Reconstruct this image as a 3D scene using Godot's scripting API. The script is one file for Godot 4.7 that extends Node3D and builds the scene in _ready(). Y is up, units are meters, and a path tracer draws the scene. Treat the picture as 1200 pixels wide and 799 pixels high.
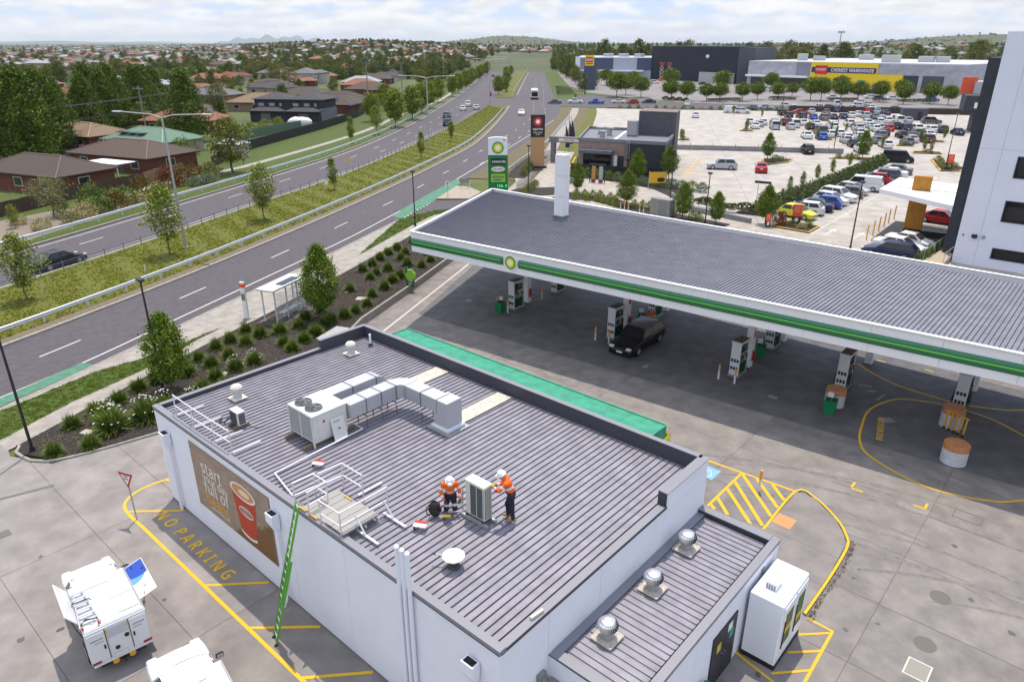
extends Node3D

# ---- mesh builder
class MB:
	var v := PackedVector3Array()
	var n := PackedVector3Array()
	var c := PackedColorArray()
	var u := PackedVector2Array()
	var col := Color(1, 1, 1)
	var xf := Transform3D.IDENTITY
	var tinted := false
	var mapped := false

	func vert(p: Vector3, q: Vector3, t := Vector2.ZERO) -> void:
		v.append(xf * p)
		n.append((xf.basis * q).normalized())
		if tinted: c.append(col)
		if mapped: u.append(t)

	func tri(a: Vector3, b: Vector3, d: Vector3) -> void:
		var q := (b - a).cross(d - a)
		if q.length_squared() < 1e-16: return
		q = q.normalized()
		vert(a, q); vert(d, q); vert(b, q)

	func quad(a: Vector3, b: Vector3, d: Vector3, e: Vector3) -> void:
		tri(a, b, d); tri(a, d, e)

	func quv(a: Vector3, b: Vector3, d: Vector3, e: Vector3) -> void:  # a bottom-left, b bottom-right, d top-right, e top-left
		var q := (b - a).cross(d - a).normalized()
		vert(a, q, Vector2(0, 1)); vert(d, q, Vector2(1, 0)); vert(b, q, Vector2(1, 1))
		vert(a, q, Vector2(0, 1)); vert(e, q, Vector2(0, 0)); vert(d, q, Vector2(1, 0))

	func squad(a: Vector3, b: Vector3, d: Vector3, e: Vector3, na: Vector3, nb: Vector3, nd: Vector3, ne: Vector3) -> void:
		vert(a, na); vert(d, nd); vert(b, nb)
		vert(a, na); vert(e, ne); vert(d, nd)

	func box(p: Vector3, s: Vector3, turn := 0.0) -> MB:
		var keep := xf
		xf = xf * Transform3D(Basis(Vector3.UP, turn), p)
		var h := s * 0.5
		var k: Array[Vector3] = []
		for i in 8: k.append(Vector3(h.x if i & 1 else -h.x, h.y if i & 2 else -h.y, h.z if i & 4 else -h.z))
		quad(k[4], k[5], k[7], k[6]); quad(k[1], k[0], k[2], k[3])
		quad(k[5], k[1], k[3], k[7]); quad(k[0], k[4], k[6], k[2])
		quad(k[6], k[7], k[3], k[2]); quad(k[0], k[1], k[5], k[4])
		xf = keep
		return self

	func cbox(p: Vector3, s: Vector3, b := 0.02, turn := 0.0) -> MB:  # a box with chamfered edges
		var keep := xf
		xf = xf * Transform3D(Basis(Vector3.UP, turn), p)
		var h := s * 0.5
		b = minf(b, minf(h.x, minf(h.y, h.z)) * 0.9)
		for ax in 3:
			var a1 := (ax + 1) % 3
			var a2 := (ax + 2) % 3
			for sg in [-1.0, 1.0]:
				var q: Array[Vector3] = []
				for w in [[-1, -1], [1, -1], [1, 1], [-1, 1]]:
					var p3 := Vector3.ZERO
					p3[ax] = sg * h[ax]; p3[a1] = w[0] * (h[a1] - b); p3[a2] = w[1] * (h[a2] - b)
					q.append(p3)
				if sg > 0: quad(q[0], q[1], q[2], q[3])
				else: quad(q[3], q[2], q[1], q[0])
			for s1 in [-1.0, 1.0]:
				for s2 in [-1.0, 1.0]:
					var e: Array[Vector3] = []
					for w in [[-1, 0], [1, 0], [1, 1], [-1, 1]]:
						var p3 := Vector3.ZERO
						p3[ax] = w[0] * (h[ax] - b)
						p3[a1] = s1 * (h[a1] if w[1] == 0 else h[a1] - b)
						p3[a2] = s2 * (h[a2] - b if w[1] == 0 else h[a2])
						e.append(p3)
					if s1 * s2 > 0: quad(e[0], e[1], e[2], e[3])
					else: quad(e[3], e[2], e[1], e[0])
		for i in 8:
			var sg := Vector3(1 if i & 1 else -1, 1 if i & 2 else -1, 1 if i & 4 else -1)
			var t0 := Vector3(h.x, h.y - b, h.z - b) * sg
			var t1 := Vector3(h.x - b, h.y, h.z - b) * sg
			var t2 := Vector3(h.x - b, h.y - b, h.z) * sg
			if sg.x * sg.y * sg.z > 0: tri(t0, t1, t2)
			else: tri(t0, t2, t1)
		xf = keep
		return self

	func cyl(a: Vector3, b: Vector3, r0: float, r1 := -1.0, seg := 10, caps := true) -> MB:
		if r1 < 0: r1 = r0
		var d := b - a
		var l := d.length()
		if l < 1e-6: return self
		d /= l
		var e := (Vector3.UP if absf(d.y) < 0.9 else Vector3.RIGHT).cross(d).normalized()
		var f := d.cross(e)
		var sl := (r0 - r1) / l
		for i in seg:
			var a0 := TAU * i / seg
			var a1 := TAU * (i + 1) / seg
			var n0 := e * cos(a0) + f * sin(a0)
			var n1 := e * cos(a1) + f * sin(a1)
			var m0 := n0 + d * sl
			var m1 := n1 + d * sl
			squad(a + n0 * r0, a + n1 * r0, b + n1 * r1, b + n0 * r1, m0, m1, m1, m0)
			if caps and r1 > 0.0005: tri(b, b + n0 * r1, b + n1 * r1)
			if caps and r0 > 0.0005: tri(a, a + n1 * r0, a + n0 * r0)
		return self

	func tube(p: Array, r: float, seg := 6) -> MB:
		for i in p.size() - 1: cyl(p[i], p[i + 1], r, r, seg)
		return self

	func lathe(prof: Array, seg := 14) -> MB:  # prof: Vector2(radius, y) from the bottom up
		for j in prof.size() - 1:
			var p: Vector2 = prof[j]
			var q: Vector2 = prof[j + 1]
			var t := Vector2(q.y - p.y, p.x - q.x).normalized()
			for i in seg:
				var a0 := TAU * i / seg
				var a1 := TAU * (i + 1) / seg
				var d0 := Vector3(cos(a0), 0, -sin(a0))
				var d1 := Vector3(cos(a1), 0, -sin(a1))
				var u3 := Vector3.UP
				squad(d0 * p.x + u3 * p.y, d1 * p.x + u3 * p.y, d1 * q.x + u3 * q.y, d0 * q.x + u3 * q.y, d0 * t.x + u3 * t.y, d1 * t.x + u3 * t.y, d1 * t.x + u3 * t.y, d0 * t.x + u3 * t.y)
		return self

	func sheet(poly: PackedVector2Array, y: float) -> MB:
		var ix := Geometry2D.triangulate_polygon(poly)
		for i in range(0, ix.size(), 3):
			var a := Vector3(poly[ix[i]].x, y, poly[ix[i]].y)
			var b := Vector3(poly[ix[i + 1]].x, y, poly[ix[i + 1]].y)
			var d := Vector3(poly[ix[i + 2]].x, y, poly[ix[i + 2]].y)
			if (b - a).cross(d - a).y > 0: tri(a, b, d)
			else: tri(a, d, b)
		return self

	func prism(poly: PackedVector2Array, y0: float, y1: float, top := true) -> MB:
		var area := 0.0
		for i in poly.size(): area += poly[i].cross(poly[(i + 1) % poly.size()])
		for i in poly.size():
			var p: Vector2 = poly[i]
			var q: Vector2 = poly[(i + 1) % poly.size()]
			if area > 0.0:
				var t := p
				p = q
				q = t
			quad(Vector3(p.x, y0, p.y), Vector3(q.x, y0, q.y), Vector3(q.x, y1, q.y), Vector3(p.x, y1, p.y))
		if top: sheet(poly, y1)
		return self

	func strip(a: PackedVector2Array, b: PackedVector2Array, y: float) -> MB:
		for i in a.size() - 1:
			var p := Vector3(a[i].x, y, a[i].y)
			var q := Vector3(a[i + 1].x, y, a[i + 1].y)
			var r := Vector3(b[i + 1].x, y, b[i + 1].y)
			var s := Vector3(b[i].x, y, b[i].y)
			if (q - p).cross(r - p).y > 0: quad(p, q, r, s)
			else: quad(s, r, q, p)
		return self

	func grid(rows: Array, flip := false) -> MB:  # smooth surface through rows of points
		var nr := rows.size()
		var nc: int = rows[0].size()
		var nn := []
		for i in nr:
			var rn := PackedVector3Array()
			for j in nc:
				var dr: Vector3 = rows[mini(i + 1, nr - 1)][j] - rows[maxi(i - 1, 0)][j]
				var dc: Vector3 = rows[i][mini(j + 1, nc - 1)] - rows[i][maxi(j - 1, 0)]
				var q := dr.cross(dc)
				if q.length_squared() < 1e-14: q = Vector3.UP
				q = q.normalized()
				rn.append(-q if flip else q)
			nn.append(rn)
		for i in nr - 1:
			for j in nc - 1:
				if flip: squad(rows[i][j], rows[i][j + 1], rows[i + 1][j + 1], rows[i + 1][j], nn[i][j], nn[i][j + 1], nn[i + 1][j + 1], nn[i + 1][j])
				else: squad(rows[i][j], rows[i + 1][j], rows[i + 1][j + 1], rows[i][j + 1], nn[i][j], nn[i + 1][j], nn[i + 1][j + 1], nn[i][j + 1])
		return self

	func mesh() -> ArrayMesh:
		var arr := []
		arr.resize(Mesh.ARRAY_MAX)
		arr[Mesh.ARRAY_VERTEX] = v
		arr[Mesh.ARRAY_NORMAL] = n
		if tinted: arr[Mesh.ARRAY_COLOR] = c
		if mapped: arr[Mesh.ARRAY_TEX_UV] = u
		var m := ArrayMesh.new()
		m.add_surface_from_arrays(Mesh.PRIMITIVE_TRIANGLES, arr)
		return m

# ---- nodes
var names := {}
var mats := {}
var texs := {}
var fonts := {}
var rng := RandomNumberGenerator.new()

func numbered(nm: String) -> String:
	var k: int = names.get(nm, 0)
	names[nm] = k + 1
	return nm if k == 0 else "%s_%03d" % [nm, k]

func tag(o: Node3D, label: String, cat: String, group := "") -> Node3D:
	o.set_meta("label", label)
	o.set_meta("category", cat)
	if group: o.set_meta("group", group)
	return o

func thing(nm: String, label: String, cat: String, at := Vector3.ZERO, turn := 0.0, group := "") -> Node3D:
	var o := Node3D.new()
	o.name = numbered(nm)
	add_child(o)
	o.position = at
	o.rotation.y = turn
	return tag(o, label, cat, group)

func part(parent: Node3D, nm: String, m, mt: Material, xf := Transform3D.IDENTITY) -> MeshInstance3D:
	var o := MeshInstance3D.new()
	o.name = nm
	o.mesh = m.mesh() if m is MB else m
	o.material_override = mt
	o.transform = xf
	parent.add_child(o, true)
	return o

func solo(nm: String, label: String, cat: String, m, mt: Material, at := Vector3.ZERO, turn := 0.0, group := "") -> MeshInstance3D:
	var o := MeshInstance3D.new()
	o.name = numbered(nm)
	o.mesh = m.mesh() if m is MB else m
	o.material_override = mt
	add_child(o)
	o.position = at
	o.rotation.y = turn
	tag(o, label, cat, group)
	return o

func structure(nm: String, m, mt: Material) -> MeshInstance3D:
	var o := MeshInstance3D.new()
	o.name = numbered(nm)
	o.mesh = m.mesh() if m is MB else m
	o.material_override = mt
	o.set_meta("kind", "structure")
	add_child(o)
	return o

func copy(o: Node3D, nm: String, label: String, at: Vector3, turn := 0.0, group := "") -> Node3D:
	var d: Node3D = o.duplicate()
	d.name = numbered(nm)
	add_child(d)
	d.position = at
	d.rotation.y = turn
	d.set_meta("label", label)
	if group: d.set_meta("group", group)
	return d

func V(x: float, y: float, z: float) -> Vector3: return Vector3(x, y, z)
func PV(a: Array) -> PackedVector2Array:
	var r := PackedVector2Array()
	for i in range(0, a.size(), 2): r.append(Vector2(a[i], a[i + 1]))
	return r
func at(x: float, y: float, z: float, turn := 0.0, s := 1.0) -> Transform3D:
	return Transform3D(Basis(Vector3.UP, turn).scaled(Vector3(s, s, s)), Vector3(x, y, z))
func toward(dx: float, dz: float) -> float:  # turn that makes -Z look along (dx, dz)
	return atan2(-dx, -dz)

func resample(p: PackedVector2Array, n: int) -> PackedVector2Array:  # smooth curve through the points, n even steps
	var cv := Curve2D.new()
	for i in p.size():
		var t := (p[mini(i + 1, p.size() - 1)] - p[maxi(i - 1, 0)]).normalized()
		var li := (p[i] - p[i - 1]).length() * 0.3 if i > 0 else 0.0
		var lo := (p[i + 1] - p[i]).length() * 0.3 if i < p.size() - 1 else 0.0
		cv.add_point(p[i], -t * li, t * lo)
	var r := PackedVector2Array()
	var l := cv.get_baked_length()
	for i in n + 1: r.append(cv.sample_baked(l * i / n, true))
	return r
func ix(p: PackedVector2Array, x: float, z: float) -> int:  # index of the point nearest to (x, z)
	var best := 0
	for i in p.size():
		if p[i].distance_squared_to(Vector2(x, z)) < p[best].distance_squared_to(Vector2(x, z)): best = i
	return best
func offset_line(p: PackedVector2Array, d: float) -> PackedVector2Array:  # to the side of the walking direction
	var r := PackedVector2Array()
	for i in p.size():
		var t := (p[mini(i + 1, p.size() - 1)] - p[maxi(i - 1, 0)]).normalized()
		r.append(p[i] + Vector2(-t.y, t.x) * d)
	return r

# ---- materials
func tex(key: String) -> Texture2D:
	if texs.has(key): return texs[key]
	var f := FastNoiseLite.new()
	f.seed = key.hash() % 1000
	var spec: Array = {
		"faint": [0.01, 4, 0.972, 1.0], "fine": [0.06, 4, 0.82, 1.0], "blotch": [0.012, 6, 0.74, 1.0], "soft": [0.008, 4, 0.82, 1.0],
		"grit": [0.25, 3, 0.55, 1.0], "mulch": [0.16, 4, 0.25, 1.0], "turf": [0.04, 6, 0.55, 1.0],
		"brick": [0.12, 3, 0.72, 1.0], "tiles": [0.05, 5, 0.62, 1.0], "paving": [0.01, 6, 0.8, 1.0],
		"dirty": [0.014, 6, 0.76, 1.0], "road": [0.02, 6, 0.84, 1.0]}[key]
	f.frequency = spec[0]
	f.fractal_octaves = spec[1]
	f.fractal_gain = 0.58
	f.noise_type = FastNoiseLite.TYPE_SIMPLEX_SMOOTH
	var g := Gradient.new()
	g.set_color(0, Color(spec[2], spec[2], spec[2]))
	g.set_color(1, Color(spec[3], spec[3], spec[3]))
	var t := NoiseTexture2D.new()
	t.width = 512
	t.height = 512
	t.seamless = true
	t.noise = f
	t.color_ramp = g
	texs[key] = t
	return t

func mat(nm: String, r := 0.5, g := 0.5, b := 0.5, rough := 0.75, o := {}) -> StandardMaterial3D:
	if mats.has(nm): return mats[nm]
	var m := StandardMaterial3D.new()
	m.resource_name = nm
	m.albedo_color = Color(r, g, b).linear_to_srgb()
	m.roughness = rough
	m.metallic = o.get("metal", 0.0)
	if o.has("tex"):
		m.albedo_texture = tex(o.tex)
		m.uv1_triplanar = true
		m.uv1_world_triplanar = o.get("world", true)
		var s: float = 1.0 / float(o.get("size", 5.0))
		m.uv1_scale = Vector3(s, s, s)
	if o.has("alpha"):
		m.transparency = BaseMaterial3D.TRANSPARENCY_ALPHA
		m.albedo_color.a = o.alpha
	if o.get("vc", false): m.vertex_color_use_as_albedo = true
	if o.has("coat"):
		m.clearcoat_enabled = true
		m.clearcoat = o.coat
		m.clearcoat_roughness = 0.08
	if o.has("back"):
		m.backlight_enabled = true
		m.backlight = Color(o.back[0], o.back[1], o.back[2]).linear_to_srgb()
	if o.has("spec"): m.metallic_specular = o.spec
	if o.has("emit"):
		m.emission_enabled = true
		m.emission = Color(o.emit[0], o.emit[1], o.emit[2]).linear_to_srgb()
		m.emission_energy_multiplier = o.get("power", 1.0)
	mats[nm] = m
	return m

func text_mesh(s: String, size: float, depth := 0.01, face := "Droid Sans", weight := 700, align := HORIZONTAL_ALIGNMENT_CENTER) -> TextMesh:
	var key := face + str(weight)
	if not fonts.has(key):
		var f := SystemFont.new()
		f.font_names = PackedStringArray([face])
		f.font_weight = weight
		fonts[key] = f
	var t := TextMesh.new()
	t.text = s
	t.font = fonts[key]
	t.font_size = 64
	t.pixel_size = size / 46.0  # size is about the height of a capital
	t.depth = depth
	t.curve_step = 2.0
	t.horizontal_alignment = align
	return t
func bx(p: Vector3, s: Vector3, turn := 0.0) -> MB: return MB.new().box(p, s, turn)
func cb(p: Vector3, s: Vector3, b := 0.02, turn := 0.0) -> MB: return MB.new().cbox(p, s, b, turn)
func cy(a: Vector3, b: Vector3, r0: float, r1 := -1.0, seg := 10) -> MB: return MB.new().cyl(a, b, r0, r1, seg)
func tb(p: Array, r: float, seg := 6) -> MB: return MB.new().tube(p, r, seg)
func lath(p: Array, seg := 14) -> MB: return MB.new().lathe(p, seg)
func mv(p: Vector3) -> Transform3D: return Transform3D(Basis(), p)
func M(nm: String, r := 0.5, g := 0.5, b := 0.5, rough := 0.75, o := {}) -> StandardMaterial3D: return mat(nm, r, g, b, rough, o)

# ---- the scene
func _ready() -> void:
	rng.seed = 7
	var cam := Camera3D.new()
	cam.name = "camera"
	add_child(cam)
	cam.position = Vector3(0, 18.5, 0)
	cam.rotation = Vector3(-deg_to_rad(22.78), deg_to_rad(41.45), 0)
	cam.fov = 51.4
	cam.near = 0.2
	cam.far = 40000.0
	cam.current = true
	make_sky()
	var sun := DirectionalLight3D.new()
	sun.name = "sun"
	add_child(sun)
	sun.look_at_from_position(Vector3(-0.19, 1.0, -0.28) * 10.0, Vector3.ZERO, Vector3.RIGHT)
	sun.light_energy = 1.3
	sun.light_color = Color(1.0, 0.955, 0.89)
	sun.light_angular_distance = 0.55
	sun.shadow_enabled = true
	lay_ground()
	lay_roads()
	lay_forecourt()
	build_shop()
	build_canopy()
	build_forecourt_things()
	build_roof_things()
	build_people()
	build_vehicles()
	build_bed()
	build_street_things()
	build_restaurant()
	build_car_park()
	build_white_building()
	build_retail()
	build_suburb()
	build_horizon()

func make_sky() -> void:
	var e := Environment.new()
	var W := 2048
	var Hh := 1024
	var big := FastNoiseLite.new()
	big.seed = 11
	big.frequency = 1.0
	big.fractal_octaves = 5
	var puff := FastNoiseLite.new()
	puff.seed = 23
	puff.frequency = 1.0
	puff.fractal_octaves = 5
	puff.fractal_gain = 0.55
	var im := Image.create(W, Hh, false, Image.FORMAT_RGBF)
	im.fill(Color(0.17, 0.165, 0.15))
	var coarse := Image.create(256, 128, false, Image.FORMAT_RGBF)
	coarse.fill(Color(0.17, 0.165, 0.15))
	for y in 64:
		for x in 256:
			coarse.set_pixel(x, y, air(TAU * x / 256.0, PI * 0.5 * (64 - y - 0.5) / 64.0, big, puff))
	coarse.resize(W, Hh, Image.INTERPOLATE_CUBIC)
	im.blit_rect(coarse, Rect2i(0, 0, W, 456), Vector2i.ZERO)
	for y in range(440, 514):
		for x in W:
			im.set_pixel(x, y, air(TAU * x / W, PI * 0.5 * (512 - y - 0.5) / 512.0, big, puff))
	var p := PanoramaSkyMaterial.new()
	p.panorama = ImageTexture.create_from_image(im)
	p.filter = true
	var s := Sky.new()
	s.sky_material = p
	e.background_mode = Environment.BG_SKY
	e.sky = s
	e.tonemap_mode = Environment.TONE_MAPPER_LINEAR
	e.tonemap_exposure = 1.1
	e.fog_enabled = true
	e.fog_light_color = Color(0.84, 0.88, 0.93)
	e.fog_density = 0.00004
	e.sdfgi_enabled = true
	e.ssao_enabled = true
	e.ssil_enabled = true
	var w := WorldEnvironment.new()
	w.name = "world"
	w.environment = e
	add_child(w)

func air(az: float, el: float, big: FastNoiseLite, puff: FastNoiseLite) -> Color:
	el = maxf(el, 0.0)
	var t := pow(clampf(el / (PI * 0.5), 0, 1), 0.45)
	var blue := Color(0.71, 0.81, 0.92).lerp(Color(0.25, 0.5, 1.12), t)
	var d := 1.0 / (sin(el) + 0.035)
	var q := Vector3(cos(az) * d, sin(az) * d, 0) * 0.22
	var a := big.get_noise_3d(q.x, q.y, 3.0) * 0.75 + puff.get_noise_3d(cos(az) * 15.0, sin(az) * 15.0, el * 75.0) * 0.8
	var cover := smoothstep(-0.16, 0.2, a + 0.2 - 0.2 * t)
	cover = maxf(cover, 0.93 * smoothstep(0.04, 0.012, el))
	var shade := puff.get_noise_3d(cos(az) * 13.0 + 30.0, sin(az) * 13.0, el * 110.0 + 2.0)
	var lit := 1.0 + 0.6 * smoothstep(0.05, 0.7, el)  # thin cloud brightens towards the high sun
	var white := (Color(0.95, 0.95, 0.955) * lit).lerp(Color(0.74, 0.76, 0.8) * lit, clampf(shade * 1.6 + 0.35, 0, 1))
	return blue.lerp(white, cover)

# ---- ground, roads
var NL: PackedVector2Array   # kerb of the road past the station, on the median's side
var NR: PackedVector2Array   # its kerb on the station's side
var FR: PackedVector2Array   # far carriageway, median side
var FL: PackedVector2Array   # far carriageway, houses' side

func lay_ground() -> void:
	var g := MB.new()
	var ring := PackedVector2Array()
	for i in 48: ring.append(Vector2(cos(TAU * i / 48), sin(TAU * i / 48)) * 26000.0)
	g.sheet(ring, -0.06)
	structure("ground", g, M("ground", 0.1, 0.125, 0.03, 0.95, {"tex": "blotch", "size": 60.0}))
	NL = resample(PV([-40, 31, -45.4, 15, -53.6, -9.8, -60.3, -26.6, -71.3, -49.8, -85.2, -76.1, -103.4, -106.6, -153.5, -172.4, -191, -217.9, -374.5, -443.8, -700, -850]), 260)
	NR = resample(PV([-31, 31, -36.5, 15, -43.97, -7.2, -50.6, -23.6, -56.5, -37.7, -62.2, -50.6, -67.5, -61.5, -75.6, -75.5, -97, -115, -120.8, -153.8, -146, -189, -178, -226, -366, -452, -690, -860]), 260)
	FR = resample(PV([-57, 15, -68, -13.6, -74.7, -28.9, -82.3, -44.5, -92, -64.8, -122, -113, -166.8, -177, -215, -236, -398, -458, -725, -850]), 260)
	FL = resample(PV([-67, 15, -79.5, -16.6, -87.2, -32.7, -111.2, -78.2, -138, -116.5, -174.1, -161.5, -226, -224, -420, -449, -745, -845]), 260)

func lay_roads() -> void:
	var asph := M("asphalt", 0.088, 0.076, 0.087, 0.85, {"tex": "road", "size": 9.0})
	var paint := M("road_paint", 0.62, 0.61, 0.58, 0.7, {"tex": "fine", "size": 2.0})
	var kerbm := M("kerb_concrete", 0.33, 0.31, 0.28, 0.9, {"tex": "dirty", "size": 4.0})
	var turf := M("median_turf", 0.16, 0.175, 0.01, 0.95, {"tex": "turf", "size": 9.0})
	var lawn := M("lawn", 0.085, 0.135, 0.006, 0.95, {"tex": "turf", "size": 6.0})
	var pathm := M("footpath_concrete", 0.36, 0.33, 0.29, 0.9, {"tex": "paving", "size": 6.0})
	var road := structure("road", MB.new().strip(NL, NR, 0.0), asph)
	var far_road := structure("road", MB.new().strip(FL, FR, 0.0), asph)
	var a := resample(NL.slice(0, ix(NL, -160, -181)), 120)
	var b := resample(FR.slice(0, ix(FR, -168, -179)), 120)
	var m0 := structure("median", MB.new().strip(offset_line(a, -0.35), offset_line(b, 0.35), 0.12), turf)
	for e in [[a, -1.0], [b, 1.0]]:
		var k := MB.new()
		k.strip(e[0], offset_line(e[0], 0.36 * e[1]), 0.115)
		wall_along(k, e[0], 0.0, 0.115, e[1] < 0)
		part(m0, "kerb", k, kerbm)
	var a2 := resample(NL.slice(ix(NL, -182, -207)), 60)
	var b2 := resample(FR.slice(ix(FR, -190, -205)), 60)
	structure("median", MB.new().strip(a2, b2, 0.12), turf)
	part(m0, "dirt_strip", MB.new().strip(offset_line(a, -0.4), offset_line(a, -1.15), 0.124), M("verge_dirt", 0.2, 0.155, 0.1, 0.95, {"tex": "dirty", "size": 3.0}))
	structure("road", MB.new().sheet(PV([-150, -170, -162, -168, -215, -238, -200, -232]), -0.004), asph)
	var v0 := FL
	var v1 := offset_line(FL, -26.0)
	structure("verge", MB.new().strip(offset_line(v0, -0.3), v1, 0.05), lawn)
	structure("kerb", MB.new().strip(v0, offset_line(v0, -0.32), 0.1), kerbm)
	structure("footpath", MB.new().strip(resample(PV([-92, -22, -102.8, -38.4, -106.3, -45.2, -111.1, -58.9, -135.9, -101.4, -164.5, -138.2, -193.1, -178.8, -250, -245]), 40), offset_line(resample(PV([-92, -22, -102.8, -38.4, -106.3, -45.2, -111.1, -58.9, -135.9, -101.4, -164.5, -138.2, -193.1, -178.8, -250, -245]), 40), 1.5), 0.056), pathm)
	var shoulder := resample(PV([-30, 22, -36, 20, -45.5, -7.6, -47.2, -12.7, -50.2, -19.7, -59.5, -41.2, -64.1, -50.6, -69.6, -61.5, -84.8, -89.4, -120.8, -153.8]), 90)
	part(road, "edge_line", MB.new().strip(shoulder, offset_line(shoulder, 0.14), 0.004), paint)
	line_part(road, "edge_line", offset_line(NL, 0.75).slice(70, 200), 0.16, 0.004, paint)
	var mid := resample(PV([-41, 14, -50.5, -12, -54.9, -23.1, -60, -34.5, -65.6, -46.1, -71, -57.4, -77.3, -68.9, -84, -80.8, -91.1, -92.7, -126, -150, -160, -192, -190, -229, -372, -450]), 900)
	dashes(road, mid, 3.0, 12.0, 0.13, paint, 2.6, 430.0)
	dashes(road, offset_line(mid, 3.4).slice(170), 3.0, 12.0, 0.13, paint, 0.0, 330.0)
	line_part(far_road, "edge_line", offset_line(FL, 0.9).slice(0, 180), 0.14, 0.004, paint)
	line_part(far_road, "edge_line", offset_line(FR, -0.9).slice(0, 50), 0.14, 0.004, paint)
	var fm := PackedVector2Array()
	var fm2 := PackedVector2Array()
	for i in FL.size():
		fm.append(FL[i].lerp(FR[i], 0.42))
		fm2.append(FL[i].lerp(FR[i], 0.7))
	dashes(far_road, fm, 3.0, 12.0, 0.13, paint, 5.0, 480.0)
	dashes(far_road, fm2.slice(25), 3.0, 12.0, 0.13, paint, 5.0, 120.0)
	var green := M("green_lane_paint", 0.075, 0.23, 0.145, 0.8, {"tex": "dirty", "size": 5.0})
	part(road, "cycle_lane", MB.new().sheet(PV([-38.6, 12, -45.43, -7.7, -47.1, -12.45, -46.2, -12.86, -44.2, -7.2, -37.3, 12.5]), 0.006), green)
	part(road, "cycle_lane", MB.new().sheet(PV([-62.6, -51.7, -64.3, -51.9, -66.1, -54.65, -69.93, -61.54, -76.3, -73.8, -75.0, -74.9, -67.6, -61.8]), 0.006), green)
	var bb := resample(PV([-62.3, -51.3, -64.4, -55.4, -67.3, -61.3]), 60)
	dashes(road, bb, 0.5, 1.0, 0.3, paint, 0.0, 12.0)
	var side := resample(PV([-36.5, 15, -43.97, -7.2, -50.6, -23.6, -56.5, -37.7, -60.3, -46.2, -62.6, -51.4]), 60)
	var inner := resample(PV([-33.5, 15, -38.64, -6.4, -42.24, -14.82, -44.1, -19.2, -46.9, -26.6, -49.9, -33.7, -55.9, -47.3, -60.5, -57.5]), 60)
	structure("footpath", MB.new().strip(side, inner, 0.02), pathm)
	structure("kerb", MB.new().strip(side, offset_line(side, 0.3), 0.03), kerbm)
	structure("lawn", MB.new().sheet(PV([-37.5, 12, -43.6, -7.4, -44.97, -12.4, -44.83, -15.9, -46.23, -21.5, -45.2, -18.9, -43.3, -15.3, -41.75, -10.05, -39.98, -6.15, -39.5, -5]), 0.035), lawn)
	structure("lawn", MB.new().sheet(PV([-53.9, -39.07, -57.8, -44.6, -62.5, -51.3, -62.9, -56.6, -62.4, -58.7, -59.05, -50.1]), 0.035), lawn)
	structure("driveway", MB.new().sheet(PV([-62.4, -53.0, -67.2, -61.0, -64.3, -64.3, -61, -69, -57, -66, -60, -58, -62.1, -59.7]), 0.026), asph)
	structure("traffic_island", MB.new().prism(PV([-67.57, -61.8, -71.94, -69.74, -70.04, -70.36, -66.17, -68.68, -64.37, -64.62]), 0.0, 0.14), M("island_concrete", 0.4, 0.34, 0.27, 0.9, {"tex": "paving", "size": 4.0}))
	structure("verge", MB.new().strip(NR.slice(27, 58), offset_line(NR, 8.0).slice(27, 58), 0.03), M("dry_verge", 0.2, 0.16, 0.075, 0.95, {"tex": "turf", "size": 6.0}))
	var rp := resample(PV([-59, -62, -61.5, -68, -66.7, -77.7, -79.6, -99.2, -97, -125, -111.7, -147.4, -128, -172, -138, -186]), 60)
	line_part(structure("verge", MB.new().strip(rp, offset_line(rp, 6.5), 0.028), turf), "path", rp, 2.1, 0.036, pathm)
	structure("verge", MB.new().strip(NR.slice(66, 261), offset_line(NR, 9.0).slice(66, 261), 0.03), lawn)

func wall_along(k: MB, p: PackedVector2Array, y0: float, y1: float, flip: bool) -> void:
	for i in p.size() - 1:
		var a := Vector3(p[i].x, y0, p[i].y)
		var b := Vector3(p[i + 1].x, y0, p[i + 1].y)
		var up := Vector3(0, y1 - y0, 0)
		if flip: k.quad(a, b, b + up, a + up)
		else: k.quad(b, a, a + up, b + up)

func line_part(o: Node3D, nm: String, p: PackedVector2Array, w: float, y: float, m: Material) -> void:
	part(o, nm, MB.new().strip(offset_line(p, -w * 0.5), offset_line(p, w * 0.5), y), m)

func dashes(o: Node3D, p: PackedVector2Array, l: float, period: float, w: float, m: Material, start: float, upto: float) -> void:
	var cv := Curve2D.new()
	for q in p: cv.add_point(q)
	var s := start
	while s < minf(upto, cv.get_baked_length() - l):
		var seg := PackedVector2Array([cv.sample_baked(s), cv.sample_baked(s + l * 0.5), cv.sample_baked(s + l)])
		line_part(o, "lane_dash", seg, w, 0.004, m)
		s += period

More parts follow.
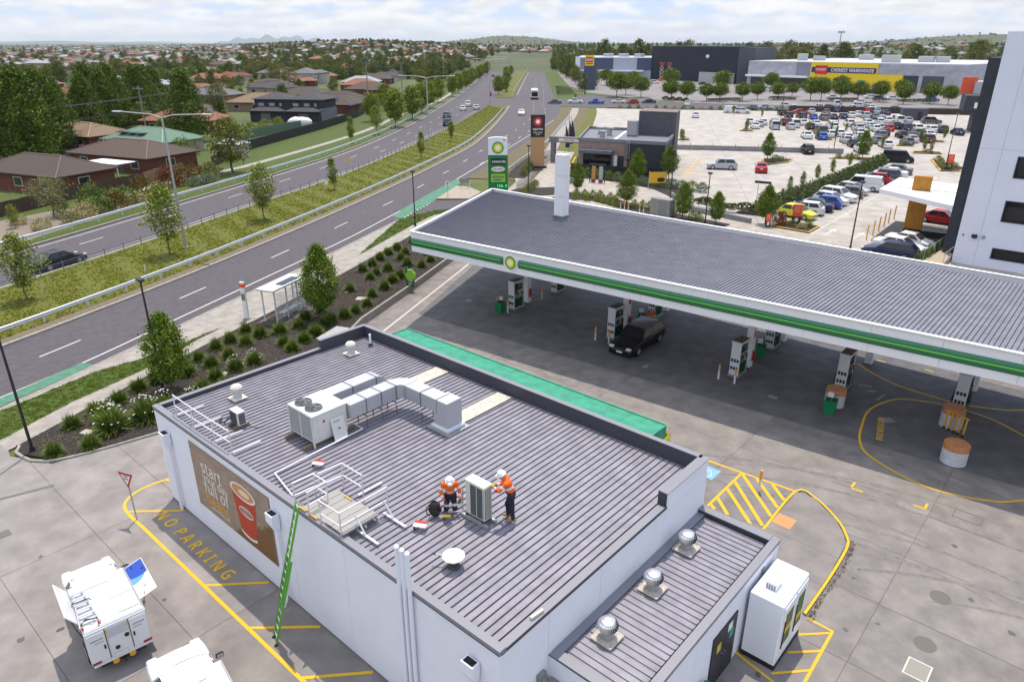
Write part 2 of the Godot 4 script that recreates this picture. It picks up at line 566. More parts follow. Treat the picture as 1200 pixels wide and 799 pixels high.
func slabs(o: Node3D, outline: PackedVector2Array, origin: Vector2, sx: float, sz: float, turn: float, y: float, mm: Array, gap := 0.008) -> void:
	var lo := Vector2(1e9, 1e9)
	var hi := -lo
	var back := Transform2D(-turn, Vector2.ZERO)
	for q in outline:
		var r := back * (q - origin)
		lo = lo.min(r)
		hi = hi.max(r)
	var fwd := Transform2D(turn, origin)
	for i in range(floori(lo.x / sx), ceili(hi.x / sx)):
		for j in range(floori(lo.y / sz), ceili(hi.y / sz)):
			var r := PackedVector2Array([fwd * Vector2(i * sx + gap, j * sz + gap), fwd * Vector2((i + 1) * sx - gap, j * sz + gap), fwd * Vector2((i + 1) * sx - gap, (j + 1) * sz - gap), fwd * Vector2(i * sx + gap, (j + 1) * sz - gap)])
			for q in Geometry2D.intersect_polygons(r, outline):
				if q.size() < 3 or Geometry2D.triangulate_polygon(q).is_empty(): continue
				part(o, "slab", MB.new().sheet(q, y), mm[(i * 7 + j * 13 + absi(i * j)) % mm.size()])

func lay_forecourt() -> void:
	var mm := []
	for k in 3: mm.append(M("forecourt_concrete_%d" % k, 0.25 + 0.009 * (k - 1), 0.226 + 0.008 * (k - 1), 0.211 + 0.007 * (k - 1), 0.88, {"tex": ["dirty", "paving", "dirty"][k], "size": [11.0, 9.0, 13.0][k]}))
	var joint := M("slab_joint", 0.14, 0.125, 0.115, 0.95)
	var outline := PV([-41.5, 8, -43.7, -5.0, -40, -6.0, -38.5, -6.1, -37.84, -6.0, -35.6, -7.1, -34.5, -11.9, -34.2, -20, -36.6, -24.6, -39.25, -28.1, -46.11, -43.56, -52, -56, -59, -68, -50, -72, -20, -70.5, 34, -70.5, 34, 8])
	var f := structure("forecourt", MB.new().sheet(outline, 0.0), joint)
	slabs(f, outline, Vector2(-28.4, -3.05), 8.4, 3.4, 0.0, 0.022, mm)
	var pale := M("forecourt_pale", 0.285, 0.258, 0.245, 0.88, {"tex": "paving", "size": 10.0})
	for c in f.get_children():
		if c.mesh.get_aabb().get_center().x < -17.0 and c.mesh.get_aabb().get_center().z > -13.0: c.material_override = pale
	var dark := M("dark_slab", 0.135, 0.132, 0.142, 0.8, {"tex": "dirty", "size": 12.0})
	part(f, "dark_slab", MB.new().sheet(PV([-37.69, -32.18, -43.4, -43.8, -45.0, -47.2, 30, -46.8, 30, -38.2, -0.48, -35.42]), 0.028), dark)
	var white := M("line_white", 0.6, 0.58, 0.54, 0.8, {"tex": "fine", "size": 2.0})
	line_part(f, "line", PV([-36.0, -26.2, -37.05, -28.45, -43.19, -42.08, -46, -48]), 0.16, 0.03, white)
	var yel := M("line_yellow", 0.78, 0.46, 0.012, 0.75, {"tex": "fine", "size": 1.5})
	line_part(f, "line", resample(PV([-30.08, -10.4, -30.25, -9.6, -30.19, -8.81, -29.86, -8.25, -29.4, -7.97, -28.6, -7.88, -27.5, -7.9]), 24), 0.13, 0.03, yel)
	line_part(f, "line", PV([-27.5, -7.9, -15.87, -7.93, -8, -7.95]), 0.13, 0.0305, yel)
	for q in [[-28.92, -7.99, -27.2, -9.6], [-22.22, -7.92, -20.56, -9.6], [-19.1, -7.92, -17.28, -9.6], [-15.91, -7.97, -14.4, -9.6], [-12.7, -7.97, -11.2, -9.6], [-30.1, -10.1, -29.1, -10.6]]:
		line_part(f, "line", PV(q), 0.12, 0.031, yel)
	part(f, "lettering", text_mesh("N O  P A R K I N G", 0.52, 0.002, "Droid Sans", 600), yel, Transform3D(Basis(Vector3(1.0, 0, 0), Vector3(0, 0, -1), Vector3(0, 1, 0)), V(-24.85, 0.031, -8.8)))
	line_part(f, "line", PV([-14, -28.0, -11.07, -28.15, -8.11, -28.35]), 0.12, 0.03, yel)
	line_part(f, "line", PV([-10.54, -28.1, -10.54, -24.75]), 0.12, 0.0305, yel)
	line_part(f, "line", PV([-8.1, -28.3, -8.07, -24.73]), 0.12, 0.0305, yel)
	for q in [[-10.5, -28.1, -8.16, -25.85], [-10.5, -27.3, -8.19, -25.02], [-10.5, -26.53, -8.6, -24.78], [-9.81, -28.15, -8.2, -26.63], [-9.1, -28.2, -8.2, -27.34], [-10.5, -25.6, -9.6, -24.74], [-10.5, -24.95, -10.2, -24.74]]:
		line_part(f, "line", PV(q), 0.16, 0.031, yel)
	var blue := M("bay_blue", 0.18, 0.38, 0.62, 0.8)
	part(f, "symbol_panel", MB.new().sheet(PV([-12.25, -27.65, -11.33, -27.65, -11.33, -26.7, -12.25, -26.7]), 0.03), blue)
	var wc := MB.new()
	var arc := PackedVector2Array()
	for i in 15: arc.append(Vector2(-11.72, -27.1) + Vector2(cos(0.5 + i * 0.3), sin(0.5 + i * 0.3)) * 0.27)
	wc.strip(offset_line(arc, -0.035), offset_line(arc, 0.035), 0.034)
	wc.box(V(-11.79, 0.034, -27.34), V(0.3, 0.002, 0.07)).box(V(-11.91, 0.034, -27.22), V(0.07, 0.002, 0.28)).box(V(-11.57, 0.034, -27.12), V(0.07, 0.002, 0.3), 0.5).box(V(-12.03, 0.034, -27.36), V(0.12, 0.002, 0.12), 0.7)
	part(f, "wheelchair_symbol", wc, white)
	var isl := structure("kerb_island", MB.new().prism(PV([-8.0, -24.73, -8.03, -28.25, -7.25, -28.3, -6.0, -27.35, -5.4, -26.5, -5.16, -25.87, -5.05, -23.9, -5.06, -21.2, -6.0, -21.2, -8.96, -21.2, -8.96, -24.73]), 0.0, 0.1), mm[1])
	line_part(isl, "kerb_paint", resample(PV([-8.03, -24.75, -8.06, -28.3, -7.25, -28.36, -5.96, -27.38, -5.32, -26.52, -5.08, -25.87, -4.99, -23.9, -5.0, -21.16]), 50), 0.1, 0.106, yel)
	part(isl, "tactile_pad", bx(V(-7.6, 0.104, -25.8), V(0.78, 0.012, 0.8)), M("tactile_orange", 0.6, 0.3, 0.12, 0.85, {"tex": "fine", "size": 1.0}))
	part(isl, "joint", bx(V(-6.5, 0.1015, -24.9), V(3.0, 0.003, 0.03)), joint)
	part(isl, "joint", bx(V(-7.0, 0.1015, -23.0), V(4.0, 0.003, 0.03)), joint)
	line_part(f, "line", PV([-4.87, -21.1, -3.97, -21.05]), 0.1, 0.03, yel)
	line_part(f, "line", PV([-4.0, -21.05, -3.9, -17.0]), 0.1, 0.0305, yel)
	for q in [[-4.82, -20.14, -4.05, -20.91], [-4.79, -19.15, -4.0, -19.93], [-4.85, -17.97, -3.97, -18.91], [-6.14, -18.03, -4.3, -17.6]]:
		line_part(f, "line", PV(q), 0.09, 0.031, yel)
	line_part(f, "line", resample(PV([-4.9, -42.0, -5.36, -41.96, -7.02, -41.21, -7.7, -40, -8.01, -38.4, -7.75, -36.45, -7.41, -35.01, -6.75, -33.84, -5.27, -33.0, -4.0, -32.66, -2.83, -32.75, -1.66, -33.17, -0.73, -33.85, 1.0, -36.2, 1.6, -38.5, 0.6, -40, -1.24, -40.95, -2.68, -41.8, -4.2, -42.1]), 110), 0.12, 0.032, yel)
	line_part(f, "line", resample(PV([-10.49, -44.6, -9.35, -43.72, -7.64, -42.9, -5.52, -42.68, -4.31, -42.75, -2.92, -43.28, -1.68, -44.2, 0.5, -47]), 60), 0.12, 0.0325, yel)
	part(f, "lettering", text_mesh("EXCLUSION ZONE", 0.3, 0.002), yel, Transform3D(Basis(Vector3(0.23, 0, 0.97) * 0.78, Vector3(0.97, 0, -0.23), Vector3(0, 1, 0)), V(-6.95, 0.034, -36.85)))
	for q in [[-6.33, -30.6, 0.1, 0.5], [-6.05, -30.28, 0.5, 0.1], [-3.62, -30.75, 0.5, 0.1], [-3.43, -31.0, 0.1, 0.5], [-9.48, -45.95, 0.5, 0.1], [-6.83, -46.4, 0.5, 0.1]]:
		part(f, "corner_mark", bx(V(q[0], 0.03, q[1]), V(q[2], 0.006, q[3])), yel)
	wear(f)
	var iron := M("cast_iron", 0.14, 0.135, 0.125, 0.7, {"tex": "fine", "size": 0.6})
	for q in [[-1.63, -25.3], [-1.49, -22.53]]:
		var c := MB.new()
		c.cyl(V(q[0], 0.015, q[1]), V(q[0], 0.029, q[1]), 0.31, 0.31, 24)
		part(f, "manhole_cover", c, M("manhole_concrete", 0.22, 0.205, 0.175, 0.9, {"tex": "grit", "size": 1.0}))
		var rr := MB.new()
		rr.lathe([Vector2(0.31, 0.0), Vector2(0.31, 0.012), Vector2(0.35, 0.012), Vector2(0.35, 0.0)], 24)
		part(f, "manhole_ring", rr, iron, at(q[0], 0.02, q[1]))
	part(f, "pit_cover", bx(V(-1.9, 0.026, -31.33), V(1.0, 0.008, 0.62)), mm[0])
	part(f, "pit_frame", frame_flat(V(-1.9, 0.027, -31.33), 1.08, 0.7, 0.035), iron)
	part(f, "pit_cover", bx(V(-1.4, 0.026, -21.2), V(0.62, 0.008, 0.75)), M("pit_grey", 0.3, 0.29, 0.25, 0.9, {"tex": "fine", "size": 1.0}))
	part(f, "pit_frame", frame_flat(V(-1.4, 0.027, -21.2), 0.72, 0.85, 0.05), M("line_white"))
	part(f, "drain_grate", bx(V(-33.9, 0.026, -5.3), V(0.2, 0.008, 2.6), -0.3), iron)
	part(f, "drain_grate", bx(V(-31.2, 0.026, -3.9), V(0.5, 0.008, 0.55)), iron)
	for q in [[-37.0, -36.8, 0.45, 0.4], [-20.2, -35.4, 0.5, 0.3], [-12.6, -36.6, 0.5, 0.35], [-7.0, -38.0, 0.5, 0.8], [-8.0, -40.6, 1.0, 0.12], [-9.1, -41.6, 0.7, 0.2], [-8.6, -41.1, 0.5, 0.18]]:
		part(f, "patch", bx(V(q[0], 0.0295, q[1]), V(q[2], 0.006, q[3]), q[0]), M("pale_patch", 0.3, 0.3, 0.3, 0.8, {"tex": "dirty", "size": 1.0}))

func wear(f: Node3D) -> void:
	var g := RandomNumberGenerator.new()
	g.seed = 12
	var oil := M("oil_drip", 0.1, 0.092, 0.085, 0.6, {"tex": "fine", "size": 0.6})
	for k in 46:
		var c := Vector2(g.randf_range(-9, 3), g.randf_range(-32, -16)) if k % 2 else Vector2(g.randf_range(-30, -14), g.randf_range(-7.5, -1.5))
		if k % 5 == 0: c = Vector2(g.randf_range(-34, -14), g.randf_range(-30, -23.5))
		var r := g.randf_range(0.03, 0.13)
		var q := PackedVector2Array()
		for i in 9: q.append(c + Vector2(cos(TAU * i / 9), sin(TAU * i / 9)) * r * g.randf_range(0.6, 1.2))
		part(f, "oil_drip", MB.new().sheet(q, 0.0262), oil)
	var scuff := M("tyre_scuff", 0.215, 0.193, 0.182, 0.85, {"tex": "dirty", "size": 3.0})
	for k in 12:
		var c := Vector2(g.randf_range(-6, 4), g.randf_range(-18, -12))
		var r := 8.0 + k * 0.85 + g.randf()
		var a0 := g.randf_range(-2.6, -2.0)
		var q := PackedVector2Array()
		for i in 22: q.append(c + Vector2(cos(a0 + i * 0.045), sin(a0 + i * 0.045)) * r)
		var w := PackedVector2Array()
		var v := PackedVector2Array()
		for i in 22:
			var t := 0.09 * sin(PI * i / 21.0)
			var d := (q[i] - c).normalized()
			w.append(q[i] - d * t); v.append(q[i] + d * t)
		part(f, "tyre_scuff", MB.new().strip(w, v, 0.0245 + k * 0.0001), scuff)

func frame_flat(p: Vector3, w: float, d: float, t: float) -> MB:
	var b := MB.new()
	for s in [-1.0, 1.0]:
		b.box(p + V(s * (w - t) * 0.5, 0, 0), V(t, 0.012, d))
		b.box(p + V(0, 0.001, s * (d - t) * 0.5), V(w - 2 * t, 0.012, t))
	return b

# ---- ribbed roofing: pans and ribs running along local z
func ribs(b: MB, x0: float, x1: float, zf: Callable, y: float, pitch: float, h: float, w: float) -> void:
	var x := x0
	while x < x1 - 0.001:
		var e := minf(x + pitch, x1)
		var c := [Vector2(x, 0), Vector2(maxf(x, e - w), 0), Vector2(e - w * 0.85, h), Vector2(e - w * 0.55, h), Vector2(e - w * 0.5, -h * 2.4), Vector2(e - 0.002, -h * 2.4), Vector2(e, 0)]
		for i in 6:
			var p: Vector2 = c[i]
			var q: Vector2 = c[i + 1]
			if q.x - p.x < 1e-5 and absf(p.y - q.y) < 1e-5: continue
			var r: Vector2 = zf.call(p.x)
			var s: Vector2 = zf.call(q.x)
			b.quad(Vector3(p.x, y + p.y, r.x), Vector3(q.x, y + q.y, s.x), Vector3(q.x, y + q.y, s.y), Vector3(p.x, y + p.y, r.y))
		x = e

func panels(o: Node3D, a: Vector3, b: Vector3, h: float, cuts: Array, m: Material, out: Vector3, th := 0.12) -> void:
	var d := (b - a).normalized()
	var l := (b - a).length()
	var edge := [0.0] + cuts + [l]
	for i in edge.size() - 1:
		var s: float = edge[i] + (0.006 if i > 0 else 0.0)
		var t: float = edge[i + 1] - (0.006 if i < edge.size() - 2 else 0.0)
		var mid := a + d * (s + t) * 0.5 - out * th * 0.5 + Vector3(0, h * 0.5, 0)
		part(o, "wall_panel", bx(mid, Vector3(t - s, h, th) if absf(d.x) > 0.5 else Vector3(th, h, t - s)), m)

func build_shop() -> void:
	var wallm := M("wall_white", 0.74, 0.755, 0.83, 0.7, {"tex": "faint", "size": 7.0})
	var steel := M("roof_steel", 0.28, 0.267, 0.31, 0.5, {"tex": "paving", "size": 5.0})
	var cap := M("capping", 0.2, 0.2, 0.225, 0.5)
	var navy := M("parapet_dark", 0.052, 0.058, 0.075, 0.6, {"tex": "fine", "size": 3.0})
	var black := M("black_gap", 0.012, 0.012, 0.014, 0.9)
	var x0 := -28.5
	var x1 := -8.96
	var z0 := -20.65
	var z1 := -9.68
	var o := thing("shop", "low white service station shop with a ribbed grey metal roof", "building")
	panels(o, V(x0, 0.0, z1), V(x1, 0.0, z1), 4.5, [2.9, 6.9, 9.95, 13.07, 16.1], wallm, V(0, 0, 1))
	panels(o, V(x1, 0.0, z1 - 0.122), V(x1, 0.0, z0), 4.5, [1.85, 4.3, 7.9], wallm, V(1, 0, 0))
	panels(o, V(x0, 0.0, z1 - 0.122), V(x0, 0.0, z0), 4.5, [3.6, 7.2], wallm, V(-1, 0, 0))
	panels(o, V(x0 + 0.13, 0.0, z0), V(x1 - 0.13, 0.0, z0), 4.9, [5.0, 10.0, 15.0], M("front_dark", 0.09, 0.1, 0.11, 0.5), V(0, 0, -1))
	part(o, "base_strip", bx(V((x0 + x1) * 0.5, 0.05, z1 + 0.012), V(x1 - x0, 0.1, 0.02)), M("plinth", 0.18, 0.17, 0.16, 0.9))
	var rb := MB.new()
	ribs(rb, x0 + 0.19, x1 - 0.22, func(_x): return Vector2(z1 - 0.34, z0 + 0.19), 4.42, 0.25, 0.04, 0.05)
	part(o, "roof", rb, steel)
	part(o, "roof_underlay", bx(V((x0 + x1) * 0.5, 4.3, (z0 + z1) * 0.5), V(x1 - x0 - 0.26, 0.1, z1 - z0 - 0.26)), black)
	part(o, "fascia", bx(V((x0 + x1) * 0.5, 4.565, z1 - 0.1), V(x1 - x0 + 0.05, 0.13, 0.25)), cap)
	part(o, "drip_edge", bx(V((x0 + x1) * 0.5, 4.485, z1 + 0.012), V(x1 - x0 + 0.04, 0.03, 0.04)), navy)
	part(o, "gutter", bx(V((x0 + x1) * 0.5, 4.38, z1 - 0.28), V(x1 - x0 - 0.3, 0.04, 0.12)), black)
	part(o, "side_flashing", bx(V(x1 - 0.11, 4.545, (z1 + z0) * 0.5 + 1.4), V(0.26, 0.07, z1 - z0 - 2.9 - 0.26)), cap)
	part(o, "side_flashing", bx(V(x1 + 0.012, 4.5, (z1 + z0) * 0.5 + 1.4), V(0.02, 0.1, z1 - z0 - 2.9)), navy)
	part(o, "parapet", bx(V(x0 + 0.1, 4.45, -13.85), V(0.18, 0.3, 7.9)), navy)
	part(o, "parapet_capping", bx(V(x0 + 0.09, 4.615, -13.85), V(0.22, 0.03, 7.95)), cap)
	part(o, "parapet", bx(V(x0 + 0.1, 4.66, -19.24), V(0.18, 0.72, 2.8)), navy)
	part(o, "parapet_capping", bx(V(x0 + 0.09, 5.035, -19.22), V(0.22, 0.03, 2.84)), cap)
	part(o, "parapet", bx(V((x0 + x1) * 0.5, 4.66, z0 + 0.1), V(x1 - x0 - 0.42, 0.72, 0.18)), navy)
	part(o, "parapet_capping", bx(V((x0 + x1) * 0.5, 5.035, z0 + 0.09), V(x1 - x0 - 0.44, 0.03, 0.22)), cap)
	part(o, "parapet", bx(V(x1 - 0.16, 4.66, -19.2), V(0.3, 0.72, 2.84)), wallm)
	part(o, "parapet_capping", bx(V(x1 - 0.15, 5.035, -19.2), V(0.36, 0.03, 2.9)), cap)
	part(o, "parapet_end", bx(V(x1 - 0.16, 4.72, -17.76), V(0.32, 0.58, 0.03)), navy)
	var sky := M("fibreglass_sheet", 0.62, 0.58, 0.5, 0.6, {"tex": "dirty", "size": 2.0})
	for q in [[-22.7, -21.85, -18.2], [-18.75, -17.95, -16.6]]:
		part(o, "roof_light_sheet", bx(V((q[0] + q[1]) * 0.5, 4.475, (q[2] + z0 + 0.36) * 0.5), V(q[1] - q[0], 0.03, q[2] - z0 - 0.36)), sky)
	var gtop := M("awning_green", 0.022, 0.31, 0.18, 0.55, {"tex": "dirty", "size": 6.0})
	var gdark := gtop
	for i in 10:
		var xa := -26.42 + i * 1.507
		part(o, "awning_panel", bx(V(xa + 0.7535, 4.93, -21.22), V(1.499, 0.06, 1.1)), gtop)
	part(o, "awning_fascia", bx(V(-18.885, 4.72, -21.8), V(15.1, 0.56, 0.05)), gdark)
	part(o, "awning_fascia", bx(V(-11.33, 4.72, -21.22), V(0.05, 0.56, 1.1)), gdark)
	part(o, "awning_fascia", bx(V(-26.44, 4.72, -21.22), V(0.05, 0.56, 1.1)), gdark)
	part(o, "awning_trim", bx(V(-18.885, 4.98, -20.69), V(15.1, 0.1, 0.05)), gdark)
	for q in [-27.45, -19.3, -9.85]:
		var rh := part(o, "rain_head", rain_head(), wallm, at(q, 3.5, z1 + 0.17))
		part(rh, "opening", bx(V(0, 0.305, 0), V(0.34, 0.012, 0.2)), black)
		var dp := tb([V(0.1, -0.3, -0.04), V(0.1, -3.45, -0.04)], 0.07, 10)
		if q > -20: dp = tb([V(0.1, -0.3, -0.04), V(0.1, -2.7, -0.04), V(0.3, -3.2, 0.1), V(0.3, -3.45, 0.22)], 0.06, 10)
		part(rh, "downpipe", dp, wallm)
	part(o, "flood_light", cy(V(-9.85, 3.75, z1 + 0.15), V(-9.81, 3.86, z1 + 0.16), 0.08, 0.06, 12), black)
	for k in 3:
		var px := -12.65 + k * 0.22
		part(o, "conduit", tb([V(px, 0.05, z1 + 0.1), V(px, 5.92, z1 + 0.1)], 0.065, 12), wallm)
		part(o, "conduit_cap", cy(V(px, 5.92, z1 + 0.1), V(px, 5.97, z1 + 0.1), 0.075, 0.04, 12), wallm)
	poster(o, V(-25.47, 1.25, z1 + 0.02))
	part(o, "security_light", bx(V(-9.0 + 0.1, 2.5, -11.3), V(0.16, 0.22, 0.3)), M("grey_box", 0.2, 0.2, 0.2, 0.6))
	var an := thing("shop_annex", "low white annex with a ribbed roof against the shop's side wall", "building")
	var ax1 := -6.08
	var az1 := -11.7
	var az0 := -20.52
	panels(an, V(x1 + 0.003, 0.0, az1), V(ax1, 0.0, az1), 2.98, [], wallm, V(0, 0, 1))
	panels(an, V(ax1, 0.0, az1 - 0.122), V(ax1, 0.0, az0), 2.98, [3.0, 5.9], wallm, V(1, 0, 0))
	panels(an, V(x1 + 0.01, 0.0, az0), V(ax1 - 0.13, 0.0, az0), 2.98, [], wallm, V(0, 0, -1))
	var ab := MB.new()
	ab.xf = Transform3D(Basis(Vector3.UP, PI * 0.5), Vector3.ZERO)
	ribs(ab, -az1 + 0.25, -az0 - 0.3, func(_x): return Vector2(ax1 - 0.36, x1 + 0.26), 2.88, 0.25, 0.04, 0.05)
	part(an, "roof", ab, steel)
	part(an, "roof_underlay", bx(V((x1 + ax1) * 0.5, 2.79, (az0 + az1) * 0.5), V(ax1 - x1 - 0.26, 0.1, az1 - az0 - 0.26)), black)
	part(an, "wall_flashing", bx(V(x1 + 0.14, 2.95, (az0 + az1) * 0.5), V(0.26, 0.06, az1 - az0 - 0.5)), cap)
	part(an, "front_flashing", bx(V((x1 + ax1) * 0.5, 2.965, az1 - 0.14), V(ax1 - x1 - 0.04, 0.05, 0.32)), cap)
	part(an, "drip_edge", bx(V((x1 + ax1) * 0.5, 2.93, az1 + 0.012), V(ax1 - x1, 0.03, 0.03)), navy)
	part(an, "box_gutter", bx(V(ax1 - 0.3, 2.82, (az0 + az1) * 0.5), V(0.1, 0.06, az1 - az0 - 0.5)), M("rusty_gutter", 0.06, 0.035, 0.025, 0.9))
	part(an, "parapet_capping", bx(V(ax1 - 0.1, 3.05, (az0 + az1) * 0.5), V(0.26, 0.14, az1 - az0 + 0.02)), cap)
	part(an, "parapet", bx(V((x1 + ax1) * 0.5 - 0.12, 2.98, az0 + 0.14), V(ax1 - x1 - 0.25, 0.22, 0.26)), navy)
	part(an, "parapet_capping", bx(V((x1 + ax1) * 0.5 - 0.12, 3.105, az0 + 0.13), V(ax1 - x1 - 0.25, 0.03, 0.32)), cap)
	var dm := M("door_dark", 0.016, 0.018, 0.028, 0.45)
	for k in 2:
		var d := part(an, "door", cb(V(ax1 + 0.02, 1.1, -17.15 + k * 0.83), V(0.05, 2.15, 0.81), 0.008), dm)
		part(d, "handle", cy(V(ax1 + 0.05, 1.1, -16.8 + k * 0.14), V(ax1 + 0.1, 1.1, -16.8 + k * 0.14), 0.03, 0.03, 8), M("chrome", 0.6, 0.6, 0.6, 0.25, {"metal": 1.0}))
		part(d, "notice", bx(V(ax1 + 0.048, 1.55, -17.2 + k * 0.85), V(0.006, 0.32, 0.26)), M("notice_teal", 0.02, 0.32, 0.24, 0.6) if k == 0 else M("notice_yellow", 0.62, 0.4, 0.03, 0.6))
	part(an, "door_sign", bx(V(ax1 + 0.05, 1.9, -17.05), V(0.006, 0.3, 0.3)), M("sign_white", 0.7, 0.7, 0.68, 0.6))
	part(an, "wall_vent", bx(V(ax1 + 0.03, 2.6, -19.3), V(0.06, 0.16, 0.2)), M("grey_box"))
	part(an, "vent_hood", bx(V(-8.6, 2.05, az1 + 0.14), V(0.5, 0.32, 0.28)), M("grey_box"))
	part(an, "opening", bx(V(-7.4, 2.3, az1 + 0.006), V(0.7, 0.5, 0.012)), black)

func rain_head() -> MB:
	var b := MB.new()
	var t := [V(-0.22, 0.3, -0.14), V(0.22, 0.3, -0.14), V(0.22, 0.3, 0.14), V(-0.22, 0.3, 0.14)]
	var m := [V(-0.22, -0.05, -0.14), V(0.22, -0.05, -0.14), V(0.22, -0.05, 0.14), V(-0.22, -0.05, 0.14)]
	var l := [V(0.02, -0.32, -0.12), V(0.2, -0.32, -0.12), V(0.2, -0.32, 0.06), V(0.02, -0.32, 0.06)]
	for i in 4:
		var j := (i + 1) % 4
		b.quad(m[j], m[i], t[i], t[j])
		b.quad(l[j], l[i], m[i], m[j])
	b.quad(t[3], t[2], t[1], t[0])
	return b

func poster(o: Node3D, p: Vector3) -> void:
	var w := 5.75
	var h := 2.88
	var im := Image.create(512, 208, false, Image.FORMAT_RGB8)
	var f := FastNoiseLite.new()
	f.seed = 5
	f.frequency = 0.012
	f.fractal_octaves = 5
	var bn := FastNoiseLite.new()
	bn.seed = 9
	bn.noise_type = FastNoiseLite.TYPE_CELLULAR
	bn.frequency = 0.16
	for y in 208:
		for x in 512:
			var k := 0.5 + 0.5 * f.get_noise_2d(x, y * 2.6)
			var c := Color(0.21, 0.155, 0.115).lerp(Color(0.36, 0.27, 0.2), k)
			var edge := (x - 330.0) * 0.5 + (y - 104.0) * 1.1 - 62.0 + 22.0 * f.get_noise_2d(x * 3, y * 3)
			if edge > 0:
				var q := bn.get_noise_2d(x * 1.6, y * 1.6)
				c = c.lerp(Color(0.1, 0.045, 0.015).lerp(Color(0.3, 0.16, 0.05), clampf(q + 0.9, 0, 1)), clampf(edge * 0.06, 0, 1))
			im.set_pixel(x, y, c.linear_to_srgb())
	var m := StandardMaterial3D.new()
	m.resource_name = "poster_print"
	m.albedo_texture = ImageTexture.create_from_image(im)
	m.roughness = 0.6
	var b := MB.new()
	b.mapped = true
	b.quv(p + V(0, 0, 0.02), p + V(w, 0, 0.02), p + V(w, h, 0.02), p + V(0, h, 0.02))
	var board := part(o, "poster", b, m)
	part(board, "poster_frame", bx(p + V(w * 0.5, h * 0.5, 0.006), V(w + 0.06, h + 0.06, 0.02)), M("poster_edge", 0.3, 0.2, 0.14, 0.7))
	var wm := M("print_white", 0.72, 0.68, 0.62, 0.6)
	var lines := [["start", 0.56, 1.92, wm], ["your day", 0.36, 1.5, wm], ["full of", 0.52, 1.0, wm], ["beans", 0.5, 0.48, M("print_amber", 0.7, 0.34, 0.02, 0.6)], ["at WILD BEAN CAFE", 0.12, 0.24, wm]]
	for q in lines:
		part(board, "lettering", text_mesh(q[0], q[1], 0.004, "Droid Sans", 400, HORIZONTAL_ALIGNMENT_LEFT), q[3], mv(p + V(0.72 if q[1] > 0.2 else 1.0, q[2] + q[1] * 0.3, 0.026)))
	var red := M("print_red", 0.42, 0.045, 0.012, 0.6)
	var cx := 3.95
	var cup := MB.new()
	cup.quad(p + V(cx - 0.56, 0.4, 0.024), p + V(cx + 0.56, 0.4, 0.024), p + V(cx + 0.86, 2.27, 0.024), p + V(cx - 0.86, 2.27, 0.024))
	part(board, "printed_cup", cup, red)
	part(board, "printed_base", ellipse(p + V(cx, 0.4, 0.027), 0.57, 0.2), wm)
	part(board, "printed_base", ellipse(p + V(cx, 0.52, 0.029), 0.58, 0.2), red)
	part(board, "printed_rim", ellipse(p + V(cx, 2.27, 0.031), 0.88, 0.34), wm)
	part(board, "printed_coffee", ellipse(p + V(cx, 2.27, 0.034), 0.76, 0.26), M("print_coffee", 0.55, 0.25, 0.09, 0.6))
	part(board, "printed_foam", ellipse(p + V(cx + 0.1, 2.27, 0.037), 0.4, 0.13), M("print_foam", 0.75, 0.58, 0.4, 0.6))
	part(board, "printed_badge", ellipse(p + V(cx + 0.05, 1.43, 0.0325), 0.5, 0.21), wm)
	part(board, "printed_badge", ellipse(p + V(cx + 0.05, 1.43, 0.035), 0.46, 0.17), M("print_grey", 0.4, 0.33, 0.3, 0.6))
	part(board, "lettering", text_mesh("WILD BEAN", 0.12, 0.003), red, mv(p + V(cx + 0.05, 1.43, 0.038)))

func ellipse(c: Vector3, rx: float, ry: float) -> MB:
	var b := MB.new()
	for i in 24:
		var a0 := TAU * i / 24
		var a1 := TAU * (i + 1) / 24
		b.tri(c, c + Vector3(cos(a0) * rx, sin(a0) * ry, 0), c + Vector3(cos(a1) * rx, sin(a1) * ry, 0))
	return b

# ---- fuel canopy, pumps, forecourt things
func burst(o: Node3D, xf: Transform3D, r: float, th := 0.03) -> void:
	for k in [[1.0, M("burst_green", 0.004, 0.16, 0.03, 0.45), 18], [0.82, M("burst_lime", 0.3, 0.55, 0.03, 0.45), 18], [0.62, M("burst_yellow", 0.85, 0.68, 0.02, 0.45), 18], [0.38, M("burst_white", 0.82, 0.82, 0.78, 0.45), 10]]:
		var b := MB.new()
		var n: int = k[2] * 2
		var z: float = th * (1.4 - k[0]) + th
		for i in n:
			var r0: float = r * k[0] * (1.0 if i % 2 == 0 else 0.83)
			var r1: float = r * k[0] * (0.83 if i % 2 == 0 else 1.0)
			var p := Vector3(cos(TAU * i / n) * r0, sin(TAU * i / n) * r0, z)
			var q := Vector3(cos(TAU * (i + 1) / n) * r1, sin(TAU * (i + 1) / n) * r1, z)
			b.tri(V(0, 0, z), p, q)
			b.quad(p - V(0, 0, z), q - V(0, 0, z), q, p)
		part(o, "sunburst_emblem", b, k[1], xf)

func canopy_span(x: float) -> Vector2:
	var zf := -31.72 - (x + 37.45) * 0.0872 if x > -37.45 else -31.72 + (x + 37.45) * 2.369
	return Vector2(zf - 0.16, minf(zf - 0.16, -46.85))

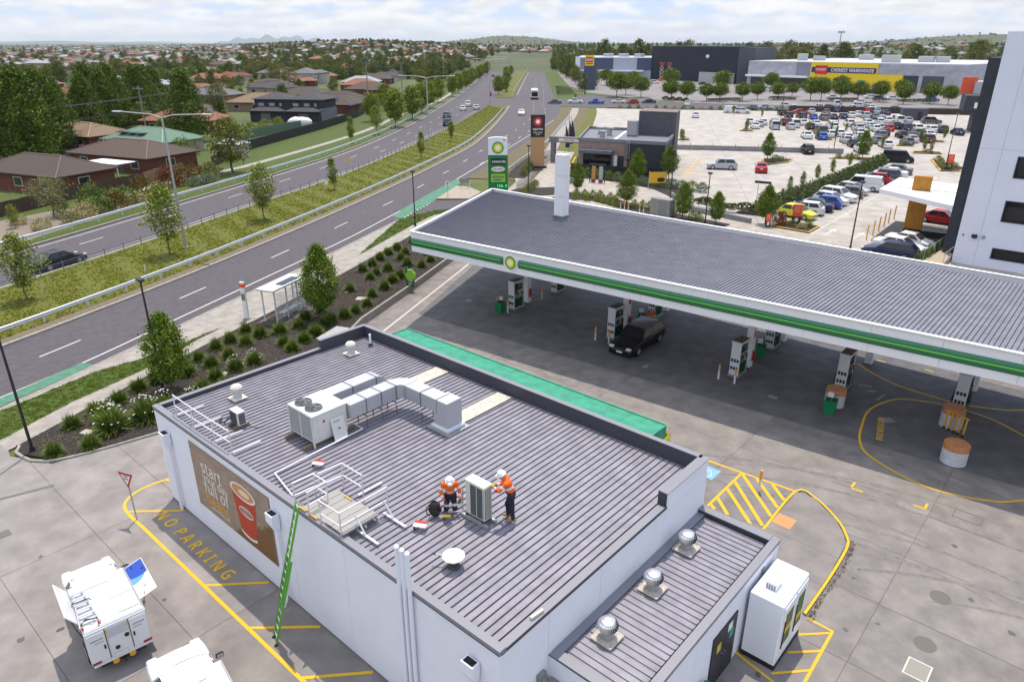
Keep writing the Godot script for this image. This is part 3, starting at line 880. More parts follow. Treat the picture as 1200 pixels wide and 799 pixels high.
func build_canopy() -> void:
	var white := M("fascia_white", 0.76, 0.765, 0.79, 0.5, {"tex": "faint", "size": 8.0})
	var o := thing("fuel_canopy", "long white fuel canopy with a green band and ribbed grey roof", "canopy")
	var F0 := Vector2(-37.45, -31.72)
	var F1 := Vector2(13.0, -36.12)
	var B0 := Vector2(-43.9, -47.0)
	var B1 := Vector2(13.0, -47.3)
	var top := 6.4
	var bot := 4.97
	var outline := PackedVector2Array([F0, F1, B1, B0])
	var d := (F1 - F0).normalized()
	var nrm := Vector2(-d.y, d.x)   # outward
	var tn := atan2(-d.y, d.x)
	var count := 17
	var l := (F1 - F0).length()
	for i in count:
		var c := F0 + d * (l * (i + 0.5) / count) - nrm * 0.03
		part(o, "fascia_panel", bx(V(c.x, (top + bot) * 0.5 + 0.01, c.y), V(l / count - 0.012, top - bot - 0.02, 0.06), tn), white)
	for e in [[F0, B0], [B0, B1], [F1, B1]]:
		var a: Vector2 = e[0]
		var b: Vector2 = e[1]
		var dd := (b - a).normalized()
		var k := maxi(2, int((b - a).length() / 3.0))
		for i in k:
			var c := a + dd * ((b - a).length() * (i + 0.5) / k)
			part(o, "fascia_panel", bx(V(c.x, (top + bot) * 0.5 + 0.01, c.y), V((b - a).length() / k - (0.05 if i in [0, k - 1] else 0.012), top - bot - 0.03, 0.06), atan2(-dd.y, dd.x)), white)
	for e in [[F0, F1], [F0, B0], [B0, B1]]:
		var a: Vector2 = e[0]
		var b: Vector2 = e[1]
		var dd := (b - a).normalized()
		var c := (a + b) * 0.5
		part(o, "capping", cb(V(c.x, top + 0.025, c.y), V((b - a).length() + 0.1, 0.05, 0.22), 0.01, atan2(-dd.y, dd.x)), M("capping_white", 0.78, 0.78, 0.78, 0.45))
	part(o, "soffit", MB.new().sheet(outline, bot + 0.05), white)
	var gm := M("band_green", 0.006, 0.145, 0.055, 0.35, {"coat": 0.5})
	var lm := M("band_lime", 0.22, 0.62, 0.06, 0.4)
	var s_logo := (Vector2(-28.77, -32.5) - F0).dot(d)
	for run in [[0.02, s_logo - 0.62], [s_logo + 0.62, l - 0.1]]:
		var rows := []
		for s in [run[0], run[1]]:
			var c := F0 + d * float(s)
			var row := PackedVector3Array()
			for i in 9:
				var a := -PI * 0.5 + PI * i / 8.0
				var off := nrm * (0.01 + 0.11 * cos(a))
				row.append(V(c.x + off.x, 5.68 + 0.275 * sin(a), c.y + off.y))
			rows.append(row)
		var gb := MB.new().grid(rows, true)
		for r in rows:
			for i in 7: gb.tri(r[0], r[i + 1], r[i + 2])
		part(o, "green_band", gb, gm)
		var mid := F0 + d * (float(run[0]) + float(run[1])) * 0.5 + nrm * 0.125
		part(o, "lime_strip", bx(V(mid.x, 5.7, mid.y), V(float(run[1]) - float(run[0]) - 0.3, 0.05, 0.012), tn), lm)
	var lc := F0 + d * s_logo + nrm * 0.02
	part(o, "emblem_disc", cy(V(0, 0, -0.02), V(0, 0, 0.05), 0.5, 0.5, 28), M("capping_white"), Transform3D(Basis(Vector3.UP, tn), V(lc.x, 5.68, lc.y)))
	burst(o, Transform3D(Basis(Vector3.UP, tn), V(lc.x, 5.68, lc.y) + V(nrm.x, 0, nrm.y) * 0.05), 0.46, 0.012)
	var rb := MB.new()
	ribs(rb, -43.7, 12.9, canopy_span, 6.2, 0.215, 0.05, 0.045)
	part(o, "roof", rb, M("canopy_roof", 0.2, 0.2, 0.245, 0.5, {"tex": "soft", "size": 6.0}))
	for x in [-33.45, -24.45, -15.5, -10.0, -4.3, 4.6]:
		part(o, "column", cb(V(x, 2.5, -45.2), V(0.42, 5.0, 0.42), 0.02), white)
		if x > -12: continue
		var c := part(o, "column", cb(V(x, 2.5, -39.7), V(0.42, 5.0, 0.42), 0.02), white)
		part(c, "collar", bx(V(x, 4.75, -39.7), V(0.46, 0.3, 0.46)), gm)
		part(c, "extinguisher", cy(V(x + 0.32, 0.5, -39.66), V(x + 0.32, 1.15, -39.66), 0.1, 0.08, 10), M("extinguisher_red", 0.35, 0.01, 0.012, 0.4))
		part(c, "notice", bx(V(x + 0.216, 2.2, -39.7), V(0.008, 0.4, 0.26)), M("notice_red", 0.5, 0.03, 0.03, 0.5))
		part(c, "notice", bx(V(x, 1.8, -39.48), V(0.26, 0.4, 0.008)), M("sign_white", 0.7, 0.7, 0.68, 0.6))
	var fin := thing("canopy_fin", "tall plain white pylon fin rising from the canopy roof", "pylon", V(-33.0, 6.2, -43.1), 0.0)
	for k in 3: part(fin, "fin_panel", cb(V(0, 0.78 + k * 1.56, 0), V(0.85, 1.545, 0.75), 0.012), white)
	part(fin, "base_flashing", bx(V(0, 0.06, 0), V(1.05, 0.1, 0.95)), M("canopy_roof"))

func dispenser(nm: String, label: String, x: float, z: float, turn := 0.0) -> void:
	var o := thing(nm, label, "fuel pump", V(x, 0.02, z), turn, "fuel pumps under the canopy")
	var white := M("pump_white", 0.62, 0.63, 0.65, 0.4)
	var gm := M("pump_green", 0.008, 0.13, 0.05, 0.4)
	var dk := M("pump_dark", 0.03, 0.032, 0.036, 0.5)
	part(o, "plinth", bx(V(0, 0.06, 0), V(0.7, 0.12, 1.2)), M("kerb_concrete"))
	part(o, "lower_cabinet", cb(V(0, 0.55, 0), V(0.52, 0.88, 1.0), 0.02), white)
	for s in [-1.0, 1.0]:
		part(o, "end_panel", cb(V(0, 1.15, s * 0.52), V(0.6, 2.1, 0.08), 0.02), white)
		part(o, "side_panel", cb(V(s * 0.27, 0.55, 0), V(0.04, 0.7, 0.9), 0.01), gm)
		var dsp := part(o, "display", cb(V(s * 0.25, 1.75, 0), V(0.06, 0.4, 0.8), 0.01), dk)
		part(dsp, "screen", bx(V(s * 0.283, 1.8, -0.1), V(0.006, 0.18, 0.36)), M("lcd", 0.2, 0.24, 0.2, 0.3))
		for k in 4:
			var zz := -0.33 + k * 0.22
			var hs := part(o, "nozzle", cb(V(s * 0.3, 1.2, zz), V(0.1, 0.3, 0.07), 0.015), [M("nozzle_black", 0.02, 0.02, 0.02, 0.4), M("nozzle_yellow", 0.6, 0.4, 0.02, 0.4), M("pump_green"), M("nozzle_blue", 0.03, 0.1, 0.4, 0.4)][k])
			part(hs, "hose", tb([V(s * 0.33, 1.1, zz), V(s * 0.42, 0.6, zz + 0.04), V(s * 0.42, 0.35, zz + 0.1), V(s * 0.34, 0.3, zz + 0.16), V(s * 0.3, 1.9, zz + 0.18)], 0.014, 5), M("rubber", 0.014, 0.014, 0.014, 0.6))
	part(o, "top", cb(V(0, 2.18, 0), V(0.66, 0.14, 1.16), 0.02), white)
	part(o, "top_cover", bx(V(0, 2.256, 0), V(0.6, 0.012, 1.1)), M("top_grime", 0.16, 0.12, 0.085, 0.9, {"tex": "dirty", "size": 1.0}))
	for r in 2:
		for k in 3:
			part(o, "grade_label", bx(V(-0.17 + k * 0.17, 1.05 - r * 0.5, 0.565), V(0.13, 0.2, 0.008)), dk)

func bollard(x: float, z: float, label: String, group: String, tall := 0.95, cap := true) -> void:
	var o := thing("bollard", label, "bollard", V(x, 0.02, z), 0.0, group)
	part(o, "post", cy(V(0, 0, 0), V(0, tall * 0.58 if cap else tall, 0), 0.06, 0.06, 12), M("pump_white") if cap else M("bollard_yellow", 0.6, 0.32, 0.02, 0.5))
	if cap: part(o, "orange_sleeve", cy(V(0, tall * 0.58, 0), V(0, tall, 0), 0.064, 0.06, 12), M("sleeve_orange", 0.7, 0.3, 0.05, 0.5))
	else: part(o, "cap", lath([Vector2(0.064, tall - 0.03), Vector2(0.055, tall + 0.015), Vector2(0.001, tall + 0.03)], 12), M("bollard_yellow"))

func caddy(x: float, z: float, label: String, turn := 0.0) -> void:
	var o := thing("bin_stand", label, "bin", V(x, 0.03, z), turn, "green bin stands by the pumps")
	var gm := M("bin_green", 0.006, 0.17, 0.06, 0.45)
	var rows := []
	var b := MB.new()
	var lo := [V(-0.26, 0, -0.24), V(0.26, 0, -0.24), V(0.26, 0, 0.24), V(-0.26, 0, 0.24)]
	var hi := [V(-0.32, 0.85, -0.28), V(0.32, 0.85, -0.28), V(0.32, 0.7, 0.28), V(-0.32, 0.7, 0.28)]
	for i in 4:
		var j := (i + 1) % 4
		b.quad(lo[j], lo[i], hi[i], hi[j])
	b.quad(hi[3], hi[2], hi[1], hi[0])
	part(o, "body", b, gm)
	part(o, "bucket_opening", bx(V(-0.14, 0.8, -0.02), V(0.2, 0.05, 0.3)), M("rubber", 0.014, 0.014, 0.014, 0.6))
	part(o, "bucket_opening", bx(V(0.15, 0.8, -0.02), V(0.2, 0.05, 0.3)), M("rubber"))
	part(o, "squeegee", tb([V(0.12, 0.75, 0), V(0.2, 1.15, -0.1)], 0.015, 6), M("rubber"))
	part(o, "paper_holder", bx(V(-0.1, 0.98, -0.24), V(0.3, 0.26, 0.12)), M("pump_white"))

func drum(x: float, z: float, r: float, h: float, label: String) -> void:
	var o := thing("protection_drum", label, "bollard", V(x, 0.03, z), 0.0, "white and orange concrete drums")
	part(o, "white_body", lath([Vector2(r, 0), Vector2(r, h * 0.72)], 28), M("drum_white", 0.62, 0.63, 0.68, 0.6, {"tex": "soft", "size": 2.0}))
	part(o, "orange_top", lath([Vector2(r * 1.004, h * 0.72), Vector2(r * 1.004, h - 0.02), Vector2(r * 0.98, h), Vector2(0.001, h)], 28), M("drum_orange", 0.62, 0.26, 0.1, 0.65, {"tex": "dirty", "size": 1.5}))

func build_forecourt_things() -> void:
	M("kerb_concrete", 0.33, 0.31, 0.28, 0.9, {"tex": "dirty", "size": 4.0})
	dispenser("fuel_pump", "white fuel pump behind a green bin stand at the lone far island", -33.15, -38.0)
	dispenser("fuel_pump", "white fuel pump standing beside the black parked wagon", -24.35, -38.2)
	dispenser("fuel_pump", "white fuel pump with orange bollards before it and nothing parked alongside", -15.5, -38.2)
	for q in [[-33.2, "rear fuel pump on the island with the green bin stand", -43.2], [-24.35, "rear fuel pump behind the black parked wagon", -43.4], [-15.6, "rear fuel pump beyond the standing green bin", -43.6]]:
		dispenser("fuel_pump", q[1], q[0], q[2])
	dispenser("fuel_pump", "narrow fuel pump behind an orange and white drum with green bin", -10.1, -40.6)
	dispenser("fuel_pump", "gas fuel pump behind the drum hung with yellow pipes", -4.4, -42.2)
	for q in [[-32.96, -36.85, "bollard in front of the lone far pump"], [-34.05, -36.9, "bollard behind the bin stand of the lone far pump"], [-25.0, -36.81, "bollard at the outer corner of the pump beside the wagon"], [-23.95, -36.87, "bollard between the pump and the black wagon"], [-16.0, -36.74, "bollard at the planting side of the unoccupied pump"], [-15.0, -36.78, "bollard at the drum side of the unoccupied pump"]]:
		bollard(q[0], q[1], "orange topped white " + q[2], "orange topped bollards at the pumps")
	for x in [-33.0, -24.0]:
		bollard(x, -40.9, "orange topped white bollard behind a canopy column", "orange topped bollards behind the columns")
	caddy(-33.5, -36.62, "green bin stand in front of the lone far pump")
	caddy(-15.5, -41.5, "green bin stand behind a canopy column", 0.3)
	caddy(-24.2, -41.3, "green bin stand beyond the black parked wagon", 0.3)
	caddy(-9.55, -36.8, "green bin stand against an orange topped white drum", 0.1)
	drum(-3.4, -35.8, 0.56, 1.0, "white drum with an orange lid standing alone on the exclusion line")
	drum(-9.7, -38.0, 0.52, 1.0, "white drum with an orange lid behind a green bin stand")
	drum(-4.3, -39.6, 0.54, 1.1, "white drum with an orange lid hung with yellow pipes")
	var rk := thing("pipe_rack", "row of yellow guard pipes fixed before a white drum", "guard rail", V(-4.0, 0.03, -38.92), -0.4)
	for k in 5:
		part(rk, "guard_pipe", tb([V(-0.5 + k * 0.25, 0.02, 0.05), V(-0.5 + k * 0.25, 1.05, 0.0)], 0.05, 8), M("bollard_yellow", 0.6, 0.32, 0.02, 0.5))
		part(rk, "foot", cy(V(-0.5 + k * 0.25, 0.0, 0.05), V(-0.5 + k * 0.25, 0.14, 0.05), 0.065, 0.065, 8), M("rubber"))
	part(rk, "cross_rail", bx(V(0, 1.02, -0.01), V(1.2, 0.06, 0.06)), M("bollard_yellow"))
	bollard(-9.34, -27.27, "thin grey and orange bollard standing in the yellow hatching", "hatching bollard", 1.1)
	bin_by_annex()
	ice_freezer()
	give_way()
	var ss := thing("air_point", "small green and lime air and water post behind the low wall", "post", V(-42.3, 0.35, -35.3), 0.5)
	part(ss, "post", cb(V(-0.12, 0.85, 0), V(0.16, 1.7, 0.2), 0.03), M("pump_green"))
	part(ss, "hose_reel", cy(V(0.22, 1.0, -0.12), V(0.22, 1.0, 0.12), 0.4, 0.4, 20), M("air_lime", 0.22, 0.45, 0.04, 0.5))
	part(ss, "leg", bx(V(0.42, 0.45, 0), V(0.14, 0.9, 0.16)), M("pump_green"))
	part(ss, "arm", bx(V(0.12, 1.42, 0), V(0.6, 0.12, 0.16)), M("air_lime"))

func bin_by_annex() -> void:
	var o := thing("wheelie_bin", "green wheelie bin against the annex wall below the double door", "bin", V(-5.65, 0.02, -15.2), PI * 0.5)
	var gm := M("wheelie_green", 0.01, 0.2, 0.12, 0.5)
	var b := MB.new()
	var lo := [V(-0.22, 0.05, -0.25), V(0.22, 0.05, -0.25), V(0.22, 0.05, 0.25), V(-0.22, 0.05, 0.25)]
	var hi := [V(-0.29, 0.95, -0.33), V(0.29, 0.95, -0.33), V(0.29, 0.95, 0.33), V(-0.29, 0.95, 0.33)]
	for i in 4:
		var j := (i + 1) % 4
		b.quad(lo[j], lo[i], hi[i], hi[j])
	part(o, "body", b, gm)
	part(o, "lid", cb(V(0, 0.98, 0.02), V(0.62, 0.07, 0.72), 0.03), gm)
	part(o, "lid_lettering", text_mesh("LIFT", 0.1, 0.004), M("sign_white"), Transform3D(Basis(Vector3(1, 0, 0), Vector3(0, 0, -1), Vector3(0, 1, 0)), V(0, 1.018, 0)))
	for s in [-1.0, 1.0]: part(o, "wheel", cy(V(s * 0.24, 0.1, -0.27), V(s * 0.29, 0.1, -0.27), 0.1, 0.1, 12), M("rubber"))

func ice_freezer() -> void:
	var o := thing("ice_freezer", "tall white ice freezer box standing beside the annex", "freezer", V(-5.42, 0.16, -19.15))
	var w := M("freezer_white", 0.74, 0.76, 0.8, 0.35)
	part(o, "base", bx(V(0, -0.06, 0), V(1.14, 0.16, 2.1)), M("rubber"))
	part(o, "body", cb(V(0, 1.23, 0), V(1.1, 2.42, 2.08), 0.03), w)
	part(o, "roof_unit", cb(V(-0.1, 2.57, 0.3), V(0.36, 0.26, 0.5), 0.02), w)
	for k in 4: part(o, "louvre", bx(V(-0.22 + k * 0.08, 2.54, 0.556), V(0.045, 0.16, 0.01)), M("louvre_grey", 0.2, 0.22, 0.26, 0.5))
	for k in 2:
		var zz := -0.5 + k * 0.98
		var d := part(o, "door", cb(V(0.565, 1.3, zz), V(0.05, 2.0, 0.9), 0.01), w)
		part(d, "picture", bx(V(0.592, 1.35, zz), V(0.006, 1.3, 0.6)), M("ice_green", 0.12, 0.33, 0.06, 0.5, {"tex": "mulch", "size": 1.2}))
		part(d, "picture_band", bx(V(0.597, 1.1 + k * 0.2, zz), V(0.006, 0.22, 0.6)), M("notice_yellow", 0.62, 0.4, 0.03, 0.6))
		part(d, "handle", tb([V(0.62, 0.7, zz + 0.4), V(0.62, 1.8, zz + 0.4)], 0.02, 6), M("rubber"))

func give_way() -> void:
	var o := thing("give_way_sign", "triangular red and white give way sign on a thin post", "sign", V(-28.12, 0.02, -7.96), 0.35)
	part(o, "post", cy(V(0, 0, 0), V(0, 2.3, 0), 0.03, 0.03, 8), M("galvanised", 0.42, 0.43, 0.44, 0.45, {"metal": 0.6}))
	var pl := MB.new()
	var wi := MB.new()
	for q in [[pl, 0.46, 0.03], [wi, 0.3, 0.036]]:
		var b: MB = q[0]
		var c := V(0, 2.05, q[2])
		b.tri(c + V(0, -q[1], 0), c + V(q[1] * 0.9, q[1] * 0.58, 0), c + V(-q[1] * 0.9, q[1] * 0.58, 0))
		if q[1] > 0.4: b.tri(c + V(0, -q[1], -0.004), c + V(-q[1] * 0.9, q[1] * 0.58, -0.004), c + V(q[1] * 0.9, q[1] * 0.58, -0.004))
	part(o, "plate", pl, M("sign_red", 0.45, 0.012, 0.02, 0.5))
	part(o, "face", wi, M("sign_white"))
	part(o, "lettering", text_mesh("GIVE\nWAY", 0.075, 0.002), M("letter_black", 0.02, 0.02, 0.02, 0.6), mv(V(0, 2.1, 0.039)))

# ---- plant on the shop roof
const RY := 4.45

func duct(o: Node3D, a: Vector3, b: Vector3, w: float, h: float, n: int) -> void:
	var m := M("duct_metal", 0.46, 0.47, 0.5, 0.5, {"metal": 0.35, "tex": "faint", "size": 2.0})
	var fl := M("duct_flange", 0.2, 0.21, 0.23, 0.5, {"metal": 0.5})
	var d := (b - a) / n
	var turn := atan2(d.x, d.z)
	for i in n:
		var p := a + d * (i + 0.5)
		part(o, "duct_section", cb(p, V(w, h, d.length() - 0.01), 0.012, turn), m)
		part(o, "flange", bx(a + d * (i + 1), V(w + 0.05, h + 0.05, 0.03), turn), fl)
		part(o, "stand", bx(a + d * (i + 1) - V(0, h * 0.5 + 0.17, 0), V(w * 0.96, 0.04, 0.04), turn), fl)
		for s in [-1.0, 1.0]:
			var e := Basis(Vector3.UP, turn) * V(s * w * 0.46, 0, 0)
			part(o, "stand", bx(a + d * (i + 1) + e + V(0, RY - a.y + 0.2 + 0.0, 0), V(0.035, 0.4, 0.035)), fl)

func build_roof_things() -> void:
	var white := M("unit_white", 0.62, 0.62, 0.6, 0.5, {"tex": "faint", "size": 3.0})
	var gal := M("galvanised", 0.42, 0.43, 0.44, 0.45, {"metal": 0.6})
	var rail := M("rail_alloy", 0.66, 0.66, 0.68, 0.4, {"metal": 0.3})
	var dark := M("unit_dark", 0.03, 0.034, 0.04, 0.6)
	var coil := M("coil_grey", 0.1, 0.11, 0.13, 0.6)
	var timber := M("timber", 0.22, 0.16, 0.11, 0.85, {"tex": "fine", "size": 1.0})
	var o := thing("packaged_air_conditioner", "large white packaged air conditioner with two roof fans feeding silver ducts", "air conditioner", V(-21.55, RY, -13.1))
	part(o, "cabinet", cb(V(0, 0.75, 0), V(1.6, 1.12, 1.52), 0.02), white)
	part(o, "top_panel", cb(V(0, 1.335, 0), V(1.66, 0.05, 1.58), 0.01), white)
	part(o, "coil", bx(V(-0.0, 0.75, 0.768), V(1.45, 0.95, 0.012)), coil)
	for k in 12: part(o, "grille_bar", bx(V(-0.0, 0.3 + k * 0.08, 0.785), V(1.5, 0.022, 0.016)), white)
	for k in 3: part(o, "grille_post", bx(V(-0.76 + k * 0.76, 0.75, 0.79), V(0.05, 1.1, 0.03)), white)
	for sx in [-0.42, 0.26]:
		var f := part(o, "fan", cy(V(sx, 1.36, 0.32), V(sx, 1.375, 0.32), 0.3, 0.3, 24), dark)
		var sp := MB.new()
		for k in 5:
			var a := TAU * k / 5
			sp.xf = Transform3D(Basis(Vector3.UP, a), V(sx, 1.39, 0.32))
			sp.quad(V(0.05, 0, 0.07), V(0.27, 0.0, 0.14), V(0.28, 0.03, -0.02), V(0.05, 0.02, -0.04))
		part(f, "blades", sp, coil)
		var rg := MB.new()
		rg.xf = mv(V(sx, 1.36, 0.32))
		rg.lathe([Vector2(0.3, 0), Vector2(0.3, 0.05), Vector2(0.33, 0.05), Vector2(0.34, 0)], 24)
		for r in [0.1, 0.18, 0.25]: rg.lathe([Vector2(r, 0.05), Vector2(r + 0.012, 0.055), Vector2(r + 0.02, 0.05)], 20)
		part(f, "guard", rg, M("fan_guard", 0.12, 0.12, 0.13, 0.5))
	part(o, "service_door", cb(V(0.805, 0.78, 0.25), V(0.03, 0.9, 0.62), 0.008), white)
	part(o, "isolator", bx(V(0.825, 1.0, 0.3), V(0.02, 0.09, 0.09)), M("sign_red", 0.45, 0.012, 0.02, 0.5))
	var lp := cb(V(0, 0.48, 0), V(0.03, 0.95, 0.6), 0.008)
	var leaning := solo("loose_panel", "removed white service panel leaning against the large air conditioner", "panel", lp, white, V(-20.48, RY + 0.04, -13.35))
	leaning.rotation = Vector3(0, 0, deg_to_rad(14))
	part(leaning, "latch", bx(V(0.018, 0.5, 0.0), V(0.012, 0.05, 0.1)), dark)
	part(leaning, "printed_line", bx(V(0.017, 0.8, 0.05), V(0.006, 0.05, 0.3)), M("print_grey2", 0.3, 0.3, 0.35, 0.6))
	for s in [-0.62, 0.62]: part(o, "bearer", bx(V(s, 0.09, 0.0), V(0.12, 0.14, 2.3)), timber)
	for s in [-0.6, 0.6]:
		for t in [-0.7, 0.7]: part(o, "foot", bx(V(s, 0.17, t), V(0.08, 0.06, 0.08)), dark)
	for e in [[0.78, 0.78], [-0.78, 0.78]]: part(o, "corner_leg", bx(V(e[0], 0.4, e[1]), V(0.06, 0.8, 0.06)), white)
	var dk := thing("supply_duct", "square silver duct bending across the roof to a dropper box", "duct")
	var dy := 5.44
	duct(dk, V(-20.88, dy, -13.9), V(-20.88, dy, -16.15), 0.66, 0.6, 3)
	var el := MB.new()
	var pv := V(-20.3, dy, -16.15)
	for k in 6:
		var a0 := PI - PI * 0.5 * k / 6.0
		var a1 := PI - PI * 0.5 * (k + 1) / 6.0
		var ri := 0.25
		var ro := 0.91
		var d0 := V(cos(a0), 0, -sin(a0))
		var d1 := V(cos(a1), 0, -sin(a1))
		var up := V(0, 0.3, 0)
		el.quad(pv + d0 * ro - up, pv + d1 * ro - up, pv + d1 * ro + up, pv + d0 * ro + up)
		el.quad(pv + d1 * ri - up, pv + d0 * ri - up, pv + d0 * ri + up, pv + d1 * ri + up)
		el.quad(pv + d0 * ri + up, pv + d0 * ro + up, pv + d1 * ro + up, pv + d1 * ri + up)
		el.quad(pv + d1 * ri - up, pv + d1 * ro - up, pv + d0 * ro - up, pv + d0 * ri - up)
	part(dk, "duct_elbow", el, M("duct_metal"))
	duct(dk, V(-20.3, dy, -16.73), V(-18.4, dy, -16.73), 0.66, 0.6, 2)
	part(dk, "dropper_box", cb(V(-18.2, 5.2, -16.78), V(0.78, 1.1, 0.8), 0.012), M("duct_metal"))
	part(dk, "flashing", cb(V(-18.2, RY + 0.13, -16.78), V(1.0, 0.18, 1.0), 0.05), M("duct_skirt", 0.55, 0.58, 0.62, 0.5))
	part(dk, "base_pan", bx(V(-18.2, RY + 0.035, -16.78), V(1.25, 0.03, 1.2)), gal)
	var rk := thing("return_duct", "square silver duct dropping through the roof behind the supply duct", "duct")
	duct(rk, V(-22.35, dy - 0.1, -13.9), V(-22.35, dy - 0.1, -16.3), 0.68, 0.55, 2)
	var el2 := MB.new()
	for k in 5:
		var a0 := PI * 0.5 * k / 5.0
		var a1 := PI * 0.5 * (k + 1) / 5.0
		var c := V(-22.35, dy - 0.4, -16.3)
		var ro := 0.58
		var p0 := c + V(0, cos(a0) * ro, -sin(a0) * ro)
		var p1 := c + V(0, cos(a1) * ro, -sin(a1) * ro)
		var sx := V(0.34, 0, 0)
		el2.quad(p0 - sx, p0 + sx, p1 + sx, p1 - sx)
		el2.quad(c + sx, p1 + sx, p0 + sx, c + sx)
		el2.quad(c - sx, p0 - sx, p1 - sx, c - sx)
	part(rk, "duct_elbow", el2, M("duct_metal"))
	part(rk, "dropper_box", bx(V(-22.35, RY + 0.3, -16.6), V(0.7, 0.6, 0.56)), M("duct_metal"))
	var sc := thing("small_condenser", "small boxy condenser beside the guard rail", "air conditioner", V(-24.55, RY, -11.35))
	part(sc, "cabinet", cb(V(0, 0.42, 0), V(0.62, 0.58, 0.34), 0.02), white)
	part(sc, "fan_grille", bx(V(-0.04, 0.42, 0.175), V(0.5, 0.5, 0.012)), dark)
	for k in 7: part(sc, "grille_bar", bx(V(-0.04, 0.22 + k * 0.066, 0.188), V(0.5, 0.012, 0.012)), coil)
	part(sc, "side_coil", bx(V(0.316, 0.42, 0), V(0.012, 0.46, 0.26)), coil)
	for s in [-0.22, 0.22]: part(sc, "bearer", bx(V(s, 0.06, 0.02), V(0.1, 0.12, 0.62)), timber)
	part(sc, "pipe", tb([V(-0.3, 0.3, 0.05), V(-0.5, 0.22, 0.2), V(-0.52, 0.06, 0.35), V(-0.9, 0.05, 0.4), V(-1.0, 0.05, 0.2)], 0.03, 6), dark)
	part(sc, "cable", tb([V(0.3, 0.15, -0.1), V(0.7, 0.06, -0.25), V(0.9, 0.05, -0.5)], 0.018, 5), dark)
	for q in [[-26.75, -12.5, "pale exhaust cowl behind the small condenser"], [-26.95, -18.6, "pale domed exhaust cowl near the raised parapet corner"]]:
		var cw := thing("exhaust_cowl", q[2], "roof vent", V(q[0], RY, q[1]))
		part(cw, "flashing", cb(V(0, 0.05, 0), V(0.62, 0.05, 0.62), 0.02), M("cowl_cream", 0.58, 0.55, 0.48, 0.7))
		part(cw, "neck", cy(V(0, 0.05, 0), V(0, 0.42, 0), 0.19, 0.19, 18), M("cowl_grey", 0.5, 0.5, 0.48, 0.6))
		part(cw, "hood", lath([Vector2(0.2, 0.4), Vector2(0.25, 0.42), Vector2(0.25, 0.55), Vector2(0.18, 0.64), Vector2(0.001, 0.67)], 18), M("cowl_cream"))
	var st := thing("vent_pipe", "thin white vent pipe in the roof corner by the parapets", "pipe", V(-27.1, RY, -19.9))
	part(st, "pipe", cy(V(0, 0, 0), V(0, 0.62, 0), 0.055, 0.055, 10), M("wall_white"))
	part(st, "flashing", lath([Vector2(0.13, 0), Vector2(0.07, 0.14)], 12), dark)
	var ds := thing("dish", "shallow white dish on a stub mount near the roof edge", "dish", V(-12.2, RY, -11.25))
	part(ds, "bowl", lath([Vector2(0.001, 0.26), Vector2(0.2, 0.28), Vector2(0.33, 0.36), Vector2(0.335, 0.38), Vector2(0.2, 0.335), Vector2(0.001, 0.325)], 24), white)
	part(ds, "stem", cy(V(0, 0, 0), V(0, 0.28, 0), 0.07, 0.07, 12), gal)
	part(ds, "foot", lath([Vector2(0.2, 0.0), Vector2(0.16, 0.06), Vector2(0.07, 0.1)], 16), dark)
	part(ds, "feed_arm", tb([V(-0.2, 0.3, 0.1), V(-0.5, 0.34, 0.28)], 0.02, 6), gal)
	part(ds, "feed_horn", cy(V(-0.48, 0.34, 0.26), V(-0.56, 0.35, 0.31), 0.035, 0.03, 8), dark)
	for q in [[-8.2, -13.25, "turbine ventilator on the annex roof nearest its low gable wall"], [-8.25, -15.8, "middle turbine ventilator of the annex roof's row"], [-8.4, -18.2, "turbine ventilator on the annex roof nearest the raised parapet"]]:
		var tv := thing("turbine_ventilator", "silver " + q[2], "roof vent", V(q[0] + 0.1, 2.9, q[1]), 0.0, "turbine ventilators on the annex roof")
		part(tv, "flashing", cb(V(0, 0.07, 0), V(0.72, 0.06, 0.72), 0.02), M("vent_flashing", 0.55, 0.5, 0.42, 0.6, {"tex": "dirty", "size": 1.0}))
		part(tv, "neck", cy(V(0, 0.08, 0), V(0, 0.34, 0), 0.2, 0.2, 20), gal)
		var bl := MB.new()
		for k in 26:
			bl.xf = Transform3D(Basis(Vector3.UP, TAU * k / 26), Vector3.ZERO)
			var pr := [Vector2(0.2, 0.33), Vector2(0.29, 0.42), Vector2(0.31, 0.52), Vector2(0.28, 0.6), Vector2(0.2, 0.66)]
			for j in 4: bl.quad(V(pr[j].x, pr[j].y, 0.035), V(pr[j].x - 0.03, pr[j].y, -0.035), V(pr[j + 1].x - 0.03, pr[j + 1].y, -0.035), V(pr[j + 1].x, pr[j + 1].y, 0.035))
		part(tv, "blades", bl, M("turbine_alloy", 0.7, 0.7, 0.7, 0.3, {"metal": 0.9}))
		part(tv, "core", cy(V(0, 0.34, 0), V(0, 0.64, 0), 0.18, 0.18, 16), dark)
		part(tv, "cap", lath([Vector2(0.23, 0.65), Vector2(0.2, 0.69), Vector2(0.1, 0.72), Vector2(0.001, 0.725)], 20), M("turbine_alloy"))
	var g := thing("roof_guard_rail", "short aluminium guard rail along the roof edge above the poster", "guard rail", V(0, RY, 0))
	rail_run(g, [V(-27.1, 0, -10.02), V(-25.6, 0, -10.0), V(-23.95, 0, -10.02), V(-22.7, 0, -10.05)], rail, true)
	var pf := thing("access_platform", "aluminium access platform with hand rails at the ladder head", "platform", V(0, RY, 0))
	for k in 7: part(pf, "tread_plank", bx(V(-17.55 + k * 0.32, 0.2 + (0.06 if k > 3 else 0.0), -10.45), V(0.3, 0.05, 1.35)), M("tread_alloy", 0.52, 0.5, 0.47, 0.6, {"tex": "grit", "size": 0.6}))
	for z in [-9.85, -10.6, -11.1]: part(pf, "bearer", bx(V(-16.6, 0.12, z), V(2.3, 0.09, 0.06)), rail)
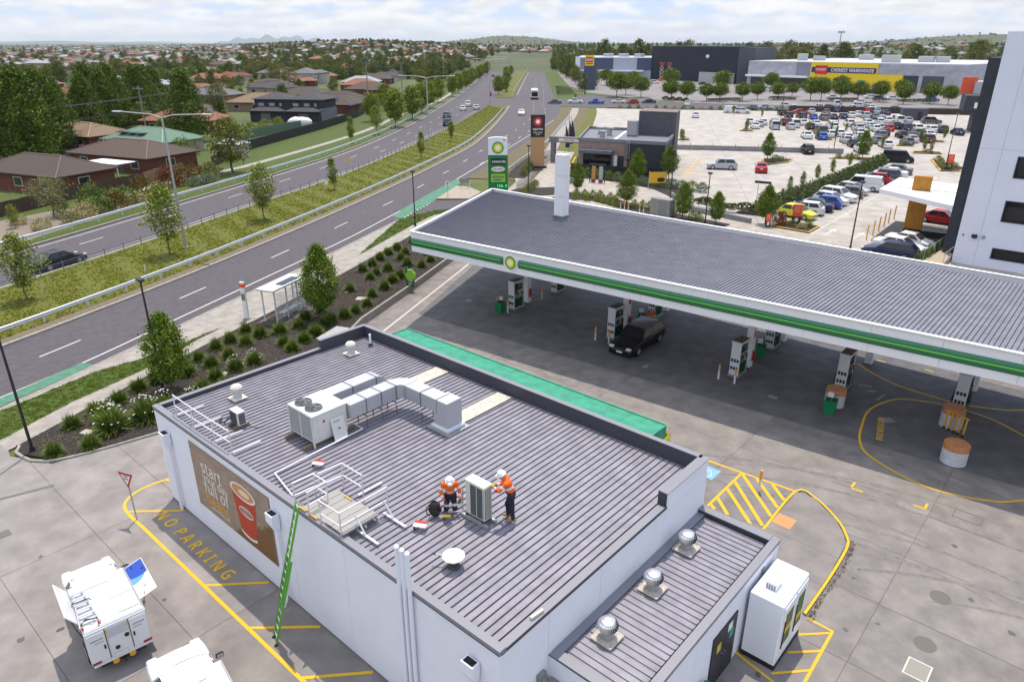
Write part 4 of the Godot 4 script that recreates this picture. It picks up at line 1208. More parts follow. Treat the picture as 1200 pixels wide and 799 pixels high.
	for q in [[-17.0, -11.05], [-15.85, -11.05], [-17.6, -9.72], [-17.0, -9.72]]: part(pf, "yellow_nosing", bx(V(q[0], 0.245, q[1]), V(0.4, 0.03, 0.05)), M("bollard_yellow"))
	rail_run(pf, [V(-18.05, 0, -9.75), V(-18.0, 0, -10.5), V(-17.3, 0, -10.5), V(-17.25, 0, -9.75)], rail, false)
	rail_run(pf, [V(-17.9, 0, -10.6), V(-17.85, 0, -11.5), V(-16.75, 0, -11.5)], rail, false)
	rail_run(pf, [V(-16.6, 0, -9.75), V(-15.6, 0, -9.78), V(-15.6, 0, -11.6)], rail, false)
	for q in [[-15.6, -10.35], [-15.6, -11.45]]:
		part(pf, "outrigger", bx(V(q[0] + 0.5, 0.07, q[1]), V(1.1, 0.05, 0.08)), rail)
		part(pf, "brace", tb([V(q[0], 0.6, q[1]), V(q[0] + 0.45, 0.09, q[1])], 0.03, 6), rail)
	part(pf, "outrigger", bx(V(-17.05, 0.07, -12.0), V(0.08, 0.05, 1.0)), rail)
	solo("roof_conduit", "white conduit run on the roof from the air conditioner to the platform", "pipe", tb([V(-21.1, RY + 0.1, -14.35), V(-20.5, RY + 0.1, -14.35), V(-20.3, RY + 0.1, -10.35), V(-18.6, RY + 0.1, -10.0)], 0.035, 8), rail)
	for q in [[-14.2, -11.75, "red and white warning tag beside the dish"], [-19.6, -11.7, "red and white warning tag beyond the access platform"]]:
		var tg := thing("warning_tag", q[2], "sign", V(q[0], RY + 0.03, q[1]), 0.5)
		part(tg, "plate", bx(V(0, 0.16, 0), V(0.42, 0.03, 0.3)), M("sign_white"))
		part(tg, "red_band", bx(V(0, 0.182, -0.08), V(0.42, 0.012, 0.12)), M("sign_red"))
		part(tg, "leg", bx(V(-0.18, 0.08, 0.08), V(0.03, 0.16, 0.12)), dark)
	var cu := thing("condenser_unit", "upright cream condenser unit between two workers in orange shirts", "air conditioner", V(-13.2, RY, -13.35))
	var cream := M("condenser_cream", 0.6, 0.58, 0.52, 0.5)
	part(cu, "top", cb(V(0, 1.4, 0), V(0.86, 0.06, 0.4), 0.015), cream)
	part(cu, "cabinet", cb(V(0, 0.77, 0), V(0.82, 1.22, 0.36), 0.015), cream)
	part(cu, "fan_grille", bx(V(0.1, 0.77, 0.186), V(0.58, 1.1, 0.012)), M("grille_teal", 0.04, 0.055, 0.06, 0.5))
	for k in 18: part(cu, "grille_bar", bx(V(0.1, 0.26 + k * 0.06, 0.198), V(0.58, 0.012, 0.01)), M("grille_bar", 0.16, 0.18, 0.18, 0.5))
	for k in 3: part(cu, "grille_post", bx(V(-0.18 + k * 0.28, 0.77, 0.203), V(0.02, 1.12, 0.012)), cream)
	part(cu, "side_coil", bx(V(0.416, 0.77, 0), V(0.012, 1.08, 0.28)), M("grille_teal"))
	for k in 9: part(cu, "side_fin", bx(V(0.428, 0.77, -0.12 + k * 0.03), V(0.012, 1.08, 0.008)), cream)
	for s in [-0.18, 0.22]: part(cu, "base_rail", bx(V(0, 0.06, s), V(1.15, 0.1, 0.09)), gal)
	for s in [-0.35, 0.35]: part(cu, "foot", bx(V(s, 0.135, 0.02), V(0.1, 0.05, 0.4)), dark)
	part(cu, "wall_bracket", tb([V(-0.5, 0.1, 0.2), V(-0.72, 0.75, 0.1)], 0.02, 6).tube([V(-0.6, 0.08, 0.15), V(-0.95, 0.03, 0.45)], 0.035, 6).tube([V(-0.7, 0.1, 0.05), V(-0.7, 0.8, 0.0)], 0.02, 6), gal)
	var bp := thing("backpack", "black backpack lying on the roof ribs beside the kneeling worker", "backpack", V(-14.35, RY + 0.04, -12.5), 0.6)
	part(bp, "body", blob(V(0, 0.27, 0), V(0.21, 0.27, 0.16), 3), M("bag_black", 0.012, 0.012, 0.014, 0.8))
	part(bp, "pocket", blob(V(0.02, 0.18, 0.13), V(0.15, 0.14, 0.07), 5), M("bag_black"))
	part(bp, "strap", tb([V(-0.1, 0.5, 0.03), V(-0.24, 0.35, 0.1), V(-0.24, 0.12, 0.12), V(-0.14, 0.04, 0.12)], 0.018, 5), M("bag_trim", 0.16, 0.03, 0.025, 0.7))
	part(bp, "strap", tb([V(0.12, 0.5, 0.03), V(0.23, 0.36, 0.08), V(0.23, 0.14, 0.1)], 0.018, 5), M("bag_trim"))
	var dr := thing("yellow_drill", "yellow power tool lying on the roof in front of the kneeling worker", "tool", V(-13.95, RY + 0.05, -12.65), 0.8)
	part(dr, "body", cb(V(0, 0.06, 0), V(0.26, 0.09, 0.09), 0.02), M("tool_yellow", 0.7, 0.42, 0.02, 0.5))
	part(dr, "handle", cb(V(-0.08, 0.05, 0.1), V(0.08, 0.07, 0.14), 0.02), dark)
	part(dr, "chuck", cy(V(0.13, 0.06, 0), V(0.22, 0.06, 0), 0.025, 0.015, 8), dark)
	ladder()
	solo("steel_offcut", "short pale offcut of pipe lying on the roof's edge flashing", "pipe", cb(V(0, 0.05, 0), V(0.09, 0.09, 0.46), 0.01), M("offcut", 0.55, 0.48, 0.42, 0.6), V(-9.06, 4.58, -11.25), -0.1)

func rail_run(o: Node3D, p: Array, m: Material, feet: bool) -> void:
	for y in [1.0, 0.52]:
		for i in p.size() - 1: part(o, "rail", cy(p[i] + V(0, y, 0), p[i + 1] + V(0, y, 0), 0.026, 0.026, 8), m)
	for q in p:
		part(o, "post", cy(q, q + V(0, 1.02, 0), 0.025, 0.025, 8), m)
		if feet: part(o, "foot_bar", bx(q + V(0, 0.075, -0.55), V(0.07, 0.05, 1.2)), m)

func blob(c: Vector3, r: Vector3, sd: int) -> MB:
	var f := FastNoiseLite.new()
	f.seed = sd
	f.frequency = 1.4
	var rows := []
	for i in 9:
		var row := PackedVector3Array()
		var t := PI * i / 8.0
		for j in 15:
			var a := TAU * (j % 14) / 14.0
			var d := V(sin(t) * cos(a), cos(t), sin(t) * sin(a))
			row.append(c + d * r * (1.0 + 0.18 * f.get_noise_3dv(d)))
		rows.append(row)
	return MB.new().grid(rows, true)

func ladder() -> void:
	var foot := V(-17.87, 0.03, -8.23)
	var head := V(-17.35, 5.1, -9.52)
	var up := (head - foot).normalized()
	var side := V(0.93, 0, 0.36).normalized()
	side = (side - up * side.dot(up)).normalized()
	var front := side.cross(up).normalized()
	var o := thing("extension_ladder", "bright green fibreglass extension ladder leaning on the shop wall", "ladder", foot)
	var gm := M("ladder_green", 0.1, 0.36, 0.03, 0.45)
	var rung := M("ladder_rung", 0.55, 0.55, 0.56, 0.4, {"metal": 0.5})
	var L := (head - foot).length()
	for sec in [[0.0, L * 0.62, 0.0, 0.21], [L * 0.3, L, 0.075, 0.185]]:
		var off: Vector3 = front * float(sec[2])
		for s in [-1.0, 1.0]:
			var m := MB.new()
			m.xf = Transform3D(Basis(side, up, front), off + side * s * float(sec[3]) + up * (float(sec[0]) + float(sec[1])) * 0.5)
			m.cbox(Vector3.ZERO, V(0.035, float(sec[1]) - float(sec[0]), 0.075), 0.008)
			part(o, "side_rail", m, gm)
		var t: float = sec[0] + 0.25
		while t < sec[1]:
			part(o, "rung", cy(off + up * t - side * float(sec[3]), off + up * t + side * float(sec[3]), 0.018, 0.018, 8), rung)
			t += 0.305
	for s in [-1.0, 1.0]: part(o, "rubber_foot", bx(side * s * 0.21 + V(0, 0.02, 0), V(0.07, 0.06, 0.12)), M("rubber"))
	part(o, "rope", tb([up * (L * 0.62) + front * 0.1, up * (L * 0.3) + front * 0.13, up * 0.8 + front * 0.1], 0.008, 4), M("rope_blue", 0.1, 0.12, 0.2, 0.8))

# ---- people: one continuous skin from joined limbs (surface nets)
func skin(bones: Array, pal: Array, cell: float, k: float) -> MB:
	var lo := Vector3(1e9, 1e9, 1e9)
	var hi := -lo
	for b in bones:
		var r: float = maxf(b[2], b[3]) + cell * 3.0
		lo = lo.min(b[0] - V(r, r, r)).min(b[1] - V(r, r, r))
		hi = hi.max(b[0] + V(r, r, r)).max(b[1] + V(r, r, r))
	var nx := int((hi.x - lo.x) / cell) + 2
	var ny := int((hi.y - lo.y) / cell) + 2
	var nz := int((hi.z - lo.z) / cell) + 2
	var total := nx * ny * nz
	var sum := PackedFloat32Array()
	sum.resize(total)
	var near := PackedFloat32Array()
	near.resize(total)
	near.fill(1e9)
	var who := PackedByteArray()
	who.resize(total)
	for b in bones:
		var A: Vector3 = b[0]
		var B: Vector3 = b[1]
		var d := B - A
		var dd := maxf(d.length_squared(), 1e-9)
		var m: float = maxf(b[2], b[3]) + cell * 2.5
		var c0 := ((A.min(B) - V(m, m, m) - lo) / cell).floor()
		var c1 := ((A.max(B) + V(m, m, m) - lo) / cell).ceil()
		for z in range(maxi(0, int(c0.z)), mini(nz, int(c1.z) + 1)):
			for y in range(maxi(0, int(c0.y)), mini(ny, int(c1.y) + 1)):
				for x in range(maxi(0, int(c0.x)), mini(nx, int(c1.x) + 1)):
					var p := lo + Vector3(x, y, z) * cell
					var t := clampf((p - A).dot(d) / dd, 0.0, 1.0)
					var q := (p - A - d * t).length() - lerpf(b[2], b[3], t)
					var i := (z * ny + y) * nx + x
					sum[i] += exp(-q / k)
					if q < near[i]:
						near[i] = q
						var ci: int = b[4]
						if b[5] != null and t > b[5][0] and t < b[5][1]: ci = b[5][2]
						who[i] = ci
	for i in total: near[i] = -k * log(sum[i]) if sum[i] > 1e-12 else 1.0
	var vid := {}
	var pos := PackedVector3Array()
	var nor := PackedVector3Array()
	var cid := PackedByteArray()
	for z in nz - 1:
		for y in ny - 1:
			for x in nx - 1:
				var base := (z * ny + y) * nx + x
				var inside := 0
				var f: Array[float] = []
				for j in 8:
					var w := near[base + (j & 1) + ((j >> 1) & 1) * nx + (j >> 2) * nx * ny]
					f.append(w)
					if w < 0: inside += 1
				if inside == 0 or inside == 8: continue
				var acc := Vector3.ZERO
				var n := 0
				for e in [[0, 1], [2, 3], [4, 5], [6, 7], [0, 2], [1, 3], [4, 6], [5, 7], [0, 4], [1, 5], [2, 6], [3, 7]]:
					var fa: float = f[e[0]]
					var fb: float = f[e[1]]
					if (fa < 0) != (fb < 0):
						var t := fa / (fa - fb)
						var pa := Vector3(e[0] & 1, (e[0] >> 1) & 1, e[0] >> 2)
						var pb := Vector3(e[1] & 1, (e[1] >> 1) & 1, e[1] >> 2)
						acc += pa.lerp(pb, t)
						n += 1
				vid[base] = pos.size()
				pos.append(lo + (Vector3(x, y, z) + acc / n) * cell)
				nor.append(Vector3(f[1] + f[3] + f[5] + f[7] - f[0] - f[2] - f[4] - f[6], f[2] + f[3] + f[6] + f[7] - f[0] - f[1] - f[4] - f[5], f[4] + f[5] + f[6] + f[7] - f[0] - f[1] - f[2] - f[3]).normalized())
				cid.append(who[base])
	var out := MB.new()
	out.tinted = true
	var step := [1, nx, nx * ny]
	for base in vid:
		for ax in 3:
			var a1: int = step[(ax + 1) % 3]
			var a2: int = step[(ax + 2) % 3]
			var fa := near[base]
			var fb := near[base + step[ax]]
			if (fa < 0) == (fb < 0): continue
			if not (vid.has(base - a1) and vid.has(base - a2) and vid.has(base - a1 - a2)): continue
			var q := [vid[base - a1 - a2], vid[base - a2], vid[base], vid[base - a1]]
			if fa > 0: q.reverse()
			for tr in [[0, 2, 1], [0, 3, 2]]:
				for j in tr:
					var w: int = q[j]
					out.col = pal[cid[w]]
					out.vert(pos[w], nor[w])
	return out

func hand(b: MB, wrist: Vector3, dir: Vector3, palm: Vector3, thumb_side: Vector3, col: Color) -> void:
	b.col = col
	var d := dir.normalized()
	var s := thumb_side.normalized()
	var pn := palm.normalized()
	b.cyl(wrist, wrist + d * 0.085, 0.032, 0.042, 8)
	for k in 4:
		var root := wrist + d * 0.08 + s * (0.033 - k * 0.022)
		var l: float = [0.068, 0.078, 0.072, 0.055][k]
		var mid := root + d * l * 0.55 + pn * l * 0.15
		b.cyl(root, mid, 0.0105, 0.0095, 6)
		b.cyl(mid, mid + d * l * 0.25 + pn * l * 0.42, 0.0095, 0.008, 6)
	var tr := wrist + d * 0.03 + s * 0.03
	var tm := tr + s * 0.03 + d * 0.03 + pn * 0.01
	b.cyl(tr, tm, 0.012, 0.011, 6)
	b.cyl(tm, tm + d * 0.03 + pn * 0.015, 0.011, 0.008, 6)

const PAL := [Color(0.72, 0.115, 0.008), Color(0.011, 0.015, 0.034), Color(0.34, 0.19, 0.055), Color(0.42, 0.24, 0.165), Color(0.38, 0.62, 0.05), Color(0.62, 0.63, 0.65), Color(0.03, 0.02, 0.015), Color(0.05, 0.05, 0.055)]

func worker(o: Node3D, J: Dictionary, glove: Color, cell := 0.021, hat := true) -> void:
	var B := []
	var add := func(a: Vector3, b: Vector3, ra: float, rb: float, c: int, band = null): B.append([a, b, ra, rb, c, band])
	for s in ["l", "r"]:
		add.call(J["ankle_" + s], J["knee_" + s], 0.062, 0.078, 1, J.get("shin_band"))
		add.call(J["knee_" + s], J["hip_" + s], 0.08, 0.105, 1, J.get("thigh_band"))
		add.call(J["heel_" + s], J["toe_" + s], 0.055, 0.048, 2)
		add.call(J["ankle_" + s], J["heel_" + s], 0.06, 0.055, 2)
		add.call(J["chest"] + (J["shoulder_" + s] - J["chest"]) * 0.5, J["shoulder_" + s], 0.1, 0.08, 0)
		add.call(J["shoulder_" + s], J["elbow_" + s], 0.074, 0.056, 0, [0.45, 0.7, 5])
		add.call(J["elbow_" + s], J["wrist_" + s], 0.054, 0.04, 0, [0.45, 0.75, 5])
	add.call(J["hip_l"], J["hip_r"], 0.115, 0.115, 1)
	add.call(J["pelvis"], J["waist"], 0.135, 0.13, 1)
	add.call(J["waist"], J["chest"], 0.14, 0.155, 0, [0.25, 0.6, 5])
	add.call(J["chest"], J["neck"], 0.15, 0.07, 0)
	add.call(J["neck"], J["head"], 0.055, 0.06, 3)
	var fw: Vector3 = J["look"]
	add.call(J["head"] + fw * 0.02, J["head"] + V(0, 0.06, 0), 0.088, 0.09, 3)
	add.call(J["head"] + fw * 0.04 - V(0, 0.07, 0), J["head"] + fw * 0.05 - V(0, 0.05, 0), 0.05, 0.05, 3)
	add.call(J["head"] + fw * 0.1, J["head"] + fw * 0.115 - V(0, 0.015, 0), 0.014, 0.018, 3)
	var rt: Vector3 = fw.cross(Vector3.UP).normalized()
	for s in [-1.0, 1.0]: add.call(J["head"] + rt * s * 0.088, J["head"] + rt * s * 0.092 - V(0, 0.03, 0), 0.018, 0.014, 3)
	var m := skin(B, PAL, cell, 0.018)
	for s in [["l", -1.0], ["r", 1.0]]:
		var w: Vector3 = J["wrist_" + s[0]]
		var d: Vector3 = (w - J["elbow_" + s[0]]).normalized()
		hand(m, w, d, V(0, -1, 0) + fw * 0.2, rt * -s[1] * 1.0, glove)
	m.col = PAL[6]
	for s in [-1.0, 1.0]: m.cyl(J["head"] + fw * 0.098 + rt * s * 0.034 + V(0, 0.012, 0), J["head"] + fw * 0.108 + rt * s * 0.034 + V(0, 0.012, 0), 0.012, 0.01, 6)
	m.cyl(J["head"] + fw * 0.09 + rt * -0.025 - V(0, 0.062, 0), J["head"] + fw * 0.09 + rt * 0.025 - V(0, 0.062, 0), 0.008, 0.008, 6)
	part(o, "body", m, M("clothing_and_skin", 1, 1, 1, 0.8, {"vc": true}))
	var h := MB.new()
	h.lathe([Vector2(0.128, 0), Vector2(0.128, 0.03), Vector2(0.12, 0.08), Vector2(0.09, 0.125), Vector2(0.045, 0.148), Vector2(0.001, 0.152)], 18)
	h.lathe([Vector2(0.118, 0.004), Vector2(0.15, -0.004), Vector2(0.15, 0.004), Vector2(0.125, 0.014)], 18)
	h.xf = mv(V(0, 0, 0))
	h.cyl(V(0, 0.0, -0.11), V(0, -0.012, -0.185), 0.09, 0.07, 12)
	var up: Vector3 = (V(0, 1, 0) + fw * 0.45).normalized()
	var bz := -(fw - up * fw.dot(up)).normalized()
	if hat: part(o, "hard_hat", h, M("hat_white", 0.78, 0.78, 0.76, 0.35), Transform3D(Basis(up.cross(bz), up, bz), J["head"] + up * 0.065))
	var w0: Vector3 = J["waist"]
	var tb := MB.new()
	tb.xf = mv(w0 - V(0, 0.06, 0))
	tb.lathe([Vector2(0.155, -0.03), Vector2(0.158, 0.03)], 16)
	tb.cbox(V(0.17, -0.08, -0.02), V(0.08, 0.17, 0.13), 0.015).cbox(V(-0.17, -0.07, 0.03), V(0.07, 0.14, 0.12), 0.015)
	part(o, "tool_belt", tb, M("belt", 0.02, 0.018, 0.016, 0.7))

func build_people() -> void:
	var o := thing("person", "standing worker in orange shirt and white hard hat leaning over the condenser unit", "person", V(-12.42, RY + 0.045, -13.95), toward(-0.8, 0.6))
	worker(o, {"ankle_l": V(-0.12, 0.1, 0.12), "ankle_r": V(0.12, 0.1, -0.05), "knee_l": V(-0.11, 0.5, 0.08), "knee_r": V(0.11, 0.5, -0.08), "hip_l": V(-0.09, 0.93, 0.06), "hip_r": V(0.09, 0.93, 0.06),
		"heel_l": V(-0.12, 0.055, 0.16), "toe_l": V(-0.13, 0.05, -0.03), "heel_r": V(0.12, 0.055, -0.01), "toe_r": V(0.14, 0.05, -0.2), "pelvis": V(0, 0.97, 0.06), "waist": V(0, 1.1, 0.02), "chest": V(0, 1.33, -0.08),
		"neck": V(0, 1.5, -0.16), "head": V(0, 1.6, -0.22), "look": V(0, -0.35, -0.94).normalized(), "shoulder_l": V(-0.19, 1.42, -0.1), "shoulder_r": V(0.19, 1.42, -0.1),
		"elbow_l": V(-0.26, 1.22, -0.3), "wrist_l": V(-0.16, 1.3, -0.52), "elbow_r": V(0.25, 1.15, -0.24), "wrist_r": V(0.14, 1.16, -0.48)}, PAL[4])
	var dr := thing("cordless_drill", "dark cordless drill held by the standing worker", "tool", V(-12.78, RY + 1.12, -13.7), toward(-0.8, 0.6))
	part(dr, "body", cb(V(0.05, 0.06, -0.06), V(0.06, 0.08, 0.2), 0.015), M("tool_dark", 0.03, 0.03, 0.032, 0.5))
	part(dr, "grip", cb(V(0.05, -0.03, 0.02), V(0.045, 0.13, 0.06), 0.012), M("tool_dark"))
	part(dr, "battery", cb(V(0.05, -0.11, 0.0), V(0.07, 0.05, 0.11), 0.01), M("tool_red", 0.4, 0.02, 0.02, 0.5))
	var k := thing("person", "kneeling worker in orange shirt and navy trousers beside the condenser unit", "person", V(-14.2, RY + 0.045, -13.05), toward(0.75, 0.66))
	worker(k, {"ankle_l": V(-0.13, 0.09, 0.36), "ankle_r": V(0.13, 0.09, 0.36), "knee_l": V(-0.14, 0.1, -0.08), "knee_r": V(0.14, 0.1, -0.08), "hip_l": V(-0.1, 0.5, 0.05), "hip_r": V(0.1, 0.5, 0.05),
		"heel_l": V(-0.13, 0.16, 0.44), "toe_l": V(-0.13, 0.045, 0.5), "heel_r": V(0.13, 0.16, 0.44), "toe_r": V(0.13, 0.045, 0.5), "pelvis": V(0, 0.54, 0.06), "waist": V(0, 0.68, 0.03), "chest": V(0, 0.93, -0.06),
		"neck": V(0, 1.1, -0.13), "head": V(0, 1.2, -0.2), "look": V(0, -0.6, -0.8).normalized(), "shoulder_l": V(-0.2, 1.03, -0.08), "shoulder_r": V(0.2, 1.03, -0.08), "thigh_band": [0.15, 0.34, 5],
		"elbow_l": V(-0.31, 0.78, -0.1), "wrist_l": V(-0.3, 0.55, -0.24), "elbow_r": V(0.3, 0.78, -0.12), "wrist_r": V(0.2, 0.56, -0.26)}, PAL[7])
	var c := thing("person", "person in an orange vest standing behind the black wagon at the pump", "person", V(-22.9, 0.03, -40.35), toward(0.3, 0.9))
	worker(c, {"ankle_l": V(-0.11, 0.1, 0.0), "ankle_r": V(0.11, 0.1, 0.0), "knee_l": V(-0.11, 0.5, -0.02), "knee_r": V(0.11, 0.5, -0.02), "hip_l": V(-0.09, 0.93, 0.0), "hip_r": V(0.09, 0.93, 0.0),
		"heel_l": V(-0.11, 0.055, 0.05), "toe_l": V(-0.13, 0.05, -0.15), "heel_r": V(0.11, 0.055, 0.05), "toe_r": V(0.13, 0.05, -0.15), "pelvis": V(0, 0.97, 0.0), "waist": V(0, 1.1, 0.0), "chest": V(0, 1.36, 0.0),
		"neck": V(0, 1.54, -0.02), "head": V(0, 1.65, -0.03), "look": V(0, -0.1, -0.99).normalized(), "shoulder_l": V(-0.19, 1.45, 0), "shoulder_r": V(0.19, 1.45, 0),
		"elbow_l": V(-0.26, 1.18, 0.0), "wrist_l": V(-0.24, 0.95, -0.12), "elbow_r": V(0.26, 1.18, 0.0), "wrist_r": V(0.24, 0.95, -0.12)}, PAL[3], 0.028, false)

# ---- vehicles
const PAINT := {"white": [0.6, 0.61, 0.62], "silver": [0.4, 0.41, 0.43], "grey": [0.12, 0.122, 0.128], "black": [0.008, 0.008, 0.01], "red": [0.36, 0.012, 0.018], "blue": [0.02, 0.09, 0.4], "navy": [0.014, 0.024, 0.06], "ice": [0.32, 0.4, 0.46], "yellow": [0.55, 0.52, 0.02], "maroon": [0.11, 0.008, 0.014], "slate": [0.07, 0.09, 0.115]}
const KIND := {"s": "sedan", "h": "hatchback", "u": "sport utility car", "w": "wagon", "v": "van", "p": "pickup", "b": "bus"}
const SHAPE := {
	"s": {"L": 4.7, "W": 1.82, "H": 1.46, "belt": 0.95, "A": 0.26, "B": 0.42, "C": 0.68, "D": 0.84, "top": [0.0, 0.52, 0.015, 0.66, 0.1, 0.77, 0.26, 0.92, 0.32, 0.95, 0.7, 0.97, 0.84, 1.02, 0.95, 1.0, 0.985, 0.9, 1.0, 0.6]},
	"h": {"L": 4.15, "W": 1.76, "H": 1.5, "belt": 0.96, "A": 0.25, "B": 0.43, "C": 0.83, "D": 0.965, "top": [0.0, 0.52, 0.02, 0.68, 0.1, 0.8, 0.25, 0.94, 0.32, 0.96, 0.7, 0.99, 0.9, 1.0, 0.965, 0.98, 0.985, 0.8, 1.0, 0.55]},
	"u": {"L": 4.65, "W": 1.88, "H": 1.7, "belt": 1.08, "A": 0.26, "B": 0.4, "C": 0.86, "D": 0.975, "top": [0.0, 0.62, 0.015, 0.8, 0.08, 0.95, 0.26, 1.06, 0.32, 1.08, 0.7, 1.1, 0.9, 1.1, 0.975, 1.08, 0.99, 0.85, 1.0, 0.6]},
	"w": {"L": 4.8, "W": 1.84, "H": 1.5, "belt": 0.96, "A": 0.27, "B": 0.42, "C": 0.86, "D": 0.975, "top": [0.0, 0.5, 0.015, 0.66, 0.1, 0.78, 0.27, 0.93, 0.32, 0.96, 0.7, 0.98, 0.9, 1.0, 0.975, 0.98, 0.99, 0.8, 1.0, 0.55]},
	"v": {"L": 5.0, "W": 1.92, "H": 2.0, "belt": 1.12, "A": 0.13, "B": 0.27, "C": 0.95, "D": 0.985, "top": [0.0, 0.65, 0.015, 0.85, 0.07, 1.0, 0.13, 1.1, 0.2, 1.12, 0.7, 1.12, 0.9, 1.12, 0.985, 1.12, 0.992, 0.9, 1.0, 0.6]},
	"p": {"L": 5.25, "W": 1.88, "H": 1.78, "belt": 1.1, "A": 0.27, "B": 0.38, "C": 0.57, "D": 0.63, "top": [0.0, 0.65, 0.015, 0.85, 0.08, 0.98, 0.27, 1.07, 0.32, 1.1, 0.6, 1.1, 0.64, 1.1, 0.97, 1.1, 0.985, 1.08, 1.0, 0.6]}}
var car_proto := {}

func paint(c: String) -> StandardMaterial3D:
	var k: Array = PAINT[c]
	return M("car_paint_" + c, k[0], k[1], k[2], 0.4, {"coat": 0.35, "spec": 0.3})

func make_car(kind: String) -> Node3D:
	if car_proto.has(kind): return car_proto[kind]
	var S: Dictionary = SHAPE[kind]
	var o := Node3D.new()
	var L: float = S.L
	var w: float = S.W * 0.5
	var top: Array = S.top
	var rows := []
	for i in range(0, top.size(), 2):
		var t: float = top[i]
		var y: float = top[i + 1]
		var f := 1.0 - 0.16 * pow(clampf(1.0 - t / 0.1, 0, 1), 2.0) - 0.13 * pow(clampf((t - 0.92) / 0.08, 0, 1), 2.0)
		var ww := w * f
		var z := (t - 0.5) * L
		var r := PackedVector3Array()
		for s in [[-0.86, 0.2], [-0.97, 0.3], [-1.0, 0.42], [-1.0, 0.66], [-0.965, 0.88], [-0.88, 0.975], [-0.5, 1.0], [0.0, 1.012]]:
			r.append(V(ww * s[0], maxf(0.2, y * s[1]) if s[1] > 0.5 else 0.2 + (s[1] - 0.2) * 0.8, z))
		for j in range(6, -1, -1): r.append(V(-r[j].x, r[j].y, r[j].z))
		rows.append(r)
	var b := MB.new().grid(rows)
	for e in [[rows[0], false], [rows[-1], true]]:
		var r: PackedVector3Array = e[0]
		for j in range(1, r.size() - 1):
			if e[1]: b.tri(r[0], r[j], r[j + 1])
			else: b.tri(r[0], r[j + 1], r[j])
	var yb: float = S.belt - 0.03
	var yr: float = S.H - 0.03
	var wb := w * 0.93
	var wr := w * (0.74 if kind != "v" else 0.84)
	var zA: float = (S.A - 0.5) * L
	var zB: float = (S.B - 0.5) * L
	var zC: float = (S.C - 0.5) * L
	var zD: float = (S.D - 0.5) * L
	var side := func(s: float, f: float, z: float) -> Vector3: return V(s * lerpf(wb, wr, f), lerpf(yb, yr, f), z)
	b.quad(side.call(1.0, 0, zA), side.call(-1.0, 0, zA), side.call(-1.0, 1, zB), side.call(1.0, 1, zB))
	b.quad(side.call(-1.0, 0, zD), side.call(1.0, 0, zD), side.call(1.0, 1, zC), side.call(-1.0, 1, zC))
	for s in [-1.0, 1.0]:
		var q := [side.call(s, 0, zA), side.call(s, 0, zD), side.call(s, 1, zC), side.call(s, 1, zB)]
		if s > 0: b.quad(q[1], q[0], q[3], q[2])
		else: b.quad(q[0], q[1], q[2], q[3])
	var roof := []
	for i in 5:
		var z := lerpf(zB, zC, i / 4.0)
		var lift := 0.03 * (1.0 - pow(absf(i - 2.0) / 2.0, 2.0) * 0.6)
		var r := PackedVector3Array()
		for j in 7:
			var x := (j - 3.0) / 3.0
			r.append(V(x * wr, yr + lift * (1.0 - x * x) , z))
		roof.append(r)
	b.grid(roof)
	part(o, "body", b, null)
	var glass := M("car_glass", 0.012, 0.014, 0.017, 0.06)
	var pane := func(nm: String, p: Array, n: Vector3):
		var g := MB.new()
		var d := n.normalized() * 0.008
		if (p[1] - p[0]).cross(p[2] - p[0]).dot(n) < 0: p.reverse()
		g.quad(p[0] + d, p[1] + d, p[2] + d, p[3] + d)
		part(o, nm, g, glass)
	var fr := func(a: Vector3, c: Vector3, t: float) -> Vector3: return a.lerp(c, t)
	var wsn := V(0, zB - zA, -(yr - yb))
	pane.call("windscreen", [fr.call(side.call(-0.9, 0, zA), side.call(-0.9, 1, zB), 0.1), fr.call(side.call(0.9, 0, zA), side.call(0.9, 1, zB), 0.1), fr.call(side.call(0.92, 0, zA), side.call(0.92, 1, zB), 0.93), fr.call(side.call(-0.92, 0, zA), side.call(-0.92, 1, zB), 0.93)], wsn)
	var rwn := V(0, zD - zC, (yr - yb))
	pane.call("rear_window", [fr.call(side.call(-0.88, 0, zD), side.call(-0.88, 1, zC), 0.16), fr.call(side.call(0.88, 0, zD), side.call(0.88, 1, zC), 0.16), fr.call(side.call(0.88, 0, zD), side.call(0.88, 1, zC), 0.9), fr.call(side.call(-0.88, 0, zD), side.call(-0.88, 1, zC), 0.9)], rwn)
	var zm := lerpf(zB, zC, 0.42)
	for s in [-1.0, 1.0]:
		var sn := V(s * (yr - yb), wb - wr, 0)
		var at_ := func(f: float, z: float) -> Vector3: return side.call(s, f, z)
		var fz := func(f: float) -> float: return lerpf(zA, zB, f)
		var bz := func(f: float) -> float: return lerpf(zD, zC, f)
		if kind != "v": pane.call("side_window", [at_.call(0.1, zm + 0.05), at_.call(0.1, bz.call(0.1) - 0.22), at_.call(0.88, bz.call(0.88) - 0.1), at_.call(0.88, zm + 0.05)], sn)
		pane.call("side_window", [at_.call(0.1, fz.call(0.1) + 0.2), at_.call(0.1, zm - 0.05), at_.call(0.88, zm - 0.05), at_.call(0.88, fz.call(0.88) + 0.1)], sn)
		part(o, "mirror", cb(V(s * (w + 0.08), S.belt + 0.05, zA + 0.5), V(0.17, 0.12, 0.1), 0.03), M("trim_black", 0.015, 0.015, 0.016, 0.5))
		part(o, "headlight", cb(V(s * w * 0.66, top[3] * 0.98, -L * 0.5 + 0.09), V(0.34, 0.13, 0.22), 0.04), M("lamp_clear", 0.6, 0.62, 0.64, 0.12))
		part(o, "tail_light", cb(V(s * w * 0.76, top[-3] * 0.92, L * 0.5 - 0.07), V(0.24, 0.18 if kind in ["s", "h", "w"] else 0.34, 0.14), 0.03), M("lamp_red", 0.3, 0.008, 0.01, 0.2))
